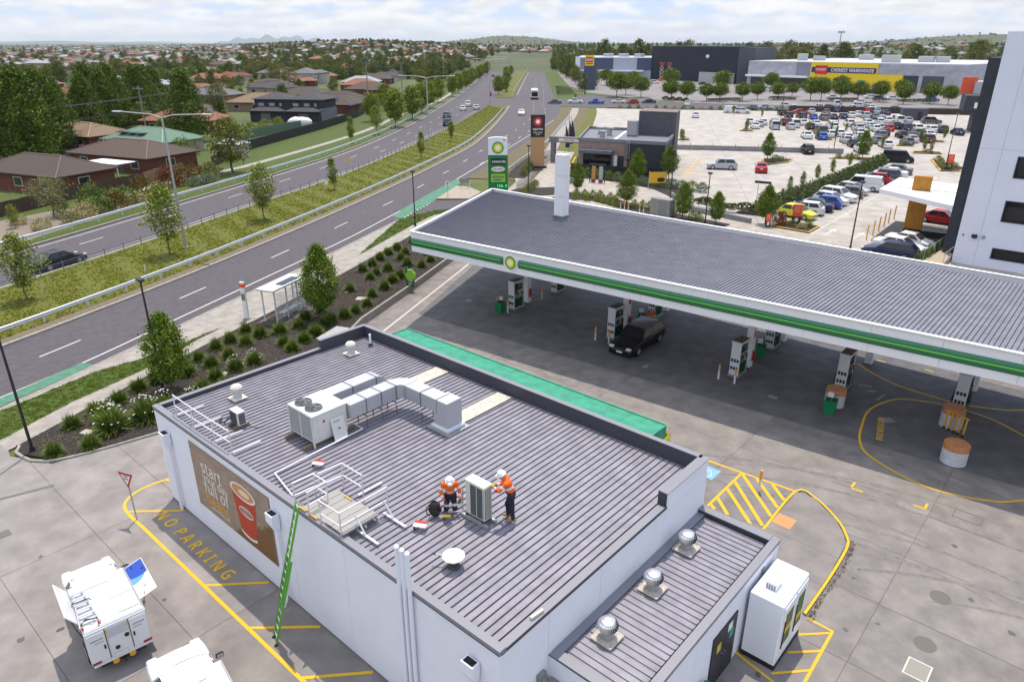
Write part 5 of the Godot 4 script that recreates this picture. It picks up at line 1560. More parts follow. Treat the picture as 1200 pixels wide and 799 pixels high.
		for e in [-0.31, 0.29]:
			var wz: float = e * L
			var rr := 0.33 if kind in ["s", "h", "w"] else 0.37
			var wh := part(o, "wheel", cy(V(s * (w - 0.2), rr, wz), V(s * (w + 0.012), rr, wz), rr, rr, 16), M("tyre", 0.013, 0.013, 0.014, 0.8))
			part(wh, "rim", cy(V(s * (w + 0.012), rr, wz), V(s * (w + 0.02), rr, wz), rr * 0.64, rr * 0.58, 10), M("rim_alloy", 0.4, 0.4, 0.42, 0.35, {"metal": 0.6}))
	part(o, "grille", bx(V(0, top[3] * 0.72, -L * 0.5 - 0.002), V(w * 0.9, 0.14, 0.02)), M("trim_black", 0.015, 0.015, 0.016, 0.5))
	part(o, "number_plate", bx(V(0, 0.62 if kind != "s" else 0.72, L * 0.5 + 0.004), V(0.4, 0.13, 0.016)), M("plate_white", 0.65, 0.65, 0.62, 0.5))
	part(o, "number_plate", bx(V(0, 0.4, -L * 0.5 - 0.006), V(0.4, 0.12, 0.016)), M("plate_white"))
	if kind == "p":
		part(o, "tray", bx(V(0, 1.104, 0.27 * L * 1.14), V(w * 1.6, 0.012, L * 0.32)), M("tray_liner", 0.03, 0.03, 0.032, 0.8))
		part(o, "tonneau_bar", tb([V(-w * 0.8, 1.1, L * 0.15), V(-w * 0.66, 1.6, L * 0.17), V(w * 0.66, 1.6, L * 0.17), V(w * 0.8, 1.1, L * 0.15)], 0.04, 6), M("rim_alloy"))
	car_proto[kind] = o
	return o

func car(kind: String, c: String, x: float, z: float, turn: float, label: String, group: String, y := 0.02, nm := "parked_car") -> Node3D:
	var o: Node3D = make_car(kind).duplicate()
	o.name = numbered(nm)
	add_child(o)
	o.position = V(x, y, z)
	o.rotation.y = turn
	(o.get_node("body") as MeshInstance3D).material_override = paint(c)
	tag(o, label, "car", group)
	return o

func service_ute(x: float, z: float, turn: float, label: String, loaded: bool) -> void:
	var o := thing("service_ute", label, "ute", V(x, 0.02, z), turn)
	var wm := M("ute_white", 0.64, 0.645, 0.655, 0.35, {"coat": 0.4})
	var blk := M("trim_black", 0.015, 0.015, 0.016, 0.5)
	var glass := M("car_glass", 0.012, 0.014, 0.017, 0.06)
	var w := 0.88
	var rows := []
	for q in [[-2.5, 0.62, 0.86], [-2.47, 0.82, 0.9], [-2.3, 0.98, 0.97], [-1.9, 1.06, 1.0], [-1.3, 1.12, 1.0], [-0.1, 1.14, 1.0]]:
		var r := PackedVector3Array()
		for s in [[-0.9, 0.3], [-0.98, 0.42], [-1.0, 0.55], [-1.0, 0.7], [-0.97, 0.9], [-0.88, 0.98], [-0.45, 1.0], [0.0, 1.015]]:
			r.append(V(w * q[2] * s[0], q[1] * s[1] if s[1] > 0.6 else 0.3 + (s[1] - 0.3) * 0.8, q[0]))
		for j in range(6, -1, -1): r.append(V(-r[j].x, r[j].y, r[j].z))
		rows.append(r)
	var b := MB.new().grid(rows)
	for j in range(1, 14): b.tri(rows[0][0], rows[0][j + 1], rows[0][j])
	part(o, "bonnet", b, wm)
	var roof := []
	for i in 8:
		var t := i / 7.0
		var zz := lerpf(-0.78, -0.12, t)
		var y := 1.7 + 0.06 * sin(clampf(t * 1.7, 0, 1) * PI * 0.5)
		var r := PackedVector3Array()
		for j in 9:
			var s := (j - 4.0) / 4.0
			r.append(V(s * 0.68, y - 0.07 * pow(absf(s), 4.0) + 0.0, zz - 0.12 * (1.0 - s * s) * (1.0 - t)))
		roof.append(r)
	part(o, "cab_roof", MB.new().grid(roof), wm)
	var c := MB.new()
	for s in [-1.0, 1.0]:
		for q in [[V(s * 0.8, 1.1, -1.32), V(s * 0.67, 1.66, -0.8)], [V(s * 0.82, 1.1, -0.62), V(s * 0.69, 1.66, -0.5)], [V(s * 0.82, 1.1, -0.14), V(s * 0.69, 1.66, -0.14)]]: c.cyl(q[0], q[1], 0.045, 0.04, 6)
	c.box(V(0, 1.37, -0.13), V(1.5, 0.6, 0.04))
	part(o, "pillars", c, wm)
	var ws := []
	for i in 4:
		var r := PackedVector3Array()
		for j in 9:
			var s := (j - 4.0) / 4.0
			var t := i / 3.0
			r.append(V(s * lerpf(0.78, 0.66, t), lerpf(1.12, 1.67, t), lerpf(-1.34, -0.8, t) - 0.16 * (1.0 - s * s)))
		ws.append(r)
	part(o, "windscreen", MB.new().grid(ws, true), glass)
	for s in [-1.0, 1.0]:
		var g := MB.new()
		var p := [V(s * 0.81, 1.14, -1.18), V(s * 0.81, 1.14, -0.18), V(s * 0.695, 1.62, -0.18), V(s * 0.695, 1.62, -0.78)]
		if s > 0: p.reverse()
		g.quad(p[0], p[1], p[2], p[3])
		part(o, "side_window", g, glass)
		var mr := part(o, "mirror", cb(V(s * 1.02, 1.2, -1.0), V(0.24, 0.2, 0.12), 0.04), blk)
		part(mr, "mirror_glass", bx(V(s * 1.02, 1.2, -0.935), V(0.19, 0.15, 0.008)), M("chrome", 0.6, 0.6, 0.6, 0.25, {"metal": 1.0}))
		part(o, "headlight", cb(V(s * 0.64, 0.84, -2.4), V(0.32, 0.18, 0.2), 0.05), M("lamp_clear", 0.6, 0.62, 0.64, 0.12))
		for e in [-1.65, 1.45]:
			var wh := part(o, "wheel", cy(V(s * 0.68, 0.37, e), V(s * 0.9, 0.37, e), 0.37, 0.37, 20), M("tyre", 0.013, 0.013, 0.014, 0.8))
			part(wh, "rim", cy(V(s * 0.9, 0.37, e), V(s * 0.91, 0.37, e), 0.23, 0.2, 12), M("rim_alloy", 0.4, 0.4, 0.42, 0.35, {"metal": 0.6}))
	part(o, "chassis", bx(V(0, 0.48, 1.1), V(1.3, 0.18, 2.7)), blk)
	part(o, "service_body", cb(V(0, 1.2, 1.2), V(1.76, 1.3, 2.5), 0.03), wm)
	part(o, "body_roof", cb(V(0, 1.87, 1.17), V(1.7, 0.05, 2.5), 0.02), wm)
	for s in [-1.0, 1.0]:
		part(o, "roof_rail", bx(V(s * 0.84, 1.93, 1.15), V(0.03, 0.03, 2.3)), M("rim_alloy"))
		part(o, "side_opening", bx(V(s * 0.876, 1.28, 1.1), V(0.02, 0.85, 1.95)), M("locker_dark", 0.02, 0.02, 0.022, 0.8))
		for k in 3: part(o, "locker_shelf", bx(V(s * 0.86, 1.0 + k * 0.26, 1.1), V(0.06, 0.03, 1.9)), M("rim_alloy"))
		part(o, "tail_light", cb(V(s * 0.74, 0.66, 2.47), V(0.26, 0.09, 0.03), 0.01), M("lamp_red", 0.3, 0.008, 0.01, 0.2))
		part(o, "rear_door", cb(V(s * 0.6, 1.2, 2.462), V(0.5, 1.1, 0.03), 0.012), wm)
		part(o, "yellow_label", bx(V(s * 0.3, 1.6, 2.468), V(0.05, 0.14, 0.012)), M("tool_yellow", 0.7, 0.42, 0.02, 0.5))
		part(o, "printed_block", bx(V(s * 0.6, 1.5, 2.481), V(0.36, 0.05, 0.006)), M("print_grey2", 0.3, 0.3, 0.35, 0.6))
		part(o, "printed_block", bx(V(s * 0.55, 1.38, 2.481), V(0.26, 0.03, 0.006)), M("print_grey2"))
		part(o, "reflector", cy(V(s * 0.24, 0.44, 2.45), V(s * 0.24, 0.44, 2.5), 0.1, 0.1, 8), M("reflector_amber", 0.65, 0.33, 0.01, 0.4))
		var dx = s * 0.86
		var dr := MB.new()
		dr.xf = Transform3D(Basis(Vector3(0, 0, 1), s * deg_to_rad(18.0 if s > 0 else 58.0)), V(dx, 1.88, 1.0))
		if not loaded: continue
		dr.cbox(V(s * 0.3, 0, 0), V(0.6, 0.035, 1.9), 0.012)
		var d := part(o, "gullwing_door", dr, wm)
		part(d, "gas_strut", tb([V(s * 0.87, 1.35, 0.2), V(s * 1.05, 2.04, 0.3)], 0.014, 6), blk)
		part(d, "gas_strut", tb([V(s * 0.87, 1.35, 2.0), V(s * 1.05, 2.04, 1.85)], 0.014, 6), blk)
		if s > 0 and loaded:
			for q in [[0.62, M("emblem_blue", 0.006, 0.05, 0.36, 0.4), 0.4, -0.7, 0.024], [0.42, M("emblem_sky", 0.1, 0.3, 0.75, 0.4), 0.1, -0.25, 0.021]]:
				var em := MB.new()
				em.xf = dr.xf
				var c0 = V(q[2], q[4], q[3])
				for k in 20:
					var a0: float = TAU * k / 20.0
					var a1: float = TAU * (k + 1) / 20.0
					var e0: Vector3 = c0 + V(sin(a0), 0, cos(a0) * 1.0) * float(q[0])
					var e1: Vector3 = c0 + V(sin(a1), 0, cos(a1)) * float(q[0])
					e0.x = clampf(e0.x, 0.02, 0.58); e1.x = clampf(e1.x, 0.02, 0.58)
					e0.z = clampf(e0.z, -0.9, 0.9); e1.z = clampf(e1.z, -0.9, 0.9)
					em.tri(c0, e0, e1)
				part(d, "door_emblem", em, q[1])
			part(d, "door_print", bx(V(1.2, 2.01, 1.5), V(0.16, 0.01, 0.05), 0.2), M("print_grey2"))
			part(d, "latch", cy(V(1.32, 2.05, 0.6), V(1.32, 2.07, 0.6), 0.05, 0.05, 10), blk)
	part(o, "tailgate_window", bx(V(0, 1.55, 2.462), V(0.56, 0.34, 0.02)), M("tail_pane", 0.45, 0.47, 0.5, 0.15))
	for s in [-0.1, 0.22]: part(o, "tail_badge", cy(V(s, 1.0 + s, 2.455), V(s, 1.0 + s, 2.475), 0.07, 0.07, 14), blk)
	part(o, "rear_bar", bx(V(0, 0.56, 2.46), V(1.7, 0.07, 0.08)), wm)
	for s in [-1.0, 1.0]:
		part(o, "door_seam", bx(V(s * 0.335, 1.2, 2.47), V(0.014, 1.16, 0.02)), blk)
		part(o, "door_handle", cb(V(s * 0.42, 1.15, 2.49), V(0.05, 0.16, 0.03), 0.01), blk)
		part(o, "wheel_arch", cy(V(s * 0.87, 0.42, 1.45), V(s * 0.884, 0.42, 1.45), 0.44, 0.44, 20), blk)
	part(o, "roof_seam", bx(V(0, 1.897, 2.38), V(1.66, 0.006, 0.012)), blk)
	part(o, "cab_gap", bx(V(0, 1.45, -0.08), V(1.7, 0.7, 0.05)), blk)
	part(o, "number_plate", bx(V(-0.05, 0.66, 2.485), V(0.38, 0.11, 0.01)), M("plate_white", 0.65, 0.65, 0.62, 0.5))
	part(o, "tow_bar", bx(V(0, 0.42, 2.52), V(0.08, 0.08, 0.22)), blk)
	part(o, "roof_slot", bx(V(-0.1, 1.897, 0.35), V(0.85, 0.006, 0.025)), blk)
	part(o, "roof_slot", bx(V(0.45, 1.897, 1.3), V(0.7, 0.006, 0.02)), blk)
	part(o, "roof_slot", bx(V(0.5, 1.897, 2.15), V(0.6, 0.006, 0.03)), blk)
	if loaded:
		var l := thing("step_ladder", "folded aluminium step ladder strapped on the white ute's roof", "ladder", o.position, turn)
		for s in [-0.2, 0.2]: part(l, "side_rail", bx(V(-0.62 + s * (1.0), 1.98, 1.3), V(0.04, 0.07, 1.95), 0.08 * signf(s)), M("ladder_alloy", 0.55, 0.56, 0.58, 0.35, {"metal": 0.7}))
		for k in 6: part(l, "tread", bx(V(-0.62, 2.02, 0.5 + k * 0.3), V(0.42, 0.02, 0.11)), M("ladder_alloy"))
		for s in [-1.0, 1.0]: part(l, "end_cap", bx(V(-0.62 + s * 0.22, 1.99, 2.3), V(0.05, 0.09, 0.08)), M("sign_red", 0.45, 0.012, 0.02, 0.5))
		part(l, "strap", tb([V(-0.9, 1.93, 2.1), V(-0.7, 2.06, 2.0), V(-0.5, 2.06, 2.12), V(-0.34, 1.95, 2.0)], 0.02, 5), blk)
		part(l, "strap", tb([V(-0.9, 1.93, 1.0), V(-0.86, 2.06, 1.0), V(-0.4, 2.06, 1.05), V(-0.34, 1.95, 1.05)], 0.015, 5), blk)

const LOT := [[-94.0,-202.5,"v","white","s"],[-91.3,-203.1,"u","white","s"],[-93.6,-216.0,"s","navy","a"],[-92.1,-221.2,"s","ice","s"],[-89.6,-229.6,"u","silver","a"],[-80.7,-205.6,"u","black","a"],[-77.7,-211.6,"s","red","s"],[-76.1,-215.4,"h","silver","a"],[-80.0,-232.7,"h","silver","a"],[-77.8,-233.8,"s","black","a"],[-77.3,-177.0,"h","white","a"],[-72.0,-168.4,"s","white","a"],[-74.0,-177.4,"h","white","a"],[-71.1,-177.3,"u","grey","a"],[-75.9,-198.4,"u","black","a"],[-69.5,-180.0,"u","maroon","a"],[-65.0,-172.1,"h","silver","a"],[-72.5,-199.0,"u","navy","a"],[-69.7,-199.3,"h","blue","a"],[-66.8,-198.9,"u","grey","a"],[-66.4,-183.2,"h","white","a"],[-61.6,-175.1,"h","black","a"],[-62.9,-182.5,"s","white","a"],[-55.8,-157.5,"s","white","a"],[-52.8,-157.6,"h","blue","a"],[-52.8,-163.1,"h","white","a"],[-57.3,-177.9,"u","white","a"],[-51.9,-165.8,"h","white","a"],[-48.3,-159.8,"s","white","a"],[-46.9,-163.4,"s","white","a"],[-57.0,-188.2,"u","white","a"],[-52.1,-178.8,"u","silver","a"],[-43.9,-167.4,"u","grey","a"],[-49.0,-184.1,"h","silver","a"],[-51.3,-186.1,"s","ice","a"],[-46.8,-183.5,"h","red","a"],[-65.9,-203.2,"s","navy","a"],[-64.3,-206.4,"s","navy","a"],[-72.7,-225.6,"u","navy","a"],[-73.7,-233.5,"h","white","a"],[-79.5,-246.2,"v","white","a"],[-63.9,-211.2,"h","white","a"],[-63.5,-215.7,"h","white","a"],[-60.3,-211.6,"u","ice","a"],[-71.2,-235.7,"h","white","a"],[-72.3,-244.0,"u","silver","a"],[-64.8,-227.5,"h","red","a"],[-67.4,-241.0,"s","white","a"],[-76.7,-261.8,"s","white","s"],[-72.1,-253.5,"h","silver","a"],[-54.7,-207.1,"s","white","a"],[-59.1,-225.2,"s","navy","a"],[-57.7,-210.8,"s","grey","a"],[-54.6,-193.8,"h","white","a"],[-60.1,-239.7,"h","maroon","s"],[-56.8,-236.7,"h","blue","s"],[-54.2,-235.4,"s","navy","s"],[-51.5,-219.9,"s","red","a"],[-52.3,-202.8,"h","white","a"],[-50.1,-203.1,"v","white","a"],[-48.6,-206.1,"h","silver","a"],[-43.5,-207.8,"u","grey","s"],[-44.0,-186.6,"u","navy","a"],[-41.9,-187.1,"u","white","a"],[-39.0,-187.4,"h","white","a"],[-36.9,-187.8,"u","navy","a"],[-33.3,-185.6,"s","navy","a"],[-37.4,-165.0,"s","silver","a"],[-41.0,-171.5,"h","black","a"],[-35.0,-166.9,"u","maroon","a"],[-39.4,-176.6,"u","grey","a"],[-37.0,-176.5,"s","white","a"],[-116.3,-216.8,"h","white","a"],[-95.3,-183.0,"h","white","a"],[-47.4,-135.1,"u","black","a"],[-52.6,-197.4,"s","silver","a"],[-72.3,-216.4,"h","grey","a"],[-62.4,-228.6,"h","ice","a"],[-85.3,-226.0,"h","white","a"],[-44,-150,"h","black","a"],[-39,-153,"h","white","a"],[-47,-155,"h","silver","a"],[-42,-158,"h","grey","a"],[-37,-160,"h","grey","a"],[-56,-166,"v","slate","a"],[-49,-170,"s","silver","a"],[-45,-173,"s","black","a"],[-68,-170,"v","silver","a"],[-49,-181,"h","white","a"],[-73,-173,"h","silver","a"],[-66,-177,"v","white","a"],[-59,-182,"u","white","a"],[-54,-184,"s","maroon","a"],[-47,-189,"u","black","a"]]

func build_vehicles() -> void:
	service_ute(-22.95, -4.85, toward(-0.99, -0.137), "white service ute with gull-wing locker doors propped open in the yard", true)
	service_ute(-16.7, -5.1, toward(-0.985, -0.17), "second white ute parked beside the yellow bay line with bare roof", false)
	car("w", "black", -22.35, -37.85, toward(0.06, 1), "glossy black wagon parked at a pump under the canopy", "", 0.03)
	car("h", "yellow", -14.95, -25.75, toward(0, 1), "yellow hatchback parked nose-in at the shop front past the green awning", "")
	car("s", "black", -71.3, -19.0, toward(-0.3, -0.95), "glossy black sedan driving on the carriageway nearest the houses", "", 0.01, "car")

func build_lot_cars() -> void:
	for q in LOT:
		var t := toward(-0.5, -0.86)
		if q[4] == "s": t = toward(0.86, -0.5)
		t += rng.randf_range(-0.05, 0.05)
		car(q[2], q[3], q[0], q[1], t, "%s %s parked in the crowded car park beyond the low grey wall" % [q[3], KIND[q[2]]], "%s %ss in the crowded car park" % [q[3], KIND[q[2]]])
	var row := [["h", "yellow", -82.3, "yellow and white hatchback parked at the hedge beside the orange sign", 1], ["h", "white", -84.9, "white hatchback parked at the hedge next to the yellow one", -1], ["s", "navy", -87.4, "dark blue sedan parked at the hedge between white and blue cars", -1], ["h", "blue", -90.0, "bright blue hatchback parked in the row along the hedge", -1], ["h", "white", -92.6, "white hatchback parked at the hedge beyond the bright blue one", 1], ["u", "white", -95.3, "white sport utility car parked at the hedge beside a grey hatchback", 1], ["h", "grey", -98.4, "grey hatchback parked at the hedge among white cars", -1], ["h", "silver", -101.2, "silver hatchback parked at the hedge beside a tall white van", 1], ["v", "white", -104.6, "tall white van parked in the row along the hedge", -1], ["h", "navy", -108.2, "dark blue hatchback parked at the hedge beyond the white van", -1], ["h", "red", -111.6, "red hatchback parked in the row along the hedge", -1], ["u", "slate", -114.6, "slate blue sport utility car parked at the hedge beside the red hatchback", -1], ["s", "white", -118.2, "white sedan parked at the hedge beside a grey sedan", -1], ["s", "grey", -122.0, "dark grey sedan parked at the far end of the hedge row", -1]]
	for q in row: car(q[0], q[1], -28.7 + rng.randf_range(-0.3, 0.3), q[2], toward(q[4], 0.15), q[3], "cars parked along the hedge")
	car("v", "black", -32.0, -134.5, toward(0.95, -0.3), "black people carrier driving past the end of the hedge row", "", 0.02, "car")
	car("p", "white", -40.2, -142.5, toward(-0.5, -0.86), "white pickup parked behind the leafy car park tree", "")
	car("w", "navy", -16.1, -71.9, toward(-1, 0.05), "dark navy wagon parked behind the canopy's rear fascia", "")
	car("s", "white", -16.0, -74.4, toward(1, 0.05), "white sedan with a green stripe parked beside the navy wagon", "")
	car("s", "white", -15.6, -76.9, toward(1, 0.05), "white sedan parked second from the navy wagon", "")
	car("s", "red", -15.8, -90.2, toward(1, 0.1), "red sedan standing under the orange and white entrance canopy", "")
	car("u", "silver", -50.95, -108.3, toward(-0.87, 0.49), "silver sport utility car crossing the open concrete of the car park", "", 0.02, "car")
	car("s", "red", -45.3, -110.3, toward(-0.4, -0.9), "bright red sedan driving away on the open concrete", "", 0.02, "car")
	for q in [["u", "white", -168.0, -169.0, 1, "white sport utility car waiting at the signals"], ["s", "silver", -157.5, -162.0, 1, "silver sedan waiting at the signals"], ["h", "white", -158.2, -157.0, 1, "white hatchback waiting at the signals behind another car"], ["u", "slate", -144.8, -137.5, 1, "slate sport utility car following traffic toward the signals"], ["u", "navy", -131.0, -124.5, 1, "navy sport utility car following traffic toward the signals"], ["s", "white", -346, -385, 1, "white sedan far along the straight road"], ["u", "silver", -368, -412, 1, "silver car far along the straight road"], ["s", "navy", -312, -336, 1, "navy sedan far along the straight road"], ["s", "white", -136.2, -158.2, -1, "white sedan driving toward the station past the signals"]]:
		car(q[0], q[1], q[2], q[3], toward(-0.65 * q[4], -0.76 * q[4]), q[5], "", 0.01, "car")
	for q in [["s", "slate", -153.5, -195.2, "dark sedan crossing the junction first in the queue"], ["p", "white", -149.5, -201.5, "white pickup waiting in the side road queue"], ["p", "blue", -142.5, -203.5, "bright blue pickup waiting in the side road queue"], ["s", "white", -139.0, -211.5, "white sedan driving on the side road behind the blue pickup"], ["h", "red", -133.5, -211.6, "red hatchback driving on the side road behind a white sedan"], ["s", "navy", -131.2, -218.0, "dark blue sedan last in the side road queue"]]:
		car(q[0], q[1], q[2], q[3], toward(-0.8, 0.5), q[4], "", 0.02, "car")
	bus()
	for q in [["u", "white", -196, -330, 0], ["s", "navy", -172, -335, 1], ["v", "white", -137, -330, 2], ["s", "navy", -117, -305, 3], ["s", "white", -92, -280, 4], ["s", "white", -82, -290, 5], ["u", "navy", -90, -318, 6], ["u", "grey", -77, -283, 7], ["s", "white", -74, -288, 8], ["u", "blue", -62, -290, 9], ["s", "silver", -150, -290, 10], ["h", "red", -118, -338, 11]]:
		car(q[0], q[1], q[2], q[3], toward(0.86, -0.5), "%s %s parked in the far retail car park" % [q[1], KIND[q[0]]], "%s %ss in the far retail car park" % [q[1], KIND[q[0]]])

func bus() -> void:
	var o := thing("bus", "white bus with a dark windscreen coming from the signals", "bus", V(-174.5, 0.01, -210.0), toward(0.65, 0.76))
	var wm := M("ute_white")
	part(o, "body", cb(V(0, 1.75, 0), V(2.5, 2.9, 11.5), 0.12), wm)
	part(o, "windscreen", cb(V(0, 1.75, -5.74), V(2.25, 1.5, 0.06), 0.02), M("car_glass"))
	part(o, "destination_sign", bx(V(0, 2.85, -5.77), V(1.8, 0.3, 0.03)), M("trim_black"))
	for s in [-1.0, 1.0]:
		part(o, "side_windows", bx(V(s * 1.256, 2.1, 0), V(0.02, 0.95, 10.2)), M("car_glass"))
		part(o, "headlight", cb(V(s * 0.95, 0.8, -5.75), V(0.4, 0.2, 0.06), 0.02), M("lamp_clear"))
		for z in [-3.6, 2.6]: part(o, "wheel", cy(V(s * 0.95, 0.48, z), V(s * 1.27, 0.48, z), 0.48, 0.48, 16), M("tyre"))
	part(o, "roof_pod", cb(V(0, 3.3, 1), V(1.6, 0.25, 3), 0.05), wm)
	part(o, "bumper", cb(V(0, 0.5, -5.72), V(2.46, 0.35, 0.14), 0.04), M("trim_black"))

# ---- plants
var crowns := {}

func rprof(prof: Array, t: float) -> float:
	for i in prof.size() - 1:
		if t <= prof[i + 1].x: return lerpf(prof[i].y, prof[i + 1].y, (t - prof[i].x) / maxf(prof[i + 1].x - prof[i].x, 1e-5))
	return prof[-1].y

func crown_mesh(sd: int, prof: Array, h0: float, h1: float, clumps: int, per: int, leaf: float, spread: float, ca: Color, cb: Color, outer := 0.55) -> ArrayMesh:
	var r := RandomNumberGenerator.new()
	r.seed = sd
	var b := MB.new()
	b.tinted = true
	var lump := FastNoiseLite.new()
	lump.seed = sd
	lump.frequency = 0.9
	for k in clumps:
		var t := r.randf()
		var a := r.randf() * TAU
		var R := rprof(prof, t)
		R *= 1.0 + 0.75 * lump.get_noise_3d(cos(a) * 1.5, t * 3.2, sin(a) * 1.5)
		var d := R * sqrt(lerpf(outer * outer, 1.0, r.randf()))
		if r.randf() < 0.25: d = R * r.randf()
		var c := V(cos(a) * d, lerpf(h0, h1, t), sin(a) * d)
		var tone := r.randf()
		for j in per:
			var o := V(r.randfn(), r.randfn() * 0.8, r.randfn()) * spread
			var p := c + o
			var n := V(r.randfn(), r.randfn() + 0.6, r.randfn()).normalized()
			var e := n.cross(V(r.randfn(), r.randfn(), r.randfn())).normalized()
			var f := n.cross(e)
			var l := leaf * r.randf_range(0.7, 1.35)
			var mix := clampf(tone * 0.7 + r.randf() * 0.5 - 0.1, 0, 1)
			b.col = ca.lerp(cb, mix)
			b.quad(p - e * l * 0.5, p - f * l * 0.3 + n * l * 0.06, p + e * l * 0.5, p + f * l * 0.3 + n * l * 0.06)
	return b.mesh()

func trunk_mesh(sd: int, h: float, r0: float, top: float, spread: float, limbs := 5) -> ArrayMesh:
	var r := RandomNumberGenerator.new()
	r.seed = sd + 77
	var b := MB.new()
	var p := V(0, -0.05, 0)
	var lean := V(r.randfn() * 0.03, 0, r.randfn() * 0.03)
	var n := 5
	var pts: Array[Vector3] = [p]
	for i in n: pts.append(V(0, h * (i + 1) / n, 0) + lean * (i + 1) + V(r.randfn(), 0, r.randfn()) * 0.02 * h)
	for i in n: b.cyl(pts[i], pts[i + 1], lerpf(r0, r0 * 0.4, float(i) / n), lerpf(r0, r0 * 0.4, float(i + 1) / n), 8, i == 0)
	for k in limbs:
		var s := pts[2 + k % (n - 2)]
		var a := TAU * k / limbs + r.randf()
		var e := V(cos(a) * spread, lerpf(s.y, top, r.randf_range(0.35, 0.8)), sin(a) * spread)
		var m := s.lerp(e, 0.5) + V(0, 0.12 * h * 0.3, 0)
		b.cyl(s, m, r0 * 0.4, r0 * 0.26, 6, false)
		b.cyl(m, e, r0 * 0.26, r0 * 0.08, 6, false)
	return b.mesh()

const TREES := {
	"pear": [[0.0, 0.5, 0.2, 1.3, 0.45, 1.35, 0.75, 0.85, 1.0, 0.12], 1.1, 5.3, 640, 15, 0.15, 0.17, Color(0.034, 0.059, 0.007), Color(0.190, 0.277, 0.024), 4.2, 0.09, 0.62],
	"plane": [[0.0, 0.4, 0.3, 1.35, 0.6, 1.4, 0.85, 0.9, 1.0, 0.3], 1.6, 5.8, 210, 12, 0.22, 0.24, Color(0.073, 0.116, 0.016), Color(0.300, 0.330, 0.058), 4.6, 0.07, 0.4],
	"slim": [[0.0, 0.3, 0.4, 0.7, 0.75, 0.6, 1.0, 0.15], 1.2, 4.8, 170, 12, 0.18, 0.16, Color(0.050, 0.084, 0.010), Color(0.277, 0.330, 0.041), 4.0, 0.05, 0.5],
	"street": [[0.0, 0.9, 0.25, 2.3, 0.6, 2.5, 0.85, 1.7, 1.0, 0.5], 2.0, 8.0, 420, 12, 0.36, 0.36, Color(0.050, 0.084, 0.009), Color(0.294, 0.330, 0.037), 5.5, 0.13, 0.5],
	"umbrella": [[0.0, 1.6, 0.25, 3.4, 0.6, 3.6, 0.85, 2.6, 1.0, 0.8], 3.0, 7.2, 360, 12, 0.45, 0.45, Color(0.034, 0.059, 0.009), Color(0.208, 0.277, 0.032), 4.2, 0.16, 0.55],
	"cypress": [[0.0, 2.4, 0.2, 4.2, 0.5, 3.6, 0.8, 2.0, 1.0, 0.3], 0.8, 14.0, 1250, 12, 0.36, 0.42, Color(0.015, 0.032, 0.004), Color(0.147, 0.218, 0.018), 11.0, 0.32, 0.7],
	"gum": [[0.0, 1.2, 0.25, 3.0, 0.6, 3.4, 0.85, 2.2, 1.0, 0.6], 2.0, 8.5, 280, 12, 0.36, 0.4, Color(0.036, 0.048, 0.008), Color(0.242, 0.244, 0.041), 6.0, 0.2, 0.55],
	"garden": [[0.0, 1.8, 0.3, 2.9, 0.65, 2.7, 0.9, 1.4, 1.0, 0.4], 0.8, 6.5, 200, 10, 0.45, 0.42, Color(0.026, 0.049, 0.007), Color(0.208, 0.286, 0.029), 4.0, 0.16, 0.6],
	"dark": [[0.0, 2.0, 0.3, 3.0, 0.7, 2.4, 1.0, 0.5], 1.0, 8.5, 200, 10, 0.5, 0.46, Color(0.020, 0.035, 0.007), Color(0.156, 0.193, 0.029), 5.5, 0.2, 0.65],
	"wispy": [[0.0, 0.8, 0.3, 2.6, 0.7, 3.0, 1.0, 0.9], 1.8, 5.0, 210, 11, 0.18, 0.34, Color(0.080, 0.077, 0.038), Color(0.300, 0.319, 0.114), 3.2, 0.12, 0.3]}

func leafm() -> StandardMaterial3D:
	return M("leaves", 1, 1, 1, 0.6, {"vc": true, "back": [0.1, 0.13, 0.01], "spec": 0.3})
func barkm() -> StandardMaterial3D:
	return M("bark", 0.13, 0.105, 0.08, 0.9, {"tex": "fine", "size": 1.0})

func tree(kind: String, x: float, z: float, h: float, label: String, group := "", y := 0.0, nm := "tree") -> Node3D:
	var T: Array = TREES[kind]
	var variant := absi(int(x * 13.0 + z * 7.0)) % 3
	var key := "%s%d" % [kind, variant]
	if not crowns.has(key):
		var pf := []
		for i in range(0, T[0].size(), 2): pf.append(Vector2(T[0][i], T[0][i + 1]))
		crowns[key] = [crown_mesh(kind.hash() % 999 + variant * 31, pf, T[1], T[2], T[3], T[4], T[5], T[6], T[7], T[8], T[11]), trunk_mesh(variant * 5 + kind.length(), T[9], T[10], T[2], pf[1].y * 0.75)]
	var o := thing(nm, label, "tree", V(x, y, z), fposmod(x * 1.7 + z, TAU), group)
	part(o, "trunk", crowns[key][1], barkm())
	part(o, "crown", crowns[key][0], leafm())
	var s: float = h / (float(T[2]) + 0.2)
	o.scale = V(s * (0.92 + 0.16 * fposmod(x * 3.1, 1.0)), s, s * (0.92 + 0.16 * fposmod(z * 2.3, 1.0)))
	return o

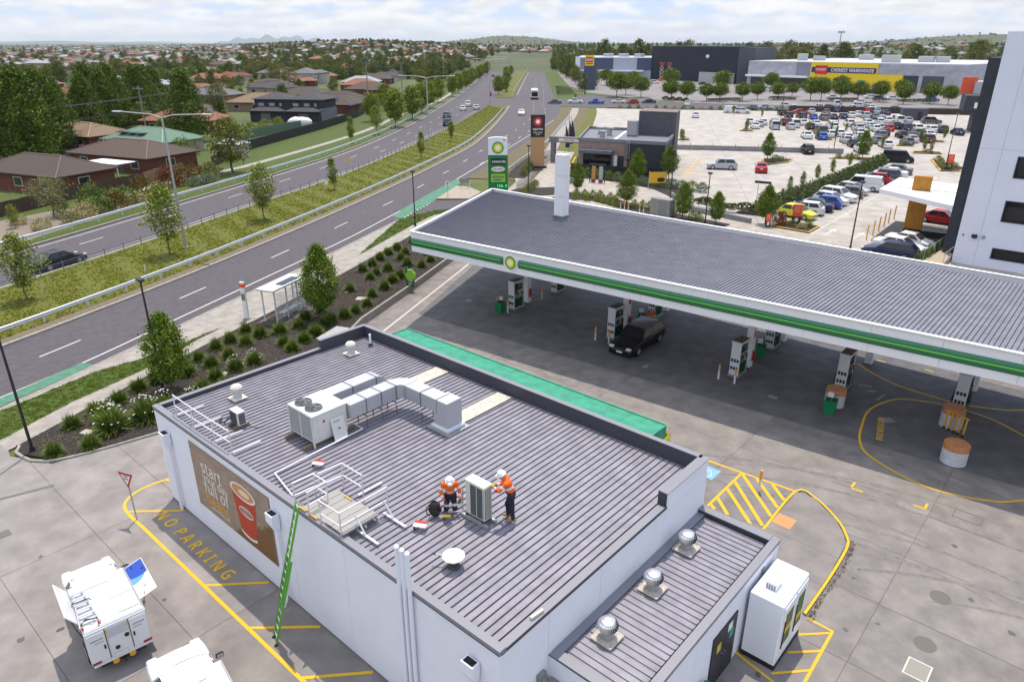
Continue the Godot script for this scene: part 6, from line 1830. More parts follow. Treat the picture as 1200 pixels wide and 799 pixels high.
func tuft_mesh(sd: int, r: float, h: float, blades: int, ca: Color, cb: Color) -> ArrayMesh:
	var g := RandomNumberGenerator.new()
	g.seed = sd
	var b := MB.new()
	b.tinted = true
	for k in blades:
		var a := g.randf() * TAU
		var q := acos(1.0 - g.randf() * 1.0)  # spread over the half dome
		var l := g.randf_range(0.7, 1.1)
		var d := V(cos(a) * sin(q) * r, maxf(cos(q), 0.08) * h, sin(a) * sin(q) * r) * l
		var root := V(cos(a) * g.randf() * r * 0.3, 0, sin(a) * g.randf() * r * 0.3)
		var w := V(-sin(a), 0, cos(a)) * 0.022
		var m := root + d * 0.55 + V(0, 0.06, 0)
		b.col = ca.lerp(cb, g.randf())
		b.quad(root - w, root + w, m + w * 0.9, m - w * 0.9)
		b.tri(m - w * 0.9, m + w * 0.9, root + d)
	return b.mesh()

var tufts := []
func shrub(x: float, z: float, r: float, label: String, group: String, y := 0.0, flowers := false) -> void:
	if tufts.is_empty():
		for k in 4: tufts.append(tuft_mesh(k + 1, 0.5, 0.78, 420, Color(0.06, 0.095, 0.014), Color(0.15, 0.2, 0.035)))
		var f := MB.new()
		var g := RandomNumberGenerator.new()
		g.seed = 4
		for k in 26:
			var a := g.randf() * TAU
			var q := g.randf() * 1.25
			var p := V(cos(a) * sin(q) * 0.5, cos(q) * 0.8 + 0.04, sin(a) * sin(q) * 0.5)
			f.xf = Transform3D(Basis(Vector3.UP, a), p)
			for e in 3: f.tri(V(0, 0.01, 0), V(cos(e * 2.1) * 0.032, 0.012, sin(e * 2.1) * 0.032), V(cos(e * 2.1 + 1.1) * 0.028, 0.016, sin(e * 2.1 + 1.1) * 0.028))
		tufts.append(f.mesh())
	var o := thing("shrub", label, "shrub", V(x, y, z), fposmod(x * 5.0, TAU), group)
	part(o, "blades", tufts[absi(int(x * 11.0)) % 4], leafm())
	if flowers: part(o, "flowers", tufts[4], M("petal_white", 0.75, 0.75, 0.7, 0.7)).set_meta("kind", "stuff")
	o.scale = V(r / 0.5, r / 0.5 * 0.95, r / 0.5)

var bushes := {}
func bush(x: float, z: float, r: float, h: float, kind: String, label: String, group := "", y := 0.0, nm := "bush") -> Node3D:
	var cols: Array = {"green": [Color(0.062, 0.106, 0.020), Color(0.156, 0.219, 0.044)], "olive": [Color(0.112, 0.125, 0.037), Color(0.250, 0.250, 0.088)], "straw": [Color(0.250, 0.213, 0.088), Color(0.450, 0.375, 0.175)], "bronze": [Color(0.088, 0.062, 0.015), Color(0.188, 0.125, 0.031)], "plum": [Color(0.075, 0.031, 0.050), Color(0.175, 0.088, 0.138)], "rust": [Color(0.112, 0.031, 0.015), Color(0.225, 0.075, 0.037)], "grey": [Color(0.088, 0.125, 0.069), Color(0.188, 0.237, 0.138)], "box": [Color(0.125, 0.163, 0.025), Color(0.250, 0.288, 0.050)]}[kind]
	var v := absi(int(x * 3.0 + z)) % 2
	var key := kind + str(v)
	if not bushes.has(key): bushes[key] = crown_mesh(kind.hash() % 500 + v, [Vector2(0, 0.75), Vector2(0.4, 1.0), Vector2(0.75, 0.8), Vector2(1, 0.2)], 0.0, 1.0, 120, 9, 0.13, 0.12, cols[0], cols[1], 0.65)
	var o := thing(nm, label, "bush", V(x, y, z), fposmod(x * 2.0 + z, TAU), group)
	part(o, "foliage", bushes[key], leafm())
	o.scale = V(r, h, r)
	return o

func build_bed() -> void:
	var mulch := M("mulch", 0.06, 0.048, 0.04, 0.95, {"tex": "mulch", "size": 2.2})
	var conc := M("edge_concrete", 0.34, 0.32, 0.28, 0.9, {"tex": "dirty", "size": 3.0})
	var bed := PV([-38.5, -6.6, -42.1, -14.8, -43.95, -19.2, -46.7, -26.6, -49.75, -33.7, -55.75, -47.3, -60.3, -57.5, -56.5, -64, -46.2, -43.4, -42.46, -35.4, -39.1, -27.8, -36.75, -24.5, -34.45, -20, -34.7, -12, -35.8, -7.35, -37.7, -6.35])
	var b := structure("planting_bed", MB.new().prism(bed, -0.02, 0.07), mulch)
	for q in [[-38.5, -6.6, -37.7, -6.3, -35.75, -7.25, -34.6, -12, -34.35, -20, -36.7, -24.6], [-38.6, -6.5, -42.15, -14.8, -44.0, -19.2, -46.75, -26.6, -49.8, -33.7, -55.8, -47.3]]:
		var line := resample(PV(q), 30)
		var k := MB.new()
		k.strip(offset_line(line, -0.07), offset_line(line, 0.07), 0.11)
		wall_along(k, offset_line(line, 0.07), 0.0, 0.11, false)
		wall_along(k, offset_line(line, -0.07), 0.0, 0.11, true)
		part(b, "edging", k, conc)
	var wl := [Vector2(-37.0, -24.9), Vector2(-39.05, -28.1), Vector2(-42.25, -35.58), Vector2(-45.9, -43.56), Vector2(-50, -52)]
	var w := thing("low_wall", "low concrete retaining wall along the planting bed and side lane", "wall")
	for i in 4:
		var c: Vector2 = (wl[i] + wl[i + 1]) * 0.5
		var d: Vector2 = wl[i + 1] - wl[i]
		part(w, "wall_section", cb(V(c.x, 0.3, c.y), V(d.length() - 0.02, 0.62, 0.18), 0.02, atan2(-d.y, d.x)), conc)
	part(w, "post", bx(V(-42.15, 0.42, -35.5), V(0.14, 0.84, 0.14), 0.4), M("grey_box", 0.2, 0.2, 0.2, 0.6))
	for q in [[-43.4, -31.4, 0.9, 0.7], [-38.6, -17.3, 0.7, 0.5], [-37.3, -9.3, 0.6, 0.45], [-45.6, -31.6, 0.3, 0.3]]:
		solo("stone_slab", "pale flat stone slab lying in the mulch bed", "stone", cb(V(0, 0.05, 0), V(q[2], 0.1, q[3]), 0.03), M("pale_stone", 0.45, 0.41, 0.34, 0.9, {"tex": "fine", "size": 1.0}), V(q[0], 0.07, q[1]), q[0], "pale slabs in the mulch")
	var pts := [-45.71, -32.0, -43.42, -32.44, -41.9, -30.78, -41.35, -29.26, -41.13, -28.1, -41.04, -26.88, -47.66, -36.24, -46.97, -35.02, -44.02, -34.19, -44.97, -35.78, -45.37, -36.95, -47.85, -37.69, -50.08, -37.69, -49.38, -36.07, -50.97, -39.27, -51.85, -40.98, -52.53, -42.66, -49.52, -40.55, -47.69, -39.8, -50.8, -42.23, -46.43, -40.35, -47.12, -42.07, -43.95, -21.9, -42.51, -22.14, -41.95, -23.33, -41.87, -20.73, -43.11, -20.29, -39.99, -22.39, -41.91, -24.77, -39.39, -23.57, -39.89, -24.8, -40.88, -26.3, -43.38, -27.67, -42.92, -26.0, -38.74, -22.24, -42.69, -19.06, -40.78, -18.93, -41.78, -17.46, -40.36, -17.57, -38.44, -16.85, -40.29, -16.01, -40.33, -13.18, -39.55, -11.77, -39.1, -10.42, -38.57, -9.04, -35.72, -8.9, -36.3, -7.45, -37.3, -15.5, -36.6, -16.6, -53.5, -45.5, -52.0, -45.0, -49.0, -43.5]
	for i in range(0, pts.size(), 2): shrub(pts[i], pts[i + 1], 0.52 + 0.13 * fposmod(pts[i] * 7.3, 1.0), "round green tussock shrub in the dark mulch bed by the footpath", "tussock shrubs in the mulch bed", 0.06)
	for q in [[-38.76, -19.55, 0.6], [-38.72, -18.3, 0.62], [-40.72, -14.57, 0.85], [-38.04, -10.52, 0.75], [-36.6, -10.3, 0.95], [-36.5, -11.9, 0.9], [-36.3, -12.9, 0.9], [-35.8, -14.2, 0.8]]:
		shrub(q[0], q[1], q[2], "tussock shrub dotted with white flowers in the mulch bed", "flowering shrubs in the mulch bed", 0.06, true)
	tree("pear", -42.0, -26.9, 5.6, "dense conical pear tree right behind the bus shelter", "", 0.05)
	tree("pear", -38.65, -14.4, 4.9, "dense conical pear tree beside a black lamp post in the mulch bed", "", 0.05)
	var eb := thing("cable_cabinet", "low green and grey steel cabinet in the bed behind the shop", "cabinet", V(-37.45, 0.06, -24.6), 0.35)
	part(eb, "cabinet", cb(V(0, 0.4, 0), V(0.9, 0.76, 2.2), 0.02), M("cabinet_green", 0.1, 0.16, 0.12, 0.6))
	part(eb, "lid", cb(V(0, 0.82, 0), V(1.05, 0.08, 2.35), 0.02), M("cabinet_lid", 0.42, 0.42, 0.4, 0.6, {"tex": "dirty", "size": 2.0}))
	for k in 3: part(eb, "door", cb(V(0.46, 0.4, -0.72 + k * 0.72), V(0.02, 0.66, 0.66), 0.005), M("cabinet_door", 0.3, 0.33, 0.31, 0.6))
	solo("blue_marker", "small blue marker cap on the end of the low wall", "marker", cy(V(0, 0, 0), V(0, 0.25, 0), 0.1, 0.1, 10), M("marker_blue", 0.03, 0.07, 0.3, 0.5), V(-37.2, 0.62, -25.3))
	grass_stuff()

func grass_stuff() -> void:
	var g := RandomNumberGenerator.new()
	g.seed = 31
	var cl := MB.new()
	cl.tinted = true
	for k in 14:
		var a := g.randf() * TAU
		var root := V(g.randf_range(-0.14, 0.14), 0, g.randf_range(-0.14, 0.14))
		var tip := root + V(cos(a) * 0.1, g.randf_range(0.07, 0.16), sin(a) * 0.1)
		var w := V(-sin(a), 0, cos(a)) * 0.02
		cl.col = Color(0.1, 0.15, 0.006).lerp(Color(0.29, 0.27, 0.035), g.randf())
		cl.tri(root - w, root + w, tip)
	var m := cl.mesh()
	m.surface_set_material(0, leafm())
	var spots: Array[Transform3D] = []
	for i in range(2, 54):
		var a: Vector2 = NL[i]
		var b: Vector2 = FR[ix(FR, a.x - 17.0, a.y - 3.0)]
		for k in (520 if i < 20 else 330):
			var p := (a + (NL[i + 1] - a) * g.randf()).lerp(b + (NL[i + 1] - a) * g.randf(), g.randf_range(0.1, 0.93))
			spots.append(at(p.x, 0.12, p.y, g.randf() * TAU, g.randf_range(0.6, 1.3)))
	scatter("median_grass", "long yellow green grass covering the median between the carriageways", m, spots)
	var s2: Array[Transform3D] = []
	var lawn := PV([-37.5, 12, -43.6, -7.4, -44.97, -12.4, -44.83, -15.9, -46.23, -21.5, -45.2, -18.9, -43.3, -15.3, -41.75, -10.05, -39.98, -6.15, -39.5, -5])
	var lawn2 := PV([-53.9, -39.07, -57.8, -44.6, -62.5, -51.3, -62.9, -56.6, -62.4, -58.7, -59.05, -50.1])
	while s2.size() < 2600:
		var p := Vector2(g.randf_range(-47, -38), g.randf_range(-22, 2)) if s2.size() < 1700 else Vector2(g.randf_range(-63.5, -53.5), g.randf_range(-59, -39))
		if Geometry2D.is_point_in_polygon(p, lawn if s2.size() < 1700 else lawn2): s2.append(at(p.x, 0.03, p.y, g.randf() * TAU, g.randf_range(0.25, 0.5)))
	var cl2 := MB.new()
	cl2.tinted = true
	for k in 14:
		var a := g.randf() * TAU
		var root := V(g.randf_range(-0.3, 0.3), 0, g.randf_range(-0.3, 0.3))
		var tip := root + V(cos(a) * 0.1, g.randf_range(0.12, 0.24), sin(a) * 0.1)
		var w := V(-sin(a), 0, cos(a)) * 0.035
		cl2.col = Color(0.06, 0.105, 0.004).lerp(Color(0.12, 0.165, 0.01), g.randf())
		cl2.tri(root - w, root + w, tip)
	var m2 := cl2.mesh()
	m2.surface_set_material(0, leafm())
	scatter("lawn_grass", "short bright green grass on the roadside lawn strips", m2, s2)
	var ch := MB.new()
	ch.tinted = true
	for k in 10:
		ch.col = Color(0.03, 0.022, 0.018).lerp(Color(0.16, 0.12, 0.09), g.randf() * g.randf())
		ch.xf = Transform3D(Basis.from_euler(V(g.randf() - 0.5, g.randf() * TAU, g.randf() - 0.5)), V(g.randf_range(-0.2, 0.2), 0.01, g.randf_range(-0.2, 0.2)))
		ch.box(Vector3.ZERO, V(g.randf_range(0.05, 0.12), 0.015, 0.035))
	var mc := ch.mesh()
	mc.surface_set_material(0, M("bark_chip", 1, 1, 1, 0.9, {"vc": true}))
	var s3: Array[Transform3D] = []
	var bed := PV([-38.5, -6.8, -42.0, -14.8, -43.8, -19.2, -46.5, -26.6, -49.5, -33.7, -55.5, -47.3, -46.5, -43.4, -42.7, -35.4, -39.4, -27.8, -36.9, -24.5, -34.7, -20, -34.9, -12, -36.0, -7.5])
	while s3.size() < 4200:
		var p := Vector2(g.randf_range(-55.5, -34.7), g.randf_range(-47, -6.8))
		if Geometry2D.is_point_in_polygon(p, bed): s3.append(at(p.x, 0.07, p.y, g.randf() * TAU))
	var s4: Array[Transform3D] = []
	var kl := resample(PV([-4.86, -21.1, -4.86, -23.9, -4.95, -25.9, -5.2, -26.5]), 60)
	for k in 90:
		var p := kl[g.randi() % 60] + Vector2(absf(g.randfn()) * 0.05, g.randfn() * 0.05)
		s4.append(at(p.x, 0.03, p.y, g.randf() * TAU, g.randf_range(0.15, 0.5)))
	scatter("leaf_litter", "dark leaf litter blown against the yellow kerb", mc, s4)
	scatter("bark_mulch", "loose dark bark chips covering the planting bed", mc, s3)

func scatter(nm: String, label: String, m: Mesh, spots: Array[Transform3D], cat := "ground cover") -> void:
	var mm := MultiMesh.new()
	mm.transform_format = MultiMesh.TRANSFORM_3D
	mm.mesh = m
	mm.instance_count = spots.size()
	for i in spots.size(): mm.set_instance_transform(i, spots[i])
	var o := MultiMeshInstance3D.new()
	o.name = numbered(nm)
	o.multimesh = mm
	add_child(o)
	tag(o, label, cat)
	o.set_meta("kind", "stuff")

# ---- street things
func lamp_post(x: float, z: float, h: float, label: String, turn := 0.0) -> void:
	var o := thing("lamp_post", label, "lamp post", V(x, 0.02, z), turn, "black lamp posts")
	var bl := M("post_black", 0.014, 0.014, 0.016, 0.45)
	part(o, "base", cy(V(0, 0, 0), V(0, 0.3, 0), 0.13, 0.12, 12), bl)
	part(o, "pole", cy(V(0, 0.3, 0), V(0, h - 0.1, 0), 0.075, 0.05, 10), bl)
	part(o, "bracket", bx(V(0, h - 0.12, 0), V(0.34, 0.06, 0.06)), bl)
	var hd := part(o, "lamp_head", cb(V(0.0, h, 0), V(0.5, 0.16, 0.32), 0.04), bl)
	part(hd, "lens", bx(V(0, h - 0.085, 0), V(0.38, 0.012, 0.22)), M("lamp_clear"))

func street_light(x: float, z: float, h: float, turn: float, label: String) -> void:
	var o := thing("street_light", label, "street light", V(x, 0.1, z), turn, "tall twin arm street lights on the median")
	var g := M("galvanised")
	part(o, "pole", cy(V(0, 0, 0), V(0, h, 0), 0.14, 0.08, 12), g)
	part(o, "base_plate", cy(V(0, 0, 0), V(0, 0.12, 0), 0.24, 0.24, 12), g)
	for s in [-1.0, 1.0]:
		part(o, "arm", tb([V(0, h - 0.15, 0), V(s * 1.2, h + 0.15, 0), V(s * 4.6, h + 0.3, 0)], 0.06, 8), g)
		part(o, "lamp_head", cb(V(s * 5.0, h + 0.3, 0), V(0.95, 0.12, 0.34), 0.04), M("lamp_head_grey", 0.5, 0.51, 0.53, 0.5))

func guard_rail(line: PackedVector2Array, label: String, y0: float, step: float) -> void:
	var o := thing("guard_rail", label, "guard rail")
	var g := M("rail_galvanised", 0.56, 0.59, 0.64, 0.4, {"metal": 0.45})
	var cv := Curve2D.new()
	for q in line: cv.add_point(q)
	var L := cv.get_baked_length()
	var prof := [Vector2(-0.02, 0.46), Vector2(0.06, 0.5), Vector2(0.06, 0.56), Vector2(-0.01, 0.61), Vector2(0.06, 0.66), Vector2(0.06, 0.73), Vector2(-0.02, 0.77)]
	var s := 0.0
	while s < L - 0.1:
		var e := minf(s + step * 2.0, L)
		var rows := []
		for t in [s, (s + e) * 0.5, e]:
			var p := cv.sample_baked(t)
			var d := (cv.sample_baked(minf(t + 0.3, L)) - cv.sample_baked(maxf(t - 0.3, 0))).normalized()
			var n := Vector2(-d.y, d.x)
			var r := PackedVector3Array()
			for q in prof: r.append(V(p.x + n.x * q.x, y0 + q.y, p.y + n.y * q.x))
			rows.append(r)
		part(o, "rail_beam", MB.new().grid(rows), g)
		for t in [s + 0.3, s + step + 0.3]:
			if t > L: break
			var p := cv.sample_baked(t)
			part(o, "post", bx(V(p.x - 0.02, y0 + 0.33, p.y), V(0.11, 0.72, 0.14)), g)
		s = e
	for t in [0.0, L]:
		var p := cv.sample_baked(t)
		part(o, "end_terminal", cy(V(p.x, y0 + 0.45, p.y), V(p.x, y0 + 0.78, p.y), 0.16, 0.16, 10), g)

func sign_post(nm: String, label: String, x: float, z: float, turn: float, h: float, w: float, ph: float, m: Material, y := 0.1) -> Node3D:
	var o := thing(nm, label, "sign", V(x, y, z), turn)
	part(o, "post", cy(V(0, 0, 0), V(0, h, 0), 0.035, 0.035, 8), M("galvanised"))
	part(o, "plate", cb(V(0, h - ph * 0.5, 0.045), V(w, ph, 0.02), 0.006), m)
	return o

func build_street_things() -> void:
	var o := thing("bus_shelter", "glass bus shelter with a white roof and solar panel", "bus shelter", V(-44.9, 0.03, -25.6), toward(-0.36, -0.93))
	var fr := M("shelter_frame", 0.5, 0.54, 0.58, 0.45)
	part(o, "floor_slab", bx(V(0.1, 0.02, 0), V(2.0, 0.05, 4.3)), M("shelter_slab", 0.2, 0.18, 0.165, 0.9, {"tex": "dirty", "size": 2.0}))
	for q in [[-0.5, 1.65], [0.55, 1.65], [0.55, 0.35], [0.55, -0.9], [0.55, -1.75], [-0.5, -1.75]]: part(o, "post", cb(V(q[0], 1.2, q[1]), V(0.09, 2.4, 0.09), 0.01), fr)
	part(o, "roof", cb(V(0, 2.5, 0), V(1.5, 0.14, 3.95), 0.03), M("shelter_white", 0.68, 0.68, 0.66, 0.5, {"tex": "dirty", "size": 3.0}))
	part(o, "solar_panel", cb(V(0.28, 2.6, -0.3), V(0.6, 0.04, 1.9), 0.01), M("solar", 0.02, 0.025, 0.05, 0.15))
	var gl := M("pane", 0.8, 0.85, 0.86, 0.04, {"alpha": 0.16})
	for q in [[1.0, 1.16], [-0.28, 1.12], [-1.33, 0.74]]: part(o, "glass_pane", bx(V(0.57, 1.2, q[0]), V(0.012, 1.9, q[1])), gl)
	part(o, "glass_pane", bx(V(0.05, 1.2, -1.75), V(0.9, 1.9, 0.012)), gl)
	part(o, "mid_rail", bx(V(0.55, 1.15, 0), V(0.05, 0.12, 3.5)), fr)
	part(o, "bench_seat", cb(V(0.3, 0.5, -0.3), V(0.4, 0.05, 2.2), 0.01), fr)
	for z in [-1.1, 0.5]: part(o, "bench_leg", bx(V(0.3, 0.25, z), V(0.06, 0.5, 0.06)), fr)
	var tt := thing("bus_stop_totem", "tall white bus stop totem with an orange band beside the shelter", "sign", V(-46.3, 0.03, -23.3), 0.5)
	part(tt, "body", cb(V(0, 1.42, 0), V(0.36, 2.84, 0.16), 0.03), M("totem_white", 0.6, 0.61, 0.62, 0.5))
	part(tt, "orange_band", bx(V(0, 2.55, 0), V(0.375, 0.26, 0.175)), M("totem_orange", 0.72, 0.08, 0.015, 0.5))
	part(tt, "timetable", bx(V(0, 1.7, 0.084), V(0.28, 0.5, 0.01)), M("timetable", 0.16, 0.17, 0.15, 0.4))
	part(tt, "notice", bx(V(0, 2.2, 0.084), V(0.28, 0.26, 0.01)), M("sign_white", 0.7, 0.7, 0.68, 0.6))
	part(tt, "notice", bx(V(0, 1.25, 0.084), V(0.26, 0.3, 0.01)), M("sign_white"))
	part(tt, "base", bx(V(0, 0.03, 0), V(0.5, 0.06, 0.34)), M("grey_box"))
	solo("tactile_slab", "pale square tactile slab set in the footpath by the bus stop", "paving", cb(V(0, 0.01, 0), V(0.75, 0.04, 0.95), 0.005), M("pale_stone"), V(-46.0, 0.03, -24.25), 0.37)
	lamp_post(-37.5, -6.87, 7.0, "black lamp post in the corner of the mulch bed by the driveway")
	lamp_post(-38.5, -13.8, 6.95, "black lamp post beside the pear tree in the mulch bed")
	lamp_post(-58.7, -50.4, 5.9, "black lamp post on the lawn wedge in front of the canopy")
	lamp_post(-60.8, -72.1, 6.3, "black lamp post between the two tall pylon signs")
	lamp_post(-43.4, -78.8, 6.6, "black lamp post beside the yellow banner")
	lamp_post(-35.2, -72.2, 5.6, "black lamp post behind the canopy between pear trees")
	lamp_post(-19.7, -72.1, 6.5, "black lamp post by the lane arrows")
	lamp_post(-44.0, -139.0, 8.5, "slim black lamp post by the low grey wall of the car park")
	lamp_post(-24.0, -131.0, 8.5, "slim black lamp post beside the triangular planted island")
	lamp_post(-66.0, -168.0, 8.5, "slim black lamp post at the far edge of the car park")
	street_light(-68.4, -29.3, 12.3, toward(-0.4, -0.9), "tall twin arm street light beside a leafy median tree")
	street_light(-104.8, -94.6, 12.6, toward(-0.5, -0.86), "tall twin arm street light past the slim median trees")
	street_light(-171.3, -182.6, 13.5, toward(-0.65, -0.76), "tall twin arm street light at the signals")
	street_light(-225, -246, 13.0, toward(-0.65, -0.76), "tall twin arm street light beyond the signals")
	street_light(-290, -326, 13.0, toward(-0.65, -0.76), "tall twin arm street light far along the median")
	guard_rail(offset_line(NL, -1.25).slice(0, 54), "long galvanised guard rail on the station side of the median", 0.12, 3.6)
	guard_rail(offset_line(FL, -1.4).slice(0, ix(FL, -172, -159)), "long galvanised guard rail in front of the houses", 0.06, 3.6)
	guard_rail(resample(PV([-73.5, -82, -78.6, -91.1, -90.3, -112.4, -107, -138.6, -122, -162, -128, -170]), 30), "short galvanised guard rail beside the tall red and black sign", 0.05, 3.6)
	guard_rail(offset_line(FL, -1.4).slice(72, 150), "far guard rail on the houses' side past the signals", 0.06, 4.0)
	guard_rail(offset_line(NL, -1.2).slice(72, 140), "far guard rail on the median past the signals", 0.12, 4.0)
	var wf := thing("wire_rope_barrier", "low wire rope barrier along the far edge of the median", "barrier")
	var wl := resample(offset_line(FR, 0.9).slice(0, ix(FR, -166, -176)), 96)
	var wb := MB.new()
	for i in wl.size() - 1:
		for y in [0.45, 0.6, 0.75]: wb.cyl(V(wl[i].x, 0.12 + y, wl[i].y), V(wl[i + 1].x, 0.12 + y, wl[i + 1].y), 0.02, 0.02, 4, false)
		if i % 1 == 0: part(wf, "post", bx(V(wl[i].x, 0.52, wl[i].y), V(0.09, 0.85, 0.06)), M("wire_post", 0.16, 0.2, 0.26, 0.5))
	part(wf, "wire_rope", wb, M("wire_rope", 0.12, 0.15, 0.2, 0.5))
	var mk := thing("marker_post", "red and white striped marker post behind the median guard rail", "marker", V(-63.3, 0.12, -23.3))
	part(mk, "post", cy(V(0, 0, 0), V(0, 1.1, 0), 0.055, 0.055, 8), M("pump_white"))
	part(mk, "red_band", cy(V(0, 0.75, 0), V(0, 1.1, 0), 0.06, 0.06, 8), M("totem_orange"))
	tree("plane", -62.7, -14.1, 5.3, "leafy young plane tree on the median near the black sedan")
	tree("plane", -67.1, -27.2, 6.6, "leafy young plane tree on the median beside the tall street light")
	tree("plane", -73.5, -40.9, 6.4, "young plane tree standing alone mid-median between street lights")
	for q in [[-82.6, -56.7, 4.4], [-94.5, -83.4, 4.7], [-108.1, -103.7, 4.2]]: tree("slim", q[0], q[1], q[2], "slim sapling in the long grass of the median", "slim saplings on the median")
	for q in [[-196, -214, 7.0], [-206, -229, 6.0], [-240, -268, 6.5], [-262, -293, 6.0], [-285, -318, 6.5], [-310, -350, 6.0]]: tree("street", q[0], q[1], q[2], "green street tree on the median past the signals", "median trees past the signals")
	sign_post("road_sign", "small yellow and blue road sign on the median", -95.8, -68.9, toward(-0.5, -0.86), 1.6, 0.5, 0.6, M("notice_yellow", 0.62, 0.4, 0.03, 0.6))
	sign_post("road_sign", "small white warning sign behind the median guard rail", -81.8, -55.1, toward(-0.4, -0.9), 1.5, 0.45, 0.5, M("sign_white"))
	var ts := sign_post("turn_sign", "white arrow sign on the concrete traffic island", -67.3, -63.6, toward(-0.3, -0.95), 2.0, 0.55, 0.65, M("sign_white"), 0.14)
	part(ts, "arrow", bx(V(0, 1.68, 0.06), V(0.1, 0.36, 0.012)).box(V(0.09, 1.82, 0.06), V(0.24, 0.08, 0.012)), M("letter_black", 0.02, 0.02, 0.02, 0.6))
	var st := thing("sign_trestle", "grey back of a wide low sign on the traffic island", "sign", V(-69.9, 0.14, -69.2), toward(-0.5, -0.86))
	part(st, "board", bx(V(0, 1.0, 0), V(1.3, 0.55, 0.04)), M("grey_box"))
	for s in [-0.5, 0.5]: part(st, "leg", bx(V(s, 0.38, 0), V(0.05, 0.76, 0.05)), M("galvanised"))
	part(st, "brace", tb([V(0.8, 0, 0.2), V(0.9, 1.2, 0)], 0.05, 6), M("shelter_white"))
	for q in [[-183.4, -198.4, "on the median tip past the junction"], [-174.7, -195.0, "on the median tip beside the far lane"], [-166.1, -177.6, "on the near median end"], [-192, -180, "by the houses' corner of the junction"], [-141, -190, "at the side road corner"], [-149, -206, "at the far side road corner"]]:
		var sg := thing("traffic_signal", "traffic signal " + q[2], "traffic light", V(q[0], 0.1, q[1]), toward(-0.65, -0.76) , "traffic signals at the junction")
		part(sg, "pole", cy(V(0, 0, 0), V(0, 3.6, 0), 0.07, 0.06, 8), M("galvanised"))
		var hd := part(sg, "backboard", cb(V(0, 3.3, 0.12), V(0.5, 1.25, 0.1), 0.03), M("post_black"))
		for k in 3: part(hd, "lens", cy(V(0, 2.95 + k * 0.35, 0.17), V(0, 2.95 + k * 0.35, 0.19), 0.12, 0.12, 12), [M("lens_green_off", 0.01, 0.04, 0.02, 0.3), M("lens_amber_off", 0.06, 0.04, 0.01, 0.3), M("lens_red_on", 0.5, 0.01, 0.01, 0.4, {"emit": [1.0, 0.02, 0.02], "power": 1.2})][k])
	bp_pylon()
	var rp := thing("pylon_sign", "tall black and tan pylon sign with a red round emblem", "sign", V(-73.7, 0.05, -89.6), toward(-0.66, -0.75))
	part(rp, "tan_base", cb(V(0, 2.45, 0), V(2.2, 4.7, 0.5), 0.02), M("pylon_tan", 0.42, 0.24, 0.12, 0.6))
	part(rp, "black_head", cb(V(0, 6.5, 0), V(2.24, 3.4, 0.54), 0.02), M("post_black"))
	part(rp, "plinth", bx(V(0, 0.1, 0), V(3.0, 0.4, 0.9)), M("trim_black"))
	var rr := MB.new()
	for i in 16:
		var a := TAU * i / 16
		rr.tri(V(0, 0, 0), V(cos(a - 0.13) * 0.72, sin(a - 0.13) * 0.72, 0), V(cos(a + 0.13) * 0.72, sin(a + 0.13) * 0.72, 0))
	part(rp, "red_emblem", rr, M("emblem_red", 0.62, 0.015, 0.02, 0.5), mv(V(0, 7.15, 0.285)))
	part(rp, "red_emblem", cy(V(0, 7.15, 0.275), V(0, 7.15, 0.29), 0.58, 0.58, 24), M("emblem_red"))
	part(rp, "emblem_centre", cy(V(0, 7.15, 0.28), V(0, 7.15, 0.3), 0.34, 0.34, 20), M("burst_white"))
	part(rp, "lettering", text_mesh("oporto", 0.36, 0.01), M("sign_white"), mv(V(0, 6.05, 0.28)))
	part(rp, "lettering", text_mesh("DRIVE THRU\n24 HR", 0.17, 0.01), M("sign_white"), mv(V(0, 5.35, 0.28)))
	structure("gravel_bed", MB.new().sheet(PV([-80.5, -16, -84.5, -21.5, -90, -31.5, -96.5, -41, -98, -40.5, -96.5, -34, -97, -27, -95.5, -21, -92, -14, -86, -10]), 0.058), M("pale_gravel", 0.34, 0.28, 0.22, 0.95, {"tex": "grit", "size": 3.0}))
	var vb := [[-91.9, -21.6, 1.0, 1.0, "straw"], [-87.2, -22.6, 1.1, 1.2, "straw"], [-92.2, -26.4, 1.3, 1.6, "olive"], [-88.2, -25.9, 1.2, 1.2, "olive"], [-90.3, -28.0, 1.5, 1.6, "straw"], [-91.2, -30.2, 1.4, 1.8, "green"], [-92.5, -32.1, 1.7, 2.0, "bronze"], [-94.5, -34.2, 1.6, 2.0, "green"], [-93.6, -35.6, 1.3, 1.2, "straw"], [-96.3, -37.2, 1.8, 2.6, "bronze"], [-96.0, -33.0, 1.5, 1.8, "green"], [-94.8, -30.6, 1.7, 2.8, "green"], [-97.2, -40.0, 1.1, 1.3, "olive"], [-103.0, -45.6, 1.8, 2.2, "bronze"], [-99.8, -45.8, 1.3, 1.2, "grey"], [-100.3, -48.0, 1.4, 1.3, "grey"], [-103.2, -49.5, 1.6, 2.2, "olive"], [-101.6, -43.0, 1.9, 2.6, "rust"], [-105.0, -48.2, 1.6, 2.0, "rust"], [-107, -52.0, 1.5, 1.6, "olive"]]
	for q in vb: bush(q[0], q[1], q[2], q[3], q[4], {"straw": "straw coloured", "olive": "olive", "green": "bright green", "bronze": "bronze", "grey": "grey green", "rust": "rusty red"}[q[4]] + " garden bush on the verge before the brick houses", q[4] + " bushes on the verge", 0.05)
	tree("wispy", -93.1, -25.6, 4.6, "wispy grey tree on the verge before the brick houses")
	tree("plane", -90.5, -21.0, 2.6, "small bright green sapling in the verge gravel")
	tree("gum", -105.9, -54.7, 8.2, "olive brown gum tree on the verge beside the pale shed")
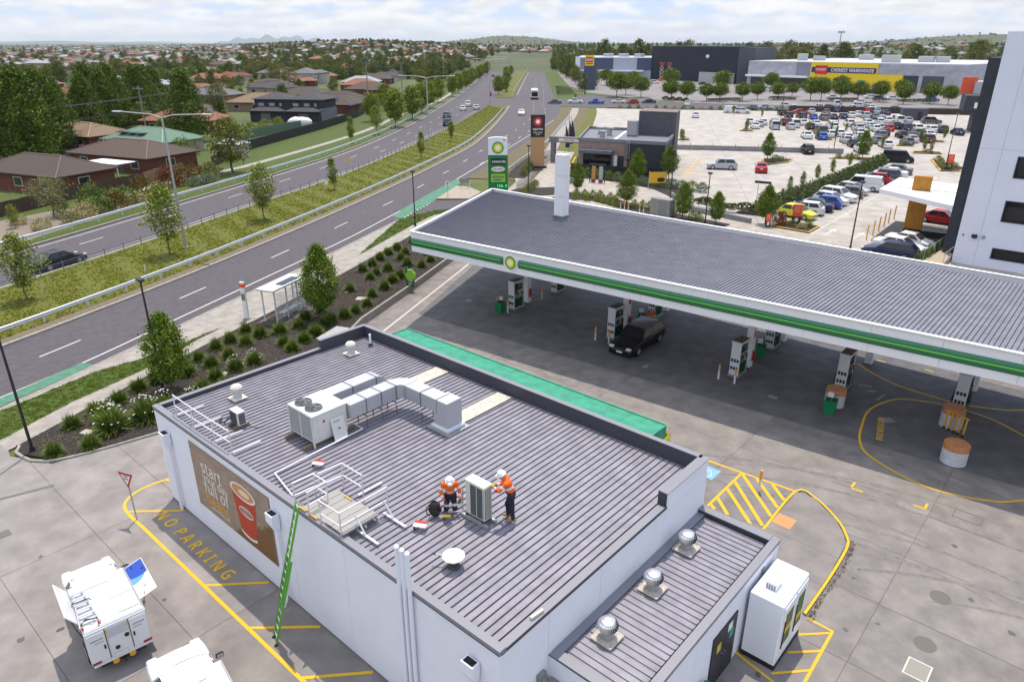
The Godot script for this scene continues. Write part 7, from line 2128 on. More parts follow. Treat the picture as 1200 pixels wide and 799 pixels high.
	for q in [[-121.4, -88.7, 5.2, "slim"], [-129.5, -101.5, 6.0, "plane"], [-137.9, -113.8, 8.6, "street"], [-148.5, -128.5, 8.3, "street"], [-160.0, -142.2, 8.1, "street"], [-171.4, -155.4, 8.0, "street"], [-187.1, -173.6, 7.8, "street"], [-203, -196, 7.8, "street"], [-216, -212, 7.5, "street"], [-230, -230, 7.8, "street"], [-246, -249, 7.5, "street"], [-262, -267, 7.5, "street"], [-280, -290, 7.5, "street"], [-300, -313, 7.5, "street"], [-322, -340, 7.5, "street"], [-345, -366, 7.5, "street"], [-152, -118, 7.0, "street"], [-175, -141, 7.5, "street"]]:
		tree(q[3], q[0], q[1], q[2], {"slim": "slim sapling on the verge before the dark timber fence", "plane": "young plane tree on the verge beside the curved path", "street": "bright green street tree lining the houses' side of the road"}[q[3]], "street trees on the houses' side")
	power_lines()

func bp_pylon() -> void:
	var o := thing("pylon_sign", "tall green and white fuel price sign with a sunburst emblem", "sign", V(-58.6, 0.05, -63.8), toward(-0.7, -0.72))
	part(o, "body", cb(V(0, 3.1, 0), V(2.36, 6.2, 0.55), 0.03), M("pylon_green", 0.008, 0.16, 0.045, 0.45))
	part(o, "edge_light", bx(V(-1.19, 3.1, 0.0), V(0.03, 6.1, 0.57)), M("band_lime", 0.22, 0.62, 0.06, 0.4))
	part(o, "edge_light", bx(V(1.19, 3.1, 0.0), V(0.03, 6.1, 0.57)), M("band_lime"))
	var top := PackedVector3Array()
	var hd := MB.new()
	var n := 10
	for i in n:
		var x0 := -1.14 + 2.28 * i / n
		var x1 := -1.14 + 2.28 * (i + 1) / n
		var y0 := 8.15 + 0.12 * (1.0 - pow(x0 / 1.14, 2))
		var y1 := 8.15 + 0.12 * (1.0 - pow(x1 / 1.14, 2))
		hd.quad(V(x0, 6.2, 0.27), V(x1, 6.2, 0.27), V(x1, y1, 0.27), V(x0, y0, 0.27))
		hd.quad(V(x1, 6.2, -0.27), V(x0, 6.2, -0.27), V(x0, y0, -0.27), V(x1, y1, -0.27))
		hd.quad(V(x0, y0, 0.27), V(x1, y1, 0.27), V(x1, y1, -0.27), V(x0, y0, -0.27))
	for s in [-1.0, 1.0]: hd.box(V(s * 1.13, 7.17, 0), V(0.02, 1.94, 0.53))
	part(o, "white_head", hd, M("fascia_white"))
	burst(o, mv(V(0, 7.05, 0.27)), 0.76, 0.012)
	part(o, "lettering", text_mesh("bp", 0.2, 0.01), M("burst_green"), mv(V(0.78, 7.95, 0.275)))
	part(o, "rewards_panel", cb(V(0.05, 5.45, 0.28), V(1.75, 0.75, 0.04), 0.02), M("panel_charcoal", 0.012, 0.02, 0.016, 0.4))
	part(o, "lettering", text_mesh("rewards", 0.3, 0.01), M("sign_white"), mv(V(0.1, 5.45, 0.305)))
	part(o, "cafe_oval", ellipse(V(0, 4.55, 0.285), 0.84, 0.32), M("oval_cream", 0.68, 0.62, 0.52, 0.5))
	part(o, "cafe_oval", ellipse(V(0, 4.55, 0.29), 0.74, 0.24), M("oval_white", 0.72, 0.68, 0.62, 0.5))
	part(o, "lettering", text_mesh("WILD BEAN", 0.15, 0.01), M("oval_brown", 0.14, 0.04, 0.02, 0.5), mv(V(0, 4.55, 0.295)))
	part(o, "lime_panel", cb(V(0, 3.5, 0.28), V(1.72, 0.98, 0.04), 0.02), M("panel_lime", 0.26, 0.52, 0.02, 0.5))
	part(o, "lettering", text_mesh("ultimate", 0.25, 0.01), M("panel_blue", 0.008, 0.03, 0.25, 0.5), mv(V(0, 3.65, 0.305)))
	part(o, "swoosh", ellipse(V(-0.1, 3.28, 0.31), 0.55, 0.07), M("panel_blue"))
	part(o, "lettering", text_mesh("158.9", 0.3, 0.01, "Droid Sans Mono", 700), M("price_lit", 0.1, 0.8, 0.3, 0.5, {"emit": [0.1, 0.9, 0.3], "power": 0.9}), mv(V(0.45, 2.55, 0.285)))

func power_lines() -> void:
	var tops := []
	for q in [[-150.5, -61.0, 11.0], [-179.4, -93.1, 9.6], [-171.3, -132.2, 14.0], [-182.4, -154.2, 13.4], [-240, -150, 11.0], [-235, -222, 12.5]]:
		var o := thing("power_pole", "tall timber power pole with cross arms among the houses", "power pole", V(q[0], 0, q[1]), toward(-0.3, -0.9), "power poles among the houses")
		var tm := M("pole_timber", 0.2, 0.19, 0.15, 0.85)
		var h: float = q[2]
		part(o, "pole", cy(V(0, 0, 0), V(0, h, 0), 0.17, 0.12, 8), tm)
		for y in [h - 0.6, h - 3.2]:
			part(o, "cross_arm", bx(V(0, y, 0.1), V(2.6, 0.14, 0.12)), tm)
			for k in 4: part(o, "insulator", cy(V(-1.15 + k * 0.77, y + 0.07, 0.1), V(-1.15 + k * 0.77, y + 0.26, 0.1), 0.06, 0.04, 6), M("insulator", 0.5, 0.5, 0.5, 0.3))
		tops.append(V(q[0], h, q[1]))
	var span := func(a: Vector3, b: Vector3, n: int):
		for k in n:
			var side := (b - a).cross(Vector3.UP).normalized() * (k % 3 - 1.0) * 0.9
			var drop := 0.5 if k < 3 else 3.1
			var pts := []
			for i in 13:
				var t := i / 12.0
				pts.append(a.lerp(b, t) + side - V(0, drop + 4.0 * 1.2 * t * (1.0 - t), 0))
			solo("power_line", "sagging power line strung between timber poles among the houses", "cable", tb(pts, 0.04, 4), M("cable_dark", 0.03, 0.03, 0.03, 0.7), Vector3.ZERO, 0.0, "power lines among the houses")
	span.call(tops[1], V(-118, 9.6, 6), 6)
	span.call(tops[2], tops[3], 3)
	span.call(tops[1], tops[2], 2)

# ---- restaurant and its garden
func prism_part(o: Node3D, nm: String, poly: Array, y0: float, y1: float, m: Material) -> MeshInstance3D:
	return part(o, nm, MB.new().prism(PV(poly), y0, y1), m)

func build_restaurant() -> void:
	var o := thing("restaurant", "flat roofed mauve and charcoal restaurant with a dark tower", "building")
	var mauve := M("wall_mauve", 0.3, 0.215, 0.185, 0.8, {"tex": "soft", "size": 4.0})
	var char_ := M("wall_charcoal", 0.03, 0.033, 0.043, 0.7, {"tex": "fine", "size": 3.0})
	var FLp := Vector2(-66.8, -91.2)
	var FRp := Vector2(-54.0, -95.2)
	var BRp := Vector2(-60.4, -110.0)
	var BLp := Vector2(-75.0, -105.4)
	var mid := FLp.lerp(FRp, 0.58)
	var midb := BLp.lerp(BRp, 0.58)
	part(o, "wall", MB.new().prism(PackedVector2Array([FLp, mid, midb, BLp]), 0, 4.75), mauve)
	part(o, "wall", MB.new().prism(PackedVector2Array([mid.lerp(FRp, 0.002), FRp, BRp, midb.lerp(BRp, 0.002)]), 0, 4.7), char_)
	part(o, "roof", MB.new().sheet(PackedVector2Array([FLp.lerp(BRp, 0.02), FRp.lerp(BLp, 0.02), BRp.lerp(FLp, 0.02), BLp.lerp(FRp, 0.02)]), 4.76), M("flat_roof", 0.2, 0.2, 0.235, 0.6, {"tex": "dirty", "size": 6.0}))
	for e in [[FLp, FRp], [FRp, BRp], [BRp, BLp], [BLp, FLp]]:
		var a: Vector2 = e[0]
		var b: Vector2 = e[1]
		var d := b - a
		var c := (a + b) * 0.5
		part(o, "parapet", bx(V(c.x, 4.95, c.y), V(d.length() - 0.2, 0.5, 0.22), atan2(-d.y, d.x)), M("parapet_grey", 0.16, 0.165, 0.19, 0.6))
	var t0 := midb.lerp(BRp, 0.1)
	var dv := (BRp - FRp).normalized()
	part(o, "tower", MB.new().prism(PackedVector2Array([t0 - dv * 5.5, BRp - dv * 5.5 + Vector2(0.3, 0.0), BRp + Vector2(0.3, 0), t0]), 0, 8.4), M("tower_grey", 0.085, 0.088, 0.11, 0.7, {"tex": "soft", "size": 4.0}))
	part(o, "tower_capping", MB.new().prism(PackedVector2Array([t0 - dv * 5.6, BRp - dv * 5.6 + Vector2(0.4, 0.0), BRp + Vector2(0.4, 0.1), t0]), 8.4, 8.52), M("brown_cap", 0.16, 0.12, 0.11, 0.7))
	var fd := (FRp - FLp).normalized()
	var fn := Vector2(-fd.y, fd.x)
	var ft := atan2(-fd.y, fd.x)
	var put := func(nm: String, s: float, y: float, w: float, h: float, th: float, m: Material):
		var c := FLp + fd * s + fn * th * 0.5
		return part(o, nm, cb(V(c.x, y, c.y), V(w, h, th), 0.02, ft), m)
	put.call("window", 3.1, 2.1, 4.6, 1.7, 0.06, M("car_glass"))
	for k in 5: put.call("mullion", 0.9 + k * 1.1, 2.1, 0.07, 1.7, 0.09, char_)
	put.call("awning", 3.1, 3.3, 5.2, 0.5, 1.3, M("awning_slate", 0.09, 0.1, 0.125, 0.6))
	put.call("door", 6.8, 1.5, 0.95, 2.6, 0.05, M("door_dark"))
	put.call("door_leaf", 6.0, 1.5, 0.5, 2.6, 0.09, M("sign_white"))
	put.call("dado", 6.4, 0.5, 12.6, 1.1, 0.05, char_)
	for k in 9: put.call("ladder_rung", 7.75, 2.6 + k * 0.3, 0.7, 0.04, 0.2, M("galvanised"))
	put.call("ladder_rail", 7.4, 3.8, 0.05, 2.8, 0.22, M("galvanised"))
	put.call("ladder_rail", 8.1, 3.8, 0.05, 2.8, 0.22, M("galvanised"))
	for k in 6: put.call("cladding_joint", 1.0 + k * 1.25, 4.25, 0.03, 0.9, 0.012, M("parapet_grey"))
	for q in [[0.25, 0.3, 0.9, 0.8], [0.32, 0.5, 0.8, 1.0], [0.2, 0.55, 0.7, 0.9]]:
		var p := FLp.lerp(FRp, q[0]) + (BLp - FLp) * float(q[1])
		part(o, "roof_exhaust", cy(V(p.x, 4.76, p.y), V(p.x, 4.76 + q[3], p.y), 0.4, 0.4, 12).cbox(V(p.x, 4.9 + q[3], p.y), V(1.3, 0.3, 0.9), 0.05), M("exhaust_grey", 0.3, 0.31, 0.33, 0.5))
	var sp := FLp.lerp(FRp, 0.6) + (BLp - FLp) * 0.55
	part(o, "roof_unit", cb(V(sp.x, 6.0, sp.y), V(1.6, 2.4, 1.4), 0.1, ft), M("exhaust_grey"))
	part(o, "roof_seam", bx(V(-65.2, 4.775, -100.2), V(0.5, 0.03, 14.0), 0.43), M("sign_white"))
	var dt := thing("drive_through_portal", "charcoal drive-through gateway with a white headboard beside the restaurant", "gateway", V(-73.2, 0.03, -97.0), ft)
	for s in [-2.6, 2.6]: part(dt, "leg", bx(V(s, 1.7, 0), V(0.7, 3.4, 0.9)), M("parapet_grey"))
	part(dt, "beam", bx(V(0, 3.75, 0), V(6.4, 0.9, 1.0)), M("parapet_grey"))
	part(dt, "headboard", bx(V(0.3, 3.75, 0.52), V(3.6, 0.5, 0.04)), M("sign_white"))
	part(dt, "lettering", text_mesh("DRIVE THRU", 0.24, 0.01), M("sign_red"), mv(V(0.3, 3.75, 0.545)))
	car("h", "blue", -71.6, -99.5, toward(-0.4, -0.9), "blue hatchback in the drive-through lane under the gateway", "", 0.03, "car")
	for q in [[-79.5, -104.5, 5.5], [-82.0, -108.8, 6.0], [-85.0, -113.5, 5.5]]:
		var fl := thing("feather_flag", "dark navy feather flag on a thin pole beside the drive-through", "flag", V(q[0], 0.05, q[1]), 0.6, "feather flags by the drive-through")
		part(fl, "pole", cy(V(0, 0, 0), V(0, q[2], 0), 0.05, 0.03, 6), M("galvanised"))
		var sail := MB.new()
		for k in 6:
			var y0 = 1.2 + (q[2] - 1.3) * k / 6.0
			var y1 = 1.2 + (q[2] - 1.3) * (k + 1) / 6.0
			sail.quad(V(0.04, y0, 0.02), V(0.8 - 0.05 * k * k * 0.5, y0, 0.1 * sin(k)), V(0.8 - 0.05 * (k + 1) * (k + 1) * 0.5, y1, 0.1 * sin(k + 1.0)), V(0.04, y1, 0.02))
		part(fl, "sail", sail, M("flag_navy", 0.012, 0.016, 0.04, 0.7))
	var fc := thing("terrace_fence", "black metal screen fence below the restaurant windows", "fence")
	for k in 9:
		var c := Vector2(-66.5, -88.9) + fd * (0.8 + k * 1.55)
		part(fc, "screen_panel", bx(V(c.x, 0.85, c.y), V(1.5, 1.5, 0.05), ft), M("post_black"))
		part(fc, "post", bx(V(c.x + fd.x * 0.77, 0.9, c.y + fd.y * 0.77), V(0.08, 1.8, 0.08), ft), M("post_black"))
	var ob := thing("order_board", "twin orange and grey order boards under a black frame", "sign", V(-58.9, 0.03, -85.2), ft)
	part(ob, "frame", bx(V(0, 2.55, 0), V(2.4, 0.12, 0.3)).box(V(-1.1, 1.3, 0), V(0.1, 2.5, 0.2)).box(V(1.1, 1.3, 0), V(0.1, 2.5, 0.2)), M("post_black"))
	for k in 2:
		part(ob, "board", cb(V(-0.55 + k * 1.1, 1.35, 0.06), V(0.55, 2.0, 0.1), 0.02), M("board_tan", 0.4, 0.2, 0.06, 0.6) if k == 0 else M("board_grey", 0.35, 0.34, 0.32, 0.6))
		part(ob, "board_foot", bx(V(-0.55 + k * 1.1, 0.25, 0.06), V(0.6, 0.4, 0.2)), M("rust_foot", 0.2, 0.03, 0.02, 0.7))
	var bn := thing("banner", "yellow advertising banner with a burger picture on two posts", "banner", V(-50.1, 0.03, -87.0), 0.73)
	part(bn, "cloth", bx(V(0, 1.5, 0), V(2.3, 1.5, 0.03)), M("banner_yellow", 0.6, 0.36, 0.02, 0.7))
	part(bn, "picture", blob(V(0.45, 1.2, 0.02), V(0.55, 0.3, 0.02), 8), M("banner_picture", 0.1, 0.03, 0.015, 0.7, {"tex": "mulch", "size": 0.8}))
	for s in [-1.2, 1.2]: part(bn, "post", cy(V(s, 0, 0), V(s, 2.4, 0), 0.04, 0.04, 6), M("galvanised"))
	var lightc := M("light_concrete", 0.42, 0.375, 0.325, 0.9, {"tex": "paving", "size": 8.0})
	var apron := structure("driveway", MB.new().sheet(PV([-58, -67, -50, -71.9, -20, -70.4, -20, -74.6, -31, -75.6, -40, -77.0, -46, -83.3, -53.5, -88.5, -66, -86, -80, -108, -88, -106, -70, -80]), 0.036), lightc)
	part(apron, "yellow_kerb", MB.new().strip(offset_line(resample(PV([-62.5, -80.2, -66.3, -86.5, -71, -95, -76, -103]), 16), -0.1), offset_line(resample(PV([-62.5, -80.2, -66.3, -86.5, -71, -95, -76, -103]), 16), 0.1), 0.13), M("line_yellow"))
	var mulch := M("mulch")
	structure("planting_bed", MB.new().prism(PV([-57, -72.2, -52, -74.2, -45, -72.6, -33, -71.2, -33, -73.8, -44, -75.2, -51, -77.2, -57.5, -76.5]), 0.0, 0.1), mulch)
	structure("planting_bed", MB.new().prism(PV([-66, -88.6, -54, -92.3, -49, -90.5, -42.5, -82.6, -44, -81.8, -50, -86.2, -56, -87.6, -64.5, -86.6]), 0.0, 0.1), mulch)
	structure("planting_bed", MB.new().prism(PV([-62.5, -66.5, -64.5, -74, -60.5, -79, -58, -74]), 0.0, 0.1), mulch)
	structure("planting_bed", MB.new().prism(PV([-69, -81, -75, -91, -80, -100, -83, -99, -77, -88, -71.5, -79.5]), 0.0, 0.1), mulch)
	for q in [[-54.7, -89.1, 4.7, "in front of the restaurant's charcoal wall"], [-52.7, -94.7, 4.8, "at the restaurant's corner by the yellow banner"], [-46.9, -74.4, 4.4, "behind the canopy near the order boards"], [-38.1, -72.4, 4.2, "behind the canopy beside the concrete cabinet"], [-34.1, -72.6, 3.7, "behind the canopy at the end of the garden strip"], [-56.6, -77.3, 4.0, "half hidden by the white canopy fin"], [-30.2, -76.6, 4.3, "on the tip of the island by the orange sign"]]:
		tree("pear", q[0], q[1], q[2], "conical pear tree " + q[3], "", 0.05)
	var sb := [-53.8, -75.2, -52.9, -75.7, -52.0, -76.0, -50.1, -75.6, -49.3, -75.9, -45.4, -73.9, -44.6, -74.4, -43.7, -74.5, -37.3, -73.1, -36.4, -73.0, -39.8, -73.2, -55.2, -75.2, -52.5, -73.9, -51.2, -74.3, -50.0, -74.0, -48.8, -73.6, -47.8, -73.3, -54.0, -73.4]
	for i in range(0, sb.size(), 2): bush(sb[i], sb[i + 1], 0.5, 0.95, "box", "small clipped box bush in the garden strip behind the canopy", "box bushes behind the canopy", 0.08)
	for k in 14: bush(-63 + k * 1.45, -87.7 - 0.15 * absf(k - 6), 0.85, 1.2, "grey" if k % 3 else "green", "soft grey green bush below the terrace fence" if k % 3 else "soft green bush below the terrace fence", "bushes below the terrace fence", 0.08)
	for k in 9: bush(-60.5 - k * 0.42, -70.5 - k * 0.85, 0.6, 0.8, "olive", "olive bush in the bed beside the red and black sign", "bushes beside the red and black sign", 0.08)
	for k in 12: bush(-70.5 - k * 0.9, -82.5 - k * 1.4, 0.75, 1.1, "green" if k % 2 else "olive", ("green" if k % 2 else "olive") + " bush lining the drive-through lane", "bushes lining the drive-through", 0.08)
	var cb := thing("concrete_cabinet", "plain grey concrete service cabinet behind the canopy", "cabinet", V(-41.0, 0.05, -72.8), 0.0)
	part(cb, "body", cb(V(0, 1.0, 0), V(2.6, 2.0, 1.2), 0.04), M("cabinet_concrete", 0.33, 0.32, 0.3, 0.9, {"tex": "dirty", "size": 3.0}))
	part(cb, "door", cb(V(0.3, 0.95, 0.61), V(1.0, 1.7, 0.03), 0.01), M("grey_box"))
	for k in 5: bollard(-46.2 + k * 0.55 + (1.0 if k > 2 else 0.0), -72.0, "short white vent post in the garden strip behind the canopy", "white vent posts", 1.0)

# ---- car park
func hedge_run(pts: Array, w: float, h: float, label: String, y := 0.0, group := "") -> void:
	var o := thing("hedge", label, "hedge", Vector3.ZERO, 0.0, group)
	var g := RandomNumberGenerator.new()
	g.seed = int(absf(pts[0]) * 10)
	var line := PV(pts)
	var cv := Curve2D.new()
	for q in line: cv.add_point(q)
	var b := MB.new()
	b.tinted = true
	var L := cv.get_baked_length()
	for k in int(L * 210):
		var p := cv.sample_baked(g.randf() * L)
		var a := g.randf() * PI
		var bulge := 0.85 + 0.3 * sin(p.x * 1.3 + p.y * 2.1)
		var c := V(p.x + cos(a) * w * bulge * g.randf_range(0.6, 1.0), y + 0.1 + sin(a) * h * bulge * g.randf_range(0.7, 1.0), p.y + g.randfn() * 0.15 + cos(a) * w * 0.3)
		var n := V(g.randfn(), g.randfn() + 0.5, g.randfn()).normalized()
		var e := n.cross(V(g.randfn(), g.randfn(), g.randfn())).normalized() * 0.13
		var f := n.cross(e.normalized()) * 0.08
		b.col = Color(0.05, 0.075, 0.02).lerp(Color(0.12, 0.155, 0.05), g.randf())
		b.quad(c - e, c - f, c + e, c + f)
	part(o, "foliage", b, leafm())

func island(poly: Array, label_seed: int) -> void:
	var s := structure("planted_island", MB.new().prism(PV(poly), 0.0, 0.15), M("mulch"))
	var k := MB.new()
	var p := PV(poly)
	p.append(p[0])
	k.strip(offset_line(p, -0.12), offset_line(p, 0.12), 0.165)
	part(s, "yellow_kerb", k, M("line_yellow"))

func build_car_park() -> void:
	var mm := []
	for k in 2: mm.append(M("car_park_concrete_%d" % k, 0.45 - 0.015 * k, 0.415 - 0.015 * k, 0.375 - 0.014 * k, 0.9, {"tex": ["paving", "soft"][k], "size": [14.0, 17.0][k]}))
	var outline := PV([-20, -70.6, -20, -74.6, -31, -75.6, -40, -77.0, -46, -83.3, -49, -90, -53.5, -95.3, -60.6, -110.2, -75.2, -105.4, -80, -108, -88, -106, -97, -122, -118, -160, -133, -190, -112, -203, -94, -214, -76, -224, -40, -243, 10, -268, 40, -283, 40, -70.6])
	var lot := structure("car_park", MB.new().sheet(outline, 0.0), M("slab_joint"))
	slabs(lot, outline, Vector2(-50, -110), 11.0, 7.5, -0.52, 0.015, mm, 0.02)
	var wl := M("line_white")
	var yl := M("line_yellow")
	line_part(lot, "line", PV([-24.74, -75.4, -26.0, -107.5, -26.3, -125]), 0.14, 0.021, wl)
	for q in [[-23.57, -77.85], [-20.8, -78.25], [-23.4, -121], [-22, -138]]:
		var a := MB.new()
		a.box(V(q[0], 0.022, q[1] + 0.5), V(0.22, 0.004, 2.2))
		a.tri(V(q[0] - 0.5, 0.0235, q[1] - 0.5), V(q[0] + 0.5, 0.0235, q[1] - 0.5), V(q[0], 0.0235, q[1] - 1.9))
		part(lot, "arrow", a, wl)
	for q in [[-51.87, -94.34, -45.65, -97.07], [-53.3, -99.97, -49.97, -101.28], [-59.28, -116.22, -55.36, -119.67], [-59.3, -116.2, -52.9, -100.3], [-57.3, -114.0, -55.6, -110.5]]: line_part(lot, "line", PV(q), 0.22, 0.022, yl)
	for q in [[-51.2, -105.0, -48.0, -110.9], [-47.0, -119.5, -46.3, -116.2]]: line_part(lot, "line", PV(q), 0.12, 0.022, wl)
	line_part(lot, "line", PV([-45, -108, -34.6, -92]), 0.1, 0.022, wl)
	for q in [[-29.5, -74.7, -27.0, -74.9]]: line_part(lot, "line", PV(q), 0.25, 0.022, wl)
	var w := thing("parking_wall", "long low grey concrete wall dividing the car park", "wall")
	var a0 := Vector2(-75.3, -119.4)
	var a1 := Vector2(-42.2, -138.9)
	for k in 10:
		var p := a0.lerp(a1, k / 10.0)
		var q := a0.lerp(a1, (k + 1) / 10.0)
		var c := (p + q) * 0.5
		part(w, "wall_section", cb(V(c.x, 0.45, c.y), V((q - p).length() - 0.03, 0.9, 0.25), 0.02, atan2(-(q - p).y, (q - p).x)), M("wall_concrete", 0.3, 0.295, 0.31, 0.9, {"tex": "dirty", "size": 4.0}))
	for k in 9:
		var p := a0.lerp(a1, 0.08 + k * 0.107) + Vector2(-0.5, -0.87)
		bollard(p.x, p.y, "yellow bollard standing behind the long low grey wall", "yellow bollards behind the low wall", 1.15, false)
	var lw := thing("lane_wall", "low grey wall under the hedge beside the lane", "wall")
	for q in [[-46.0, -83.6, -39.2, -77.2], [-39.2, -77.2, -31.5, -75.9]]:
		var p := Vector2(q[0], q[1])
		var e := Vector2(q[2], q[3])
		var c := (p + e) * 0.5
		part(lw, "wall_section", cb(V(c.x, 0.3, c.y), V((e - p).length() - 0.02, 0.6, 0.2), 0.02, atan2(-(e - p).y, (e - p).x)), M("wall_concrete"))
	hedge_run([-40.5, -79.9, -36.0, -79.6, -33.6, -80.5], 0.7, 0.9, "low clipped hedge behind the lane wall", 0.3)
	hedge_run([-33.6, -81, -33.0, -95, -32.9, -107, -33.2, -120, -33.8, -133], 1.15, 1.5, "long green hedge behind the row of parked cars")
	structure("planting_bed", MB.new().prism(PV([-35.2, -80, -32.2, -80, -32.0, -120, -32.8, -134, -35.6, -134]), 0.0, 0.12), M("mulch"))
	for q in [[-34.24, -93.4], [-34.45, -98.4], [-35.26, -106.2], [-35.44, -113.1], [-35.69, -121.7]]: tree("slim", q[0], q[1], 2.6, "staked sapling on the open side of the long hedge", "staked saplings along the hedge", 0.1)
	bollard_row()
	island([-29.3, -76.0, -25.1, -75.8, -25.2, -79.3, -28.8, -79.6], 1)
	for q in [[-28.6, -77.0, 0.7, 0.9, "rust"], [-27.6, -77.4, 0.5, 0.6, "green"], [-26.4, -77.0, 0.6, 0.6, "straw"], [-26.0, -78.2, 0.55, 0.7, "green"], [-29.3, -78.0, 0.9, 1.1, "rust"]]: bush(q[0], q[1], q[2], q[3], q[4], {"rust": "rusty red", "green": "green", "straw": "straw coloured"}[q[4]] + " bush on the island under the orange sign", q[4] + " bushes under the orange sign", 0.12)
	orange_sign(-27.5, -78.4, "orange and black direction sign beside the yellow hatchback", 2.3)
	orange_sign(-29.4, -75.4, "slim red and black direction sign at the lane's mouth", 1.5, 0.55)
	orange_sign(-23.6, -131.5, "orange and black direction sign on the triangular planted island", 2.4)
	var cs := thing("shade_frame", "black cantilever sign frame at the head of the hedge", "sign", V(-34.2, 0.05, -85.4), 0.2)
	part(cs, "post", bx(V(0.5, 1.5, 0), V(0.16, 3.0, 0.16)), M("post_black"))
	part(cs, "board", cb(V(-0.4, 2.9, 0), V(1.9, 0.28, 0.3), 0.03), M("post_black"))
	part(cs, "stay", bx(V(-0.9, 1.3, 0), V(0.06, 2.6, 0.06)), M("galvanised"))
	island([-50.6, -123.2, -46.3, -125.7, -45.6, -122.4, -47.2, -116.2], 2)
	tree("pear", -49.0, -121.3, 4.6, "leafy tree on the planted island beside the black car by the low wall", "", 0.1)
	for q in [[-47.5, -120.0], [-47.0, -122.5], [-48.4, -123.3]]: bush(q[0], q[1], 0.8, 0.7, "green", "green bush on the island under the leafy car park tree", "bushes under the leafy car park tree", 0.12)
	island([-42.0, -131, -35.9, -134.5, -35.9, -137, -41.5, -133.5], 3)
	tree("pear", -37.4, -133.9, 4.8, "leafy tree on the planted island by the white pickup", "", 0.1)
	for q in [[-40.8, -132.2], [-39.6, -133.0], [-38.4, -133.8]]: bush(q[0], q[1], 0.6, 0.7, "green", "green bush on the narrow island by the white pickup", "bushes by the white pickup", 0.12)
	island([-28.5, -142, -24.2, -129, -21.9, -130.5, -21.6, -134.5], 4)
	for q in [[-27, -140], [-26, -137], [-25, -133], [-23.8, -131.5], [-23.5, -134]]: bush(q[0], q[1], 0.8, 0.8, "olive", "olive bush on the triangular planted island", "bushes on the triangular island", 0.12)
	for q in [[-22.0, -133.2], [-21.4, -131.6]]: bollard(q[0], q[1], "yellow bollard on the triangular planted island", "yellow bollards on the triangular island", 1.4, false)
	island([-24.0, -151.5, -17.5, -149.5, -15.5, -152.5, -21.0, -156], 5)
	tree("slim", -20.5, -153, 3.9, "sapling on the planted island by a dark blue car", "", 0.1)
	for q in [[-22, -152.5], [-18.5, -151.5], [-17, -153]]: bush(q[0], q[1], 0.9, 0.8, "olive", "olive bush on the planted island by a dark blue car", "bushes by the dark blue car", 0.12)
	for q in [[-74.5, -137.5, 2.2], [-73.2, -136.0, 2.4], [-72.0, -164, 2.6], [-70.5, -160, 2.4], [-60.6, -171.5, 2.2], [-56, -173, 2.2], [-52.5, -172, 2.2], [-68, -183, 2.4], [-81, -193, 2.4], [-92, -199, 2.4], [-53, -156, 2.4], [-50.5, -159.5, 2.4], [-38.5, -149, 2.6], [-31.8, -151, 2.6], [-30.3, -149.5, 2.6], [-36, -166, 2.6], [-28.5, -175, 2.6], [-25.0, -178, 3.0], [-33, -172, 2.6], [-44, -153, 2.4], [-23, -190, 2.8]]:
		tree("slim", q[0], q[1], q[2], "small sapling among the parked cars of the crowded lot", "small saplings in the crowded lot", 0.05)
	for q in [[-73.8, -137.6, 1.6], [-71.2, -162, 2.0], [-52, -157.8, 2.0], [-58, -172.5, 3.0], [-36.8, -158, 2.0], [-31, -150, 3.2], [-34.5, -169, 3.0]]:
		island([q[0] - q[2] * 0.8, q[1] - 0.3, q[0] + q[2] * 0.5, q[1] - q[2] * 0.75, q[0] + q[2] * 0.8, q[1] + 0.3, q[0] - q[2] * 0.5, q[1] + q[2] * 0.75], 6)
		bush(q[0], q[1], 0.9, 0.6, "green", "low green bush on a small island between parked cars", "bushes on the small islands", 0.12)
	build_lot_cars()
	structure("planting_bed", MB.new().prism(PV([-130, -191.5, -111, -202.5, -94, -213.5, -76, -223.5, -77, -225.5, -95, -215.6, -112, -204.6, -131, -193.6]), 0.0, 0.2), M("mulch"))
	for k in 22: bush(-127 + k * 2.35, -194.5 - k * 1.35, 0.75, 0.9, "green" if k % 3 else "straw", ("green" if k % 3 else "straw coloured") + " bush in the strip along the side road", "bushes along the side road", 0.15)
	var dw := thing("dark_wall", "dark brick wall along the far side of the crowded car park", "wall")
	for k in 10:
		var p := Vector2(-84, -219).lerp(Vector2(-30, -246), k / 10.0)
		var e := Vector2(-84, -219).lerp(Vector2(-30, -246), (k + 1) / 10.0)
		var c := (p + e) * 0.5
		part(dw, "wall_section", cb(V(c.x, 0.8, c.y), V((e - p).length() - 0.02, 1.6, 0.3), 0.02, atan2(-(e - p).y, (e - p).x)), M("dark_brick", 0.06, 0.045, 0.04, 0.9, {"tex": "brick", "size": 3.0}))
	var kb := thing("service_kiosk", "plain dark grey block kiosk at the far edge of the crowded lot", "kiosk", V(-49.5, 0, -215), 0.46)
	part(kb, "wall", cb(V(0, 1.5, 0), V(6.0, 3.0, 3.0), 0.05), M("kiosk_grey", 0.07, 0.075, 0.09, 0.8))
	part(kb, "door", bx(V(1.2, 1.1, 1.52), V(1.0, 2.1, 0.05)), M("door_dark"))

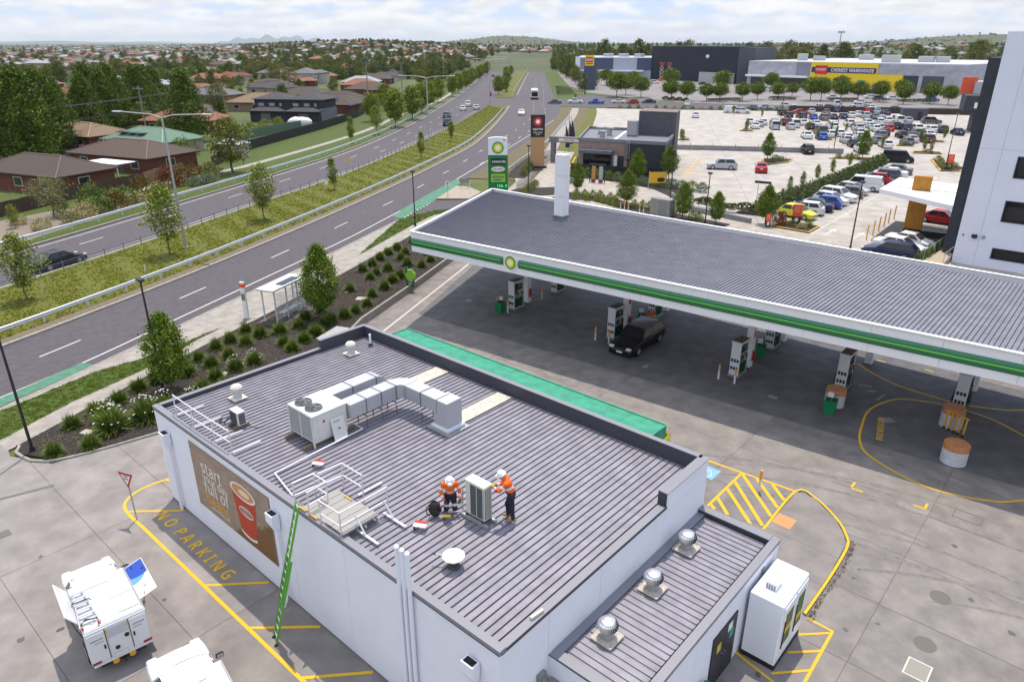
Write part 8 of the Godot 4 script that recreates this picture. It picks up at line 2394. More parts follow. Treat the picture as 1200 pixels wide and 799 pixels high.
func orange_sign(x: float, z: float, label: String, h: float, w := 1.0) -> void:
	var o := thing("direction_sign", label, "sign", V(x, 0.05, z), toward(-0.5, -0.86))
	o.scale.x = w
	part(o, "orange_panel", cb(V(0, h * 0.7, 0), V(0.95, h * 0.58, 0.14), 0.02), M("sign_orange", 0.62, 0.075, 0.02, 0.5))
	part(o, "black_panel", cb(V(0, h * 0.205, 0), V(0.93, h * 0.4, 0.13), 0.02), M("post_black"))
	part(o, "white_roundel", cy(V(0, h * 0.26, 0.06), V(0, h * 0.26, 0.075), 0.22, 0.22, 16), M("sign_white"))
	part(o, "printed_line", bx(V(0, h * 0.85, 0.073), V(0.6, 0.06, 0.006)).box(V(-0.08, h * 0.76, 0.073), V(0.44, 0.06, 0.006)).box(V(0, h * 0.67, 0.073), V(0.6, 0.06, 0.006)), M("print_dim", 0.75, 0.35, 0.25, 0.6))

func bollard_row() -> void:
	for q in [[-19.7, -77.1], [-19.8, -79.6], [-19.87, -81.8], [-20.0, -84.2], [-20.17, -86.5], [-20.23, -88.9]]: bollard(q[0], q[1], "tall yellow bollard in the row along the white building's lane", "tall yellow bollards along the lane", 1.5, false)
	for k in 7: bollard(-27.0 + k * 1.7, -192.0 - (k % 2) * 2.5, "yellow bollard in the far cluster at the crowded lot's end", "far cluster of yellow bollards", 2.6, false)

# ---- tall white building
func build_white_building() -> void:
	var o := thing("white_building", "tall plain white building with dark strip windows and a charcoal side wing", "building")
	var wm := M("tower_white", 0.7, 0.72, 0.83, 0.7, {"tex": "faint", "size": 12.0})
	var zf := -73.8
	var x0 := -11.31
	var x1 := 16.0
	var H := 19.4
	var holes := [[-8.45, 0.88, 3.4, 0.98], [-8.4, 4.2, 3.4, 1.84], [-8.37, 7.95, 3.4, 1.8], [-8.4, 11.7, 3.4, 1.8], [-1.0, 0.88, 3.4, 0.98], [-1.0, 4.2, 3.4, 1.84], [-1.0, 7.95, 3.4, 1.8]]
	var xs := [x0, -8.45, -8.4, -8.37, -5.05, -5.0, -4.97, -1.0, 2.4, x1]
	var ys := [0.0, 0.88, 1.86, 4.2, 6.04, 7.95, 9.75, 11.7, 13.5, H]
	var wallb := MB.new()
	for i in xs.size() - 1:
		for j in ys.size() - 1:
			var cx: float = (xs[i] + xs[i + 1]) * 0.5
			var cy: float = (ys[j] + ys[j + 1]) * 0.5
			var open := false
			for h in holes:
				if cx > h[0] and cx < h[0] + h[2] and cy > h[1] and cy < h[1] + h[3]: open = true
			if not open: wallb.box(V(cx, cy, zf - 0.2), V(xs[i + 1] - xs[i], ys[j + 1] - ys[j], 0.4))
	part(o, "wall", wallb, wm)
	for h in holes:
		var f := part(o, "window", bx(V(h[0] + h[2] * 0.5, h[1] + h[3] * 0.5, zf - 0.3), V(h[2], h[3], 0.04)), M("tower_glass", 0.02, 0.024, 0.028, 0.08))
		part(f, "blind", bx(V(h[0] + h[2] * 0.5, h[1] + h[3] * 0.4, zf - 0.275), V(h[2] * 0.9, h[3] * 0.6, 0.005)), M("blind_dim", 0.05, 0.048, 0.045, 0.6, {"tex": "mulch", "size": 2.0}))
		var fr := MB.new()
		fr.box(V(h[0] + 0.04, h[1] + h[3] * 0.5, zf - 0.1), V(0.08, h[3], 0.3)).box(V(h[0] + h[2] - 0.04, h[1] + h[3] * 0.5, zf - 0.1), V(0.08, h[3], 0.3))
		fr.box(V(h[0] + h[2] * 0.5, h[1] + 0.04, zf - 0.1), V(h[2] - 0.16, 0.08, 0.3)).box(V(h[0] + h[2] * 0.5, h[1] + h[3] - 0.04, zf - 0.1), V(h[2] - 0.16, 0.08, 0.3))
		part(f, "frame", fr, M("frame_dark", 0.03, 0.033, 0.04, 0.5))
	part(o, "rear_wall", bx(V((x0 + x1) * 0.5, H * 0.5, -84.2), V(x1 - x0, H, 20.0)), wm)
	part(o, "side_wing", bx(V(-11.87, 8.7, -80.5), V(1.1, 17.4, 11.0)), M("wing_charcoal", 0.035, 0.042, 0.058, 0.7, {"tex": "soft", "size": 6.0}))
	part(o, "wall_light", cy(V(-10.0, 2.6, zf), V(-10.0, 2.6, zf + 0.2), 0.16, 0.14, 10).box(V(-10.0, 2.66, zf + 0.12), V(0.42, 0.3, 0.22)), M("post_black"))
	part(o, "wall_vent", cy(V(-9.32, 2.66, zf), V(-9.32, 2.66, zf + 0.05), 0.17, 0.17, 12), M("exhaust_grey", 0.3, 0.31, 0.33, 0.5))
	part(o, "wall_vent", cy(V(-10.9, 2.63, zf), V(-10.9, 2.63, zf + 0.04), 0.1, 0.1, 10), M("grey_box"))
	part(o, "panel_joint", bx(V((x0 + x1) * 0.5, 10.2, zf + 0.003), V(x1 - x0, 0.025, 0.006)), M("joint_blue", 0.35, 0.38, 0.46, 0.8))
	part(o, "panel_joint", bx(V(-9.6, 9.0, zf + 0.003), V(0.025, 18, 0.006)), M("joint_blue"))
	var e := thing("entrance_canopy", "white flat entrance canopy on a broad orange pier", "canopy")
	part(e, "slab", MB.new().prism(PV([-20.2, -80.4, -20.6, -89.2, -12.45, -88.3, -12.45, -75.9]), 4.2, 4.65), M("fascia_white"))
	part(e, "slab_seam", bx(V(-16.4, 4.66, -83.0), V(7.6, 0.03, 0.25), 0.05), M("grey_box"))
	part(e, "orange_pier", cb(V(-16.8, 3.05, -82.3), V(1.65, 6.1, 0.55), 0.02, 0.1), M("pier_orange", 0.56, 0.25, 0.02, 0.6, {"tex": "soft", "size": 3.0}))
	part(e, "pier_base", bx(V(-15.6, 0.35, -82.25), V(3.9, 0.7, 0.8), 0.1), M("post_black"))
	part(e, "rear_column", bx(V(-12.0, 2.1, -87.0), V(0.4, 4.3, 0.4)), M("wing_charcoal"))
	structure("terrace", MB.new().sheet(PV([-19.4, -78.0, -19.8, -88.0, -11.3, -89, -11.3, -77.5, -13.2, -77.8]), 0.03), M("terrace_grey", 0.2, 0.19, 0.185, 0.9, {"tex": "soft", "size": 3.0}))
	var rp := thing("access_ramp", "timber coloured ramp with steel hand rails beside the white wall", "ramp")
	part(rp, "ramp_deck", MB.new().prism(PV([-13.0, -70.6, -11.4, -70.6, -11.4, -80, -12.4, -80]), 0.0, 0.5), M("ramp_tan", 0.34, 0.27, 0.2, 0.9))
	for s in [-13.05, -11.45]:
		part(rp, "hand_rail", tb([V(s, 1.45, -70.6), V(s + 0.3, 1.45, -79.5)], 0.03, 6), M("galvanised"))
		for k in 6: part(rp, "rail_post", cy(V(s + k * 0.055, 0.4, -70.8 - k * 1.7), V(s + k * 0.055, 1.45, -70.8 - k * 1.7), 0.025, 0.025, 6), M("galvanised"))
	structure("planting_bed", MB.new().prism(PV([-14.0, -70.6, -13.1, -70.6, -12.5, -79, -13.4, -80, -16.0, -79.6, -13.8, -77]), 0.0, 0.14), M("pale_gravel"))
	for k in 8: bush(-13.5 + 0.3 * (k % 2), -71.2 - k * 1.05, 0.45, 0.8, "green", "small green plant between the ramp and the parked sedans", "plants along the ramp", 0.12)

# ---- far retail park
func build_retail() -> void:
	var asph := M("lot_asphalt", 0.24, 0.215, 0.215, 0.9, {"tex": "soft", "size": 20.0})
	structure("road", MB.new().sheet(PV([-178, -226, -146, -189, -133, -193, -112, -204.8, -95, -215.8, -77, -225.8, -40, -246, 40, -288, 40, -312, -60, -256, -95, -236, -124, -226, -140, -224, -158, -236, -170, -238]), 0.012), M("asphalt"))
	structure("far_car_park", MB.new().sheet(PV([-170, -240, -158, -238, -140, -226, -124, -228, -95, -238, -60, -258, 60, -330, 60, -420, -330, -420, -240, -310]), 0.008), asph)
	structure("verge", MB.new().sheet(PV([-178, -228, -171, -238, -158, -237, -146, -231, -128, -229, -128, -231.5, -150, -236, -162, -243, -185, -252, -215, -283, -220, -280]), 0.03), M("lawn"))
	for q in [[-155.3, -235, 8.4], [-148.6, -240.9, 7.0], [-160, -248, 7], [-133.6, -236.7, 6.4], [-127, -236, 6.2], [-121, -239, 5.6], [-116.9, -240.7, 5.8], [-112, -248, 5.8], [-110.6, -257.1, 5.6], [-105, -262, 5.6], [-94.8, -265.6, 7.4], [-92, -268, 7.2], [-108, -282.8, 4.6], [-86, -270, 6.6], [-81, -272, 6.4], [-75, -276, 6.6], [-66, -270, 6.0], [-60, -278, 6.4], [-54, -276, 5.8], [-47, -284, 6.4], [-140, -290, 8], [-170, -300, 8], [-128, -310, 7], [-100, -312, 6.5], [-76, -305, 6], [-50, -300, 6.5], [-180, -285, 7], [-205, -300, 7]]:
		tree("umbrella", q[0], q[1], q[2], "spreading green tree in the far retail car park", "spreading trees in the far retail car park")
	for q in [[-138, -238.5, -126, -235], [-122, -242, -112, -247], [-108, -262, -100, -265.5], [-90, -270.5, -82, -275], [-70, -280, -60, -285]]: hedge_run(q, 0.9, 1.0, "clipped hedge under the far retail car park's trees", 0.0, "hedges in the far retail car park")
	var pale := M("shed_pale", 0.42, 0.44, 0.5, 0.6, {"tex": "soft", "size": 20.0})
	var o := thing("retail_shed", "long pale retail shed with a bright yellow painted shop front", "building")
	var A := Vector2(-155, -346)
	var B := Vector2(-62, -337)
	var D := (B - A).normalized()
	var N := Vector2(-D.y, D.x)
	var tn := atan2(-D.y, D.x)
	var depth := -N * 95.0
	part(o, "wall", MB.new().prism(PackedVector2Array([A, B, B + depth, A + depth]), 0, 10.6), pale)
	part(o, "roof", MB.new().prism(PackedVector2Array([A - N * 0.5, B - N * 0.5, B + depth + N * 0.5, A + depth + N * 0.5]), 10.6, 11.0), M("shed_roof", 0.44, 0.45, 0.47, 0.5))
	var face := func(nm: String, s0: float, s1: float, y0: float, y1: float, th: float, m: Material):
		var c := A + D * (s0 + s1) * 0.5 + N * th * 0.5
		return part(o, nm, bx(V(c.x, (y0 + y1) * 0.5, c.y), V(s1 - s0, y1 - y0, th), tn), m)
	face.call("yellow_front", 31.0, 60.0, 0.0, 10.9, 0.5, M("shop_yellow", 0.75, 0.55, 0.01, 0.6))
	face.call("yellow_front", 60.0, 70.5, 0.0, 6.5, 0.45, M("shop_yellow"))
	face.call("blue_band", 31.5, 59.5, 6.7, 8.9, 0.6, M("shop_blue", 0.025, 0.012, 0.12, 0.5))
	face.call("red_badge", 33.2, 38.6, 6.0, 9.6, 0.75, M("shop_red", 0.55, 0.02, 0.03, 0.5))
	var wp := func(s: float, y: float, th: float) -> Transform3D: 
		var c := A + D * s + N * th
		return Transform3D(Basis(Vector3.UP, tn), V(c.x, y, c.y))
	part(o, "lettering", text_mesh("CHEMIST WAREHOUSE", 1.35, 0.05, "Droid Sans", 800), M("sign_white"), wp.call(49.5, 7.8, 0.63).scaled_local(V(0.93, 1, 1)))
	part(o, "lettering", text_mesh("CHEMIST", 0.85, 0.05, "Droid Sans", 800), M("sign_white"), wp.call(35.9, 7.9, 0.78).scaled_local(V(0.9, 1, 1)))
	face.call("shop_window", 42.0, 49.0, 0.3, 4.6, 0.55, M("window_shade", 0.05, 0.05, 0.04, 0.3))
	face.call("shop_poster", 43.0, 48.0, 1.0, 3.6, 0.6, M("poster_olive", 0.3, 0.28, 0.03, 0.6))
	face.call("shop_poster", 35.0, 39.5, 3.6, 4.8, 0.6, M("poster_pink", 0.45, 0.12, 0.14, 0.6))
	face.call("shop_poster", 36.2, 40.0, 2.2, 3.4, 0.6, M("poster_pink"))
	face.call("shop_poster", 52.5, 56.0, 1.8, 4.0, 0.6, M("poster_teal", 0.02, 0.3, 0.4, 0.6))
	face.call("shop_poster", 59.0, 63.0, 1.2, 2.6, 0.65, M("poster_violet", 0.2, 0.02, 0.3, 0.6))
	face.call("loading_door", 70.6, 76.5, 0.0, 6.4, 0.06, M("wing_charcoal"))
	face.call("loading_door", 78.0, 86.0, 0.0, 6.4, 0.06, M("kiosk_grey", 0.07, 0.075, 0.09, 0.8))
	face.call("awning", 0.5, 30.5, 4.2, 5.0, 3.0, M("fascia_white"))
	face.call("shop_window", 2.0, 30.0, 0.2, 4.0, 0.08, M("window_shade"))
	face.call("grey_panel", 24.0, 30.9, 5.2, 10.7, 0.1, M("panel_slate", 0.2, 0.21, 0.26, 0.6))
	for q in [[14, -25, 4, 3, 3], [20, -30, 5, 2, 3], [60, -12, 7, 3, 3], [68, -30, 6, 2.4, 3], [74, -32, 5, 2.4, 3], [30, -60, 6, 2.5, 4]]:
		var c: Vector2 = A + D * float(q[0]) + N * float(q[1])
		part(o, "roof_plant", cb(V(c.x, 11.0 + q[3] * 0.5, c.y), V(q[2], q[3], q[4]), 0.1, tn), M("plant_grey", 0.4, 0.41, 0.43, 0.6))
	var nv := thing("navy_hall", "huge windowless navy blue retail hall", "building")
	part(nv, "wall", MB.new().prism(PV([-224, -372, -163, -352, -178, -425, -250, -425]), 0, 17.2), M("hall_navy", 0.014, 0.019, 0.038, 0.7, {"tex": "soft", "size": 25.0}))
	part(nv, "end_wall", MB.new().prism(PV([-163.2, -351.8, -157, -357, -165, -400, -172, -395]), 0, 16.6), M("kiosk_grey"))
	part(nv, "shop_front", MB.new().prism(PV([-186, -358.5, -164, -351.2, -164.5, -350.2, -186.5, -357.5]), 0, 5.0), M("frontage_pale", 0.35, 0.36, 0.36, 0.5))
	part(nv, "rooflight_dot", cy(V(-183, 12.5, -358.3), V(-182.7, 12.5, -357.6), 0.9, 0.9, 12), M("fascia_white"))
	var gb := thing("panelled_shed", "grey and navy panelled retail shed with a white awning", "building")
	part(gb, "wall", MB.new().prism(PV([-262, -352, -224, -372, -252, -430, -300, -410]), 0, 11.2), M("shed_lilac", 0.36, 0.39, 0.48, 0.6))
	var ga := Vector2(-262, -352)
	var gd := (Vector2(-224, -372) - ga).normalized()
	var gn := Vector2(-gd.y, gd.x)
	var gt := atan2(-gd.y, gd.x)
	for q in [[0.0, 2.6, 0, 11.6, 0.8, "fascia_white"], [3.0, 8.5, 4.6, 11.0, 0.3, "panel_slate"], [8.6, 21.5, 4.6, 11.0, 0.35, "panel_navy"], [35.0, 43.0, 4.6, 11.0, 0.35, "panel_navy"], [2.0, 39.0, 3.9, 4.7, 3.0, "fascia_white"]]:
		var c: Vector2 = ga + gd * (float(q[0]) + float(q[1])) * 0.5 + gn * float(q[4]) * 0.5
		M("panel_slate", 0.2, 0.21, 0.26, 0.6)
		M("panel_navy", 0.05, 0.065, 0.12, 0.6)
		part(gb, "facade_panel", bx(V(c.x, (q[2] + q[3]) * 0.5, c.y), V(q[1] - q[0], q[3] - q[2], q[4]), gt), mat(q[5]))
	for k in 3: part(gb, "roof_plant", cb(V(-262 + k * 9.0, 12.0, -385 - k * 3.0), V(5, 2, 4), 0.1), M("plant_grey", 0.4, 0.41, 0.43, 0.6))
	var sg := thing("pylon_sign", "tall navy pylon sign with a yellow and red square head", "sign", V(-191, 0, -267), toward(-0.6, -0.8))
	part(sg, "body", cb(V(0, 6.5, 0), V(5.0, 13.0, 1.2), 0.05), M("panel_navy"))
	part(sg, "head", cb(V(-0.3, 11.8, 0.62), V(3.9, 4.2, 0.1), 0.02), M("shop_yellow"))
	part(sg, "emblem", cb(V(-0.3, 12.1, 0.69), V(2.9, 2.1, 0.06), 0.02), M("shop_red"))
	part(sg, "emblem_band", bx(V(-0.3, 12.1, 0.73), V(2.4, 0.8, 0.03)), M("badge_pale", 0.6, 0.45, 0.5, 0.5))
	part(sg, "emblem_line", bx(V(-0.3, 10.5, 0.68), V(2.9, 0.3, 0.03)), M("letter_black"))
	for k in 2:
		var sl := thing("scissor_lift", "raised scissor lift in front of the navy hall", "lift", V(-205.5 + k * 3.6, 0, -352 - k * 1.5), 0.5, "scissor lifts before the navy hall")
		part(sl, "base", cb(V(0, 0.7, 0), V(2.6, 0.9, 1.4), 0.05), M("sign_orange"))
		var zb := MB.new()
		for j in 4:
			for s in [-1.0, 1.0]: zb.cyl(V(-1.0 * s, 1.1 + j * 1.8, s * 0.3), V(1.0 * s, 2.9 + j * 1.8, s * 0.3), 0.12, 0.12, 5)
		part(sl, "scissor_arms", zb, M("lift_cream", 0.6, 0.52, 0.36, 0.6))
		part(sl, "platform", cb(V(0, 8.7, 0), V(2.6, 1.1, 1.4), 0.05), M("lift_red", 0.3, 0.02, 0.03, 0.6))
	var mq := thing("marquee", "small white pyramid marquee before the pale retail shed", "marquee", V(-53, 0, -303))
	part(mq, "canvas", lath([Vector2(3.4, 2.4), Vector2(0.1, 4.4)], 4), M("fascia_white"))
	for s in [[2.2, 2.2], [-2.2, 2.2], [2.2, -2.2], [-2.2, -2.2]]: part(mq, "leg", cy(V(s[0], 0, s[1]), V(s[0], 2.5, s[1]), 0.06, 0.06, 6), M("galvanised"))
	var pt := thing("charcoal_portal", "charcoal flat roofed portal behind the tall white building", "gateway", V(-33.5, 0, -196), 0.3)
	part(pt, "roof_slab", cb(V(6, 6.2, 0), V(16, 3.4, 8), 0.1), M("wing_charcoal"))
	for s in [1.0, 11.0]: part(pt, "leg", bx(V(s, 2.3, 0), V(1.2, 4.6, 6)), M("wing_charcoal"))
	part(pt, "name_board", bx(V(1.5, 5.8, 4.05), V(3.2, 1.2, 0.1)), M("sign_white"))
	part(pt, "orange_block", bx(V(-1.0, 9.6, -4), V(3.0, 3.6, 1.0)), M("sign_orange"))
	part(pt, "grey_block", bx(V(6.0, 9.0, -6), V(12.0, 3.0, 6.0)), M("plant_grey"))
	var mast := thing("light_mast", "tall floodlight mast behind the pale retail shed", "light mast", V(-212, 0, -640))
	part(mast, "pole", cy(V(0, 0, 0), V(0, 27, 0), 0.6, 0.4, 8), M("galvanised"))
	part(mast, "lamp_cluster", cb(V(0, 27, 0), V(5, 1.6, 2), 0.1), M("lamp_head_grey", 0.5, 0.51, 0.53, 0.5))

# ---- suburb across the road
func hip_roof(b: MB, w: float, d: float, y: float, rise: float, over := 0.5, th := 0.14) -> void:
	var a := w * 0.5 + over
	var c := d * 0.5 + over
	var r := maxf(a - c, 0.05)
	var k := [V(-a, y, -c), V(a, y, -c), V(a, y, c), V(-a, y, c)]
	var p := V(-r, y + rise, 0)
	var q := V(r, y + rise, 0)
	b.quad(k[3], k[2], q, p)
	b.quad(k[1], k[0], p, q)
	b.tri(k[2], k[1], q)
	b.tri(k[0], k[3], p)
	for i in 4: b.quad(k[i] - V(0, th, 0), k[(i + 1) % 4] - V(0, th, 0), k[(i + 1) % 4], k[i]) if i in [] else b.quad(k[(i + 1) % 4] - V(0, th, 0), k[i] - V(0, th, 0), k[i], k[(i + 1) % 4])
	b.quad(k[0] - V(0, th, 0), k[1] - V(0, th, 0), k[2] - V(0, th, 0), k[3] - V(0, th, 0))

const ROOFS := {"brown": [0.105, 0.07, 0.052], "red": [0.22, 0.06, 0.04], "terracotta": [0.3, 0.12, 0.065], "charcoal": [0.06, 0.06, 0.068], "grey": [0.17, 0.17, 0.18], "tan": [0.27, 0.18, 0.11], "silver": [0.4, 0.42, 0.44], "green": [0.16, 0.27, 0.2], "umber": [0.085, 0.062, 0.05]}
const WALLS := {"brick": [0.17, 0.055, 0.033], "orange_brick": [0.3, 0.13, 0.06], "cream": [0.42, 0.36, 0.27], "white": [0.55, 0.54, 0.5], "slate": [0.04, 0.043, 0.055], "buff": [0.33, 0.24, 0.15]}

func roofm(k: String) -> StandardMaterial3D:
	var c: Array = ROOFS[k]
	return M("roof_" + k, c[0], c[1], c[2], 0.85, {"tex": "tiles", "size": 6.0})
func wallm(k: String) -> StandardMaterial3D:
	var c: Array = WALLS[k]
	return M("housewall_" + k, c[0], c[1], c[2], 0.9, {"tex": "brick", "size": 3.0})

func house(x: float, z: float, turn: float, w: float, d: float, h: float, roof: String, wall: String, label: String, group := "", y := 0.0, wing := 0) -> Node3D:
	var o := thing("house", label, "house", V(x, y, z), turn, group)
	part(o, "wall", bx(V(0, h * 0.5 - 0.3, 0), V(w, h + 0.6, d)), wallm(wall))
	var rise := 1.9 if d < 10 else 2.3
	var b := MB.new()
	hip_roof(b, w, d, h, rise)
	if wing != 0:
		b.xf = Transform3D(Basis(Vector3.UP, PI * 0.5), V(wing * (w * 0.5 - 3.4), -0.06, d * 0.5))
		hip_roof(b, 8.0, 6.0, h, 1.5)
		part(o, "wing", bx(V(wing * (w * 0.5 - 3.4), h * 0.5 - 0.3, d * 0.5 + 1.9), V(6.0, h + 0.59, 4.2)), wallm(wall))
	var rf := part(o, "roof", b, roofm(roof))
	var cap := MB.new()
	var r := maxf((w - d) * 0.5, 0.05)
	cap.cyl(V(-r, h + rise, 0), V(r, h + rise, 0), 0.12, 0.12, 6)
	for sx in [-1.0, 1.0]:
		for sz in [-1.0, 1.0]: cap.cyl(V(sx * r, h + rise, 0), V(sx * (w * 0.5 + 0.5), h, sz * (d * 0.5 + 0.5)), 0.1, 0.1, 6)
	part(rf, "ridge_cap", cap, M("ridge_" + roof, ROOFS[roof][0] * 1.3 + 0.03, ROOFS[roof][1] * 1.3 + 0.03, ROOFS[roof][2] * 1.3 + 0.03, 0.9))
	var n := 3 if w > 13 else 2
	for sz in [-1.0, 1.0]:
		for k in n:
			var wx := -w * 0.5 + w * (k + 0.5) / n
			if wing != 0 and sz > 0 and absf(wx - wing * (w * 0.5 - 3.4)) < 3.2: continue
			var fr := part(o, "window", bx(V(wx, h * 0.55, sz * (d * 0.5 + 0.02)), V(1.7, 1.25, 0.06)), M("frame_pale", 0.5, 0.49, 0.45, 0.6))
			part(fr, "pane", bx(V(wx, h * 0.55, sz * (d * 0.5 + 0.055)), V(1.5, 1.05, 0.012)), M("house_glass", 0.025, 0.03, 0.036, 0.1))
	for sx in [-1.0, 1.0]:
		var fr := part(o, "window", bx(V(sx * (w * 0.5 + 0.02), h * 0.55, 0.5), V(0.06, 1.25, 1.7)), M("frame_pale"))
		part(fr, "pane", bx(V(sx * (w * 0.5 + 0.055), h * 0.55, 0.5), V(0.012, 1.05, 1.5)), M("house_glass"))
	part(o, "door", bx(V(w * 0.16, 1.05, d * 0.5 + 0.03), V(0.95, 2.1, 0.06)), M("house_door", 0.1, 0.06, 0.04, 0.6))
	return o

func plank_fence(pts: Array, h: float, m: Material, label: String, step := 0.9) -> void:
	var o := thing("fence", label, "fence")
	var p := PV(pts)
	for i in p.size() - 1:
		var d := p[i + 1] - p[i]
		var n := maxi(1, int(d.length() / step))
		for k in n:
			var c := p[i] + d * ((k + 0.5) / n)
			part(o, "plank", bx(V(c.x, h * 0.5 + 0.03 * sin(k * 2.3), c.y), V(d.length() / n - 0.02, h, 0.05), atan2(-d.y, d.x)), m)

func build_suburb() -> void:
	house(-115.0, -32.1, 0.315, 16.0, 8.4, 2.5, "umber", "brick", "red brick house with a brown tiled roof behind the wispy tree", "", 0.0, 0)
	house(-123.2, -47.3, 0.3, 17.0, 9.4, 2.5, "brown", "brick", "red brick house with a brown tiled roof beside the green roofed house", "", 0.0, 0)
	var gh := house(-139.5, -57.5, 0.3, 15.0, 9.0, 2.4, "green", "cream", "house with a pale green roof and solar panels", "")
	for k in 6: part(gh, "solar_panel", bx(V(-4.0 + (k % 3) * 2.2, 3.55, 2.6 + (k / 3) * 1.2 - 1.0), V(2.0, 0.06, 1.1)), M("solar", 0.02, 0.025, 0.05, 0.15), Transform3D(Basis(Vector3.RIGHT, 0.0), V(0, 0, 0)))
	house(-158, -52, 0.3, 15.0, 9.0, 2.5, "tan", "brick", "house with a tan tiled roof below the dark cypress trees", "")
	solo("carport_roof", "flat white carport roof between the two brick houses", "carport", cb(V(0, 2.5, 0), V(7, 0.12, 3.2), 0.02).box(V(-3.2, 1.2, 1.4), V(0.1, 2.5, 0.1)).box(V(3.2, 1.2, 1.4), V(0.1, 2.5, 0.1)), M("fascia_white"), V(-114.5, 0, -40.3), 0.3)
	plank_fence([-96, -17.5, -97.6, -21.5, -99.8, -25.9, -103.4, -32.4, -104.8, -36.7, -105.5, -41.2], 1.7, M("fence_brown", 0.085, 0.045, 0.03, 0.85, {"tex": "fine", "size": 2.0}), "brown timber paling fence along the brick houses' gardens")
	plank_fence([-106.0, -41.4, -108.4, -44.2, -111.0, -49.5], 1.7, M("fence_tan", 0.22, 0.15, 0.09, 0.85), "short tan paling fence with a teal gate at the brick house")
	solo("side_gate", "dark teal garden gate set in the tan fence", "gate", cb(V(0, 0.95, 0), V(0.95, 1.9, 0.06), 0.01), M("gate_teal", 0.012, 0.045, 0.045, 0.6), V(-108.9, 0, -45.6), 1.1)
	plank_fence([-113, -55, -120, -62, -127.6, -69.8, -137.5, -85, -147.5, -100.3, -156, -112, -165.4, -123.8, -172, -131], 1.8, M("fence_black", 0.022, 0.02, 0.02, 0.85), "dark stained timber fence along the curved footpath", 1.2)
	plank_fence([-141, -74, -143.9, -79.6, -148, -88, -151.6, -96.8], 1.9, M("fence_green", 0.085, 0.14, 0.095, 0.7), "pale green steel fence behind the dark timber fence", 1.5)
	structure("lawn", MB.new().sheet(PV([-118, -61, -127, -70.5, -137, -85.5, -146, -98, -150, -96, -143, -80, -139, -71, -128, -58]), 0.055), M("lawn"))
	var sh_ := thing("garden_shed", "small pale shed with a blue grey roof beside the gum tree", "shed", V(-121.5, 0, -63.5), 0.4)
	part(sh_, "wall", bx(V(0, 1.2, 0), V(4.0, 2.4, 3.2)), M("shed_cream", 0.5, 0.45, 0.38, 0.8))
	var shr := MB.new()
	hip_roof(shr, 4.0, 3.2, 2.4, 0.9, 0.3)
	part(sh_, "roof", shr, M("shed_roof_blue", 0.34, 0.4, 0.46, 0.6))
	part(sh_, "door", bx(V(0.6, 1.0, 1.62), V(0.9, 2.0, 0.04)), M("frame_pale"))
	var bh := thing("charcoal_houses", "pair of two storey charcoal townhouses with slate hip roofs", "house", V(-170.5, 0, -107.5), 0.53)
	var sl := wallm("slate")
	part(bh, "wall", bx(V(0, 2.7, -0.8), V(18.5, 5.4, 8.5)), sl)
	part(bh, "ground_floor", bx(V(0, 1.35, 0.6), V(19.0, 2.7, 10.5)), sl)
	for s in [-1.0, 1.0]:
		var r1 := MB.new()
		r1.xf = mv(V(s * 4.8, 0, -0.8))
		hip_roof(r1, 9.2, 8.4, 5.4, 1.5, 0.45)
		part(bh, "roof", r1, roofm("charcoal"))
		var r2 := MB.new()
		r2.xf = mv(V(s * 4.9, 0, 4.6))
		hip_roof(r2, 8.6, 3.4, 2.75, 0.8, 0.4)
		part(bh, "lower_roof", r2, roofm("charcoal"))
		for wx in [-2.6, 0.4, 2.8]:
			var f := part(bh, "window", bx(V(s * 4.8 + wx, 4.1, 3.47), V(1.7 if wx < 1 else 0.8, 0.9, 0.06)), M("frame_dark", 0.03, 0.033, 0.04, 0.5))
			part(f, "pane", bx(V(s * 4.8 + wx, 4.1, 3.51), V(1.5 if wx < 1 else 0.6, 0.7, 0.012)), M("pale_pane", 0.3, 0.33, 0.37, 0.15))
		part(bh, "garage_door", bx(V(s * 5.2, 1.1, 5.88), V(2.6, 2.2, 0.06)), M("garage_grey", 0.12, 0.12, 0.13, 0.6))
	part(bh, "side_wall", bx(V(9.3, 1.6, 0), V(0.5, 3.2, 9.5)), M("parapet_grey"))
	solo("caravan", "white curved caravan roof behind the pale green fence", "caravan", blob(V(0, 1.4, 0), V(3.2, 1.2, 1.2), 3), M("fascia_white"), V(-153.0, 0, -97.5), 0.5)
	var near := [[-186, -131, 0.5, 19, 11, 2.6, "umber", "brick", "brown roofed brick house with a solar panel by the power pole"], [-204, -118, 0.6, 17, 11, 2.6, "tan", "buff", "low tan roofed brick house behind the charcoal townhouses"], [-196, -140, 0.5, 16, 10, 2.6, "umber", "brick", "umber roofed house beyond the solar panelled one"], [-245, -123, 0.5, 18, 11, 2.7, "grey", "orange_brick", "orange brick house with a grey brown roof at the end of the side street"], [-215, -82, 0.4, 15, 10, 2.6, "red", "orange_brick", "red roofed house beside the tallest dark cypress"], [-196, -72, 0.4, 14, 9, 2.6, "terracotta", "brick", "terracotta roofed house between cypress trees"], [-236, -95, 0.4, 16, 10, 2.6, "brown", "orange_brick", "brown roofed house beyond the terracotta roof"], [-232, -180, 0.6, 16, 10, 2.6, "brown", "brick", "brown roofed brick house past the street trees"], [-268, -160, 0.6, 16, 11, 2.7, "charcoal", "cream", "charcoal roofed cream house in the second street"], [-258, -196, 0.6, 15, 10, 2.6, "terracotta", "brick", "terracotta roofed house near the junction"]]
	for q in near: house(q[0], q[1], q[2], q[3], q[4], q[5], q[6], q[7], q[8], "", 0.0, 1 if int(absf(q[0])) % 2 == 0 else -1)
